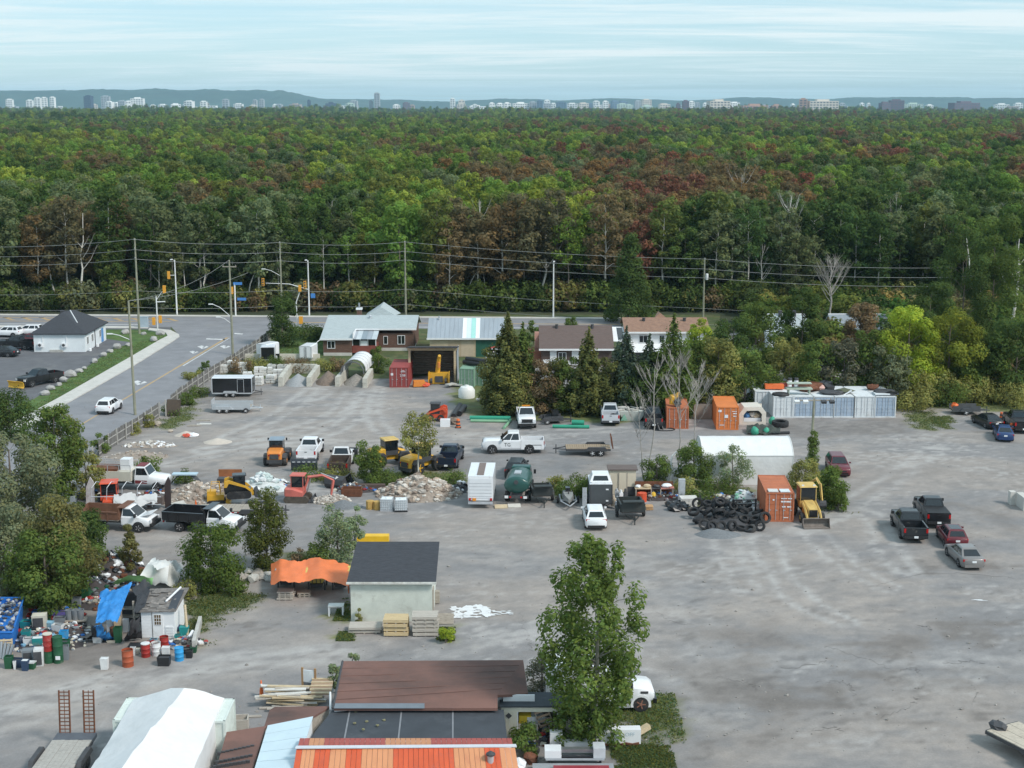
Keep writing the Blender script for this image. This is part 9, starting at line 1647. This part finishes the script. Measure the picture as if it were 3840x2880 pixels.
 q.rings([[p.lerp((c4[0]+c4[2])/2,.10)for p in c4],[p+Vector((0,0,h))for p in c4],[p+Vector((0,0,h))for p in ins],[p.lerp((c4[0]+c4[2])/2,.06)+Vector((0,0,h-.3))for p in c4]]);q.build('bin',bs,t);q=MB();[q.tube([c4[i]+Vector((0,0,h)),c4[(i+1)%4]+Vector((0,0,h))],.06,4)for i in range(4)];q.build('rim',bs,t)
 rg=random.Random(5);q=[MB(),MB(),MB()]
 for k in range(170):f,g=rg.random(),rg.random();p=ins[0].lerp(ins[1],f).lerp(ins[3].lerp(ins[2],f),g);q[k%3].blob((p.x,p.y,h-.15+rg.uniform(0,.28)),(rg.uniform(.08,.24),rg.uniform(.06,.2),rg.uniform(.05,.14)),rg,6,3,.3)
 [structure(a.build('scrap',m,t),'stuff')for a,m in zip(q,(STEEL,mat('dull aluminium',(.42,.43,.44),.5,.15),SHADOWY))]
 tp=thing('pale_pallet','yellow wood pallet leaning on the front of the blue skip','pallet',P(15,2462),.1);[MB().box(-.55,.55,-.05,0,.05+.19*k,.18+.19*k).build('slat',PALEWOOD,tp)for k in range(6)];[MB().box(x-.05,x+.05,0,.09,0,1.15).build('bearer',PALEWOOD,tp)for x in(-.5,0,.5)];tp.rotation_euler=(-.2,0,.1)
 for k in range(4):q=MB();q.cyl((0,0,0),(.1*k,.3,1.0),.11,n=8);single('metal_bottle',q,STEEL,('grey metal bottle at the left picture edge','second grey bottle beside the leaning pallet','third grey bottle by the pallet foot','grey cylinder nearest the lower left corner')[k],'gas bottle',P(4+9*k,2468+3*k),0,'grey bottles by the pallet')
 A=P(533,2392);t=thing('white_shack','small white shack with windowed door and ragged roof','shack',A);Wt=2.25;h=1.95;dp=2.8;MB().box(0,Wt,0,dp,0,h).build('wall',WHITEW,t)
 for k in range(9):MB().box(.02,.72,-.02,-.002,.05+.2*k,.235+.2*k).build('board',WHITEW,t)
 d=MB();d.box(.78,1.48,-.06,-.005,.02,1.85);dd=d.build('door',WHITEW,t);MB().box(.90,1.36,-.075,-.061,.95,1.68).build('pane',mat('amber dark pane',(.12,.08,.04),.15),dd);q=MB();[q.box(.90+.153*k-.012,.90+.153*k+.012,-.09,-.076,.95,1.68)for k in range(4)];[q.box(.9,1.36,-.095,-.0765,.95+.243*k-.012,.95+.243*k+.012)for k in range(4)];q.build('muntin',WHITEW,dd);MB().box(.74,.775,-.05,-.003,0,1.9).build('door_post',mat('dark gap',(.2,.18,.16),.9),t)
 lv=MB();[lv.box(1.62,2.15,-.05-.004*(k%2),-.003,.15+.18*k,.29+.18*k)for k in range(4)];lv.build('louvre',TRIM,t)
 rm=mat('ragged grey roofing',(.17,.155,.145),.95,.3,2,dirt=(.36,.32,.29),dirt_amt=.4,dirt_scale=2.2);ro=slab_roof(t,[(-.2,-.2,h),(Wt+.15,-.15,h+.05),(Wt+.35,dp+.3,h+.55),(-.1,dp+.2,h+.5)],.08,rm);rg=random.Random(2)
 for k in range(24):x,y=rg.uniform(0,Wt-.4),rg.uniform(0,dp-.2);q=MB();q.cbox((x+.2,y,h+.06+.18*y+.02),(rg.uniform(.3,.7),rg.uniform(.15,.3),.03),rg.uniform(-.3,.3),.17);q.build('loose_shingle',rm,ro)
 MB().cbox((Wt-.15,1.3,h+.32),(.55,2.6,.03),0,.18).build('black_strip',BLK,ro);q=MB();q.tube([(Wt-.75,.9,h+.32),(Wt-.1,2.6,h+.75)],.07,6);single('white_pipe',q,WHITE,'white pipe lying across the shack roof','pipe',A)
 q=MB();q.tube([(0,0,0),(-.25,.6,2.0)],.10,6);single('leaning_log',q,PALEWOOD,'pale split log leaning at the right of the shack','log',A+Vector((Wt+.75,.4,0)));
 t=thing('tarp_lean_to','dark open lean-to frame under the blue tarpaulin','lean-to',P(430,2380));[MB().box(x-.06,x+.06,y-.06,y+.06,0,z).build('post',WOOD,t)for x,y,z in((-1.0,0,1.9),(.2,0,2.1),(.45,.2,2.0),(1.3,.3,2.3),(-.8,2.2,2.4),(1.2,2.6,2.7))];MB().box(-.9,1.2,2.4,2.46,0,2.2).build('back_panel',SHADOWY,t);[MB().box(-.9,1.2,1.6,2.2,z,z+.05).build('shelf',WOOD,t)for z in(.6,1.2)]
 bt=mat('blue tarpaulin',(.025,.22,.58),.5,.14,1.5,dirt=(.09,.34,.68),dirt_amt=.25,dirt_scale=2);
 cloth('blue_tarpaulin',bt,'bright blue tarpaulin roof over the lean-to left of the shack','tarpaulin',[[P(355,2345,1.9),P(400,2330,2.05),P(445,2322,2.0)],[P(372,2270,2.15),P(420,2262,2.3),P(470,2250,2.2)],[P(378,2215,2.3),P(430,2206,2.5),P(492,2194,2.6)]],seed=1,amp=.38,n=12);cloth('blue_tarpaulin',bt,'blue tarpaulin curtain hanging down to the ground','tarpaulin',[[P(352,2350,1.9),P(378,2345,1.95)],[P(372,2372,1.1),P(400,2368,1.1)],[P(382,2392,.35),P(425,2388,.4)],[P(330,2392,.03),P(425,2400,.03)]],seed=5,amp=.34,n=10)
 dk=mat('black plastic sheet',(.035,.035,.04),.45,.2,2);cloth('black_plastic_sheet',dk,'black plastic sheet draped left of the white shack','plastic sheet',[[P(482,2340,2.1),P(530,2300,2.2)],[P(490,2370,1.1),P(525,2350,1.2)],[P(462,2398,.05),P(535,2392,.1)]],seed=6,amp=.35,n=8);cloth('black_plastic_sheet',dk,'dark plastic sheet left of the blue curtain','plastic sheet',[[P(338,2340,1.5),P(356,2345,1.7)],[P(345,2380,.7),P(372,2378,.8)],[P(300,2400,.02),P(375,2398,.05)]],seed=7,amp=.25,n=7);cloth('black_plastic_sheet',dk,'black torn sheet between the blue tarpaulin and the shack roof','plastic sheet',[[P(500,2300,2.1),P(545,2270,2.2)],[P(515,2240,2.5),P(560,2222,2.5)],[P(500,2195,2.9),P(548,2170,3.2)]],seed=8,amp=.3,n=7)
 for k,(u,v,m_,h)in enumerate(((412,2378,WHITE,1.2),(470,2372,WHITE,.9),(440,2385,PALEWOOD,1.3))):q=MB();q.cbox((0,.2,h/2),(.4,.3,h));small('stored_unit',q,m_,('white fridge inside the lean-to','white box inside the lean-to at right','timber upright inside the lean-to')[k],'unit',u,v,0,'things under the lean-to')
 cloth('green_tarpaulin',mat('pale green tarpaulin',(.26,.52,.20),.6,.1),'pale green tarpaulin hump behind the blue one','tarpaulin',[[P(418,2195,1.0),P(470,2180,1.1),P(530,2185,1.2),P(572,2190,1.4)],[P(440,2172,1.7),P(480,2160,1.9),P(525,2158,1.95),P(575,2165,1.8)]],seed=2,amp=.12,n=8)
 cloth('white_tarpaulin',FAB2,'grey white tarpaulin tent hump behind the green tarpaulin','tarpaulin',[[P(520,2165,1.5),P(570,2185,.9),P(630,2195,.9),P(660,2200,.3)],[P(550,2120,2.0),P(590,2130,2.2),P(630,2125,2.1),P(680,2150,.6)],[P(570,2095,1.6),P(600,2100,2.1),P(650,2100,1.6),P(690,2120,.4)]],seed=3,amp=.2,n=8);m=MB();m.box(-.8,.8,0,1.2,.1,1.4);small('dark_crate',m,mat('dark brown crate',(.07,.05,.045),.9),'dark brown crate under the grey white tarpaulin','crate',602,2190)
 mound('scrap_heap','dark heap of scrap metal at the edge of the left thicket','scrap heap',390,2180,2.6,2.2,1.5,mat('dark scrap base',(.06,.05,.05),.9,.3),150,[BLACK,STEEL,SHADOWY,RUST,WHITE,mat('dull aluminium',(.42,.43,.44))],21,(.1,.36));mound('scrap_heap','black scrap heap behind the green wheeled bin','scrap heap',320,2245,1.8,1.6,1.0,mat('dark scrap base',(.06,.05,.05)),80,[BLACK,SHADOWY,cm['green'],STEEL],22,(.1,.32));mound('scrap_heap','scrap mix between the blue skip and the air conditioner','scrap heap',190,2330,2.2,1.2,.5,mat('dark scrap base',(.06,.05,.05)),110,[BLACK,WHITE,cm['red'],cm['grey'],cm['blue'],cm['cream']],23,(.08,.22));mound('scrap_heap','mixed small scrap in the front row junk','scrap heap',150,2450,2.6,1.6,.4,mat('dark scrap base',(.06,.05,.05)),120,[BLACK,WHITE,cm['grey'],cm['navy'],cm['cream'],cm['lblue']],24,(.08,.22))
 MIX=[BLACK,WHITE,RUST,STEEL,WOOD,cm['grey'],cm['cream'],cm['blue'],cm['red'],SHADOWY]
 for k,(u,v,rx,ry,h,n,l)in enumerate(((120,2400,1.6,1.4,.5,110,'loose household scrap between the skip and the red keg'),(230,2400,1.4,1.5,.45,80,'loose scrap beyond the grey crate'),(340,2290,1.5,1.2,.5,70,'dark loose scrap left of the blue tarpaulin'),(470,2250,1.6,1.2,1.2,80,'stored scrap heaped under the blue tarpaulin'),(690,2430,1.4,.8,.3,70,'small rubbish along the low broken wall'),(580,2440,2.0,.7,.2,60,'small rubbish between the drums'),(1000,1840,2.6,1.2,.9,120,'mixed scrap behind the yellow skid steer'),(560,1895,2.8,1.4,.9,130,'mixed scrap under the hoop rack'),(1330,1850,2.0,1.0,.6,90,'mixed scrap behind the rusty bin'),(330,1880,1.6,1.4,1.0,80,'scrap left of the red tractor'),(2480,1880,2.2,1.2,.5,110,'mixed scrap round the workbench'),(2330,1900,1.2,1.0,.5,60,'scrap beside the larger dump trailer'),(2700,1900,2.4,1.4,.7,110,'mixed plastic rubbish behind the tyre heap'),(1640,1875,1.8,1.0,.4,80,'stony scatter at the right end of the rubble heap'),(2000,2800,1.2,.8,.4,60,'scrap under the green bush by the cream shed'))):mound('scrap_scatter',l,'scrap heap',u,v,rx,ry,h,mat('dark scrap base',(.06,.05,.05))if k not in(4,5,13)else mat('yard dirt',(.24,.21,.185),.95),n,MIX[k%3:]if k!=13 else[CONC,RB0],30+k,(.07,.27))
 q=MB();[q.tube(p,.03,4)for p in([(-.6,0,.1),(-.4,.1,1.0)],[(.5,0,.1),(.6,.1,1.0)],[(-.6,0,.1),(.5,0,.1)],[(-.4,.1,1.0),(.6,.1,1.0)],[(-.5,.05,.55),(.55,.05,.55)],[(0,0,.1),(.1,.1,1.0)])];small('tube_rack',q,GALV,'grey tube frame lying behind the air conditioner','frame',205,2285)
 t=thing('low_block_wall','low broken concrete wall right of the shack','wall',P(738,2420));a,b=P(728,2442)-t.location,P(752,2340)-t.location;n=3
 for k in range(n):q=MB();q.box(0,(b-a).length/n-.03,-.12,.12,0,.75-.08*k);o=q.build('block',CONC,t);o.location=a.lerp(b,k/n);o.rotation_euler=(0,0,math.atan2((b-a).y,(b-a).x))
 m=MB();m.cbox((0,0,.3),(.8,.7,.06),rx=.5);small('tan_board',m,PALEWOOD,'tan board beside the shack and the low wall','board',678,2375);q=MB();q.tube([(0,0,.1),(.25,.9,.5)],.14,7);small('white_cylinder',q,WHITE,'white cylinder leaning on the low broken wall','cylinder',700,2412)
 B=[(170,1482,.6),(190,1462,.6),(222,1447,.45),(237,1432,.7),(265,1412,.85),(297,1397,.55),(316,1385,.4),(355,1360,.6),(388,1336,.6),(413,1322,.5),(440,1307,.7),(482,1298,.5),(577,1279,.7),(600,1256,.7),(540,1256,.45),(470,1252,.7)]
 W_=['lowest','second','third','fourth','fifth','sixth','seventh','eighth','ninth','tenth','eleventh','twelfth','thirteenth','fourteenth','fifteenth','last']
 for k,(u,v,s)in enumerate(B):m=MB();m.blob((0,0,s*.4),(s*1.1,s*.85,s*.65),random.Random(k+70),8,5,.18);small('boulder',m,mat('pale grey boulder',(.38,.37,.36),.95,.2,2),f'{W_[k]} grey boulder up the grass verge from the plough pickup','boulder',u,v,k*.7,'boulders on the grass verge',smooth=40)
 for k,(u,v,s)in enumerate(((706,1512,.5),(766,1478,.9),(590,1595,.6),(650,1555,.5),(640,1620,.35))):m=MB();m.blob((0,0,s*.35),(s*1.1,s*.8,s*.5),random.Random(k+90),7,4,.2);small('boulder',m,mat('tan boulder',(.42,.36,.30),.95,.2,2),('tan stone below the fence left of the black trailer','flat tan slab beside the black trailer wheel','tan stone on the yard side of the fence','pinkish stone near the fence gap','small stone in the yard below the fence')[k],'boulder',u,v,k,'tan stones by the fence')
scrap_corner()
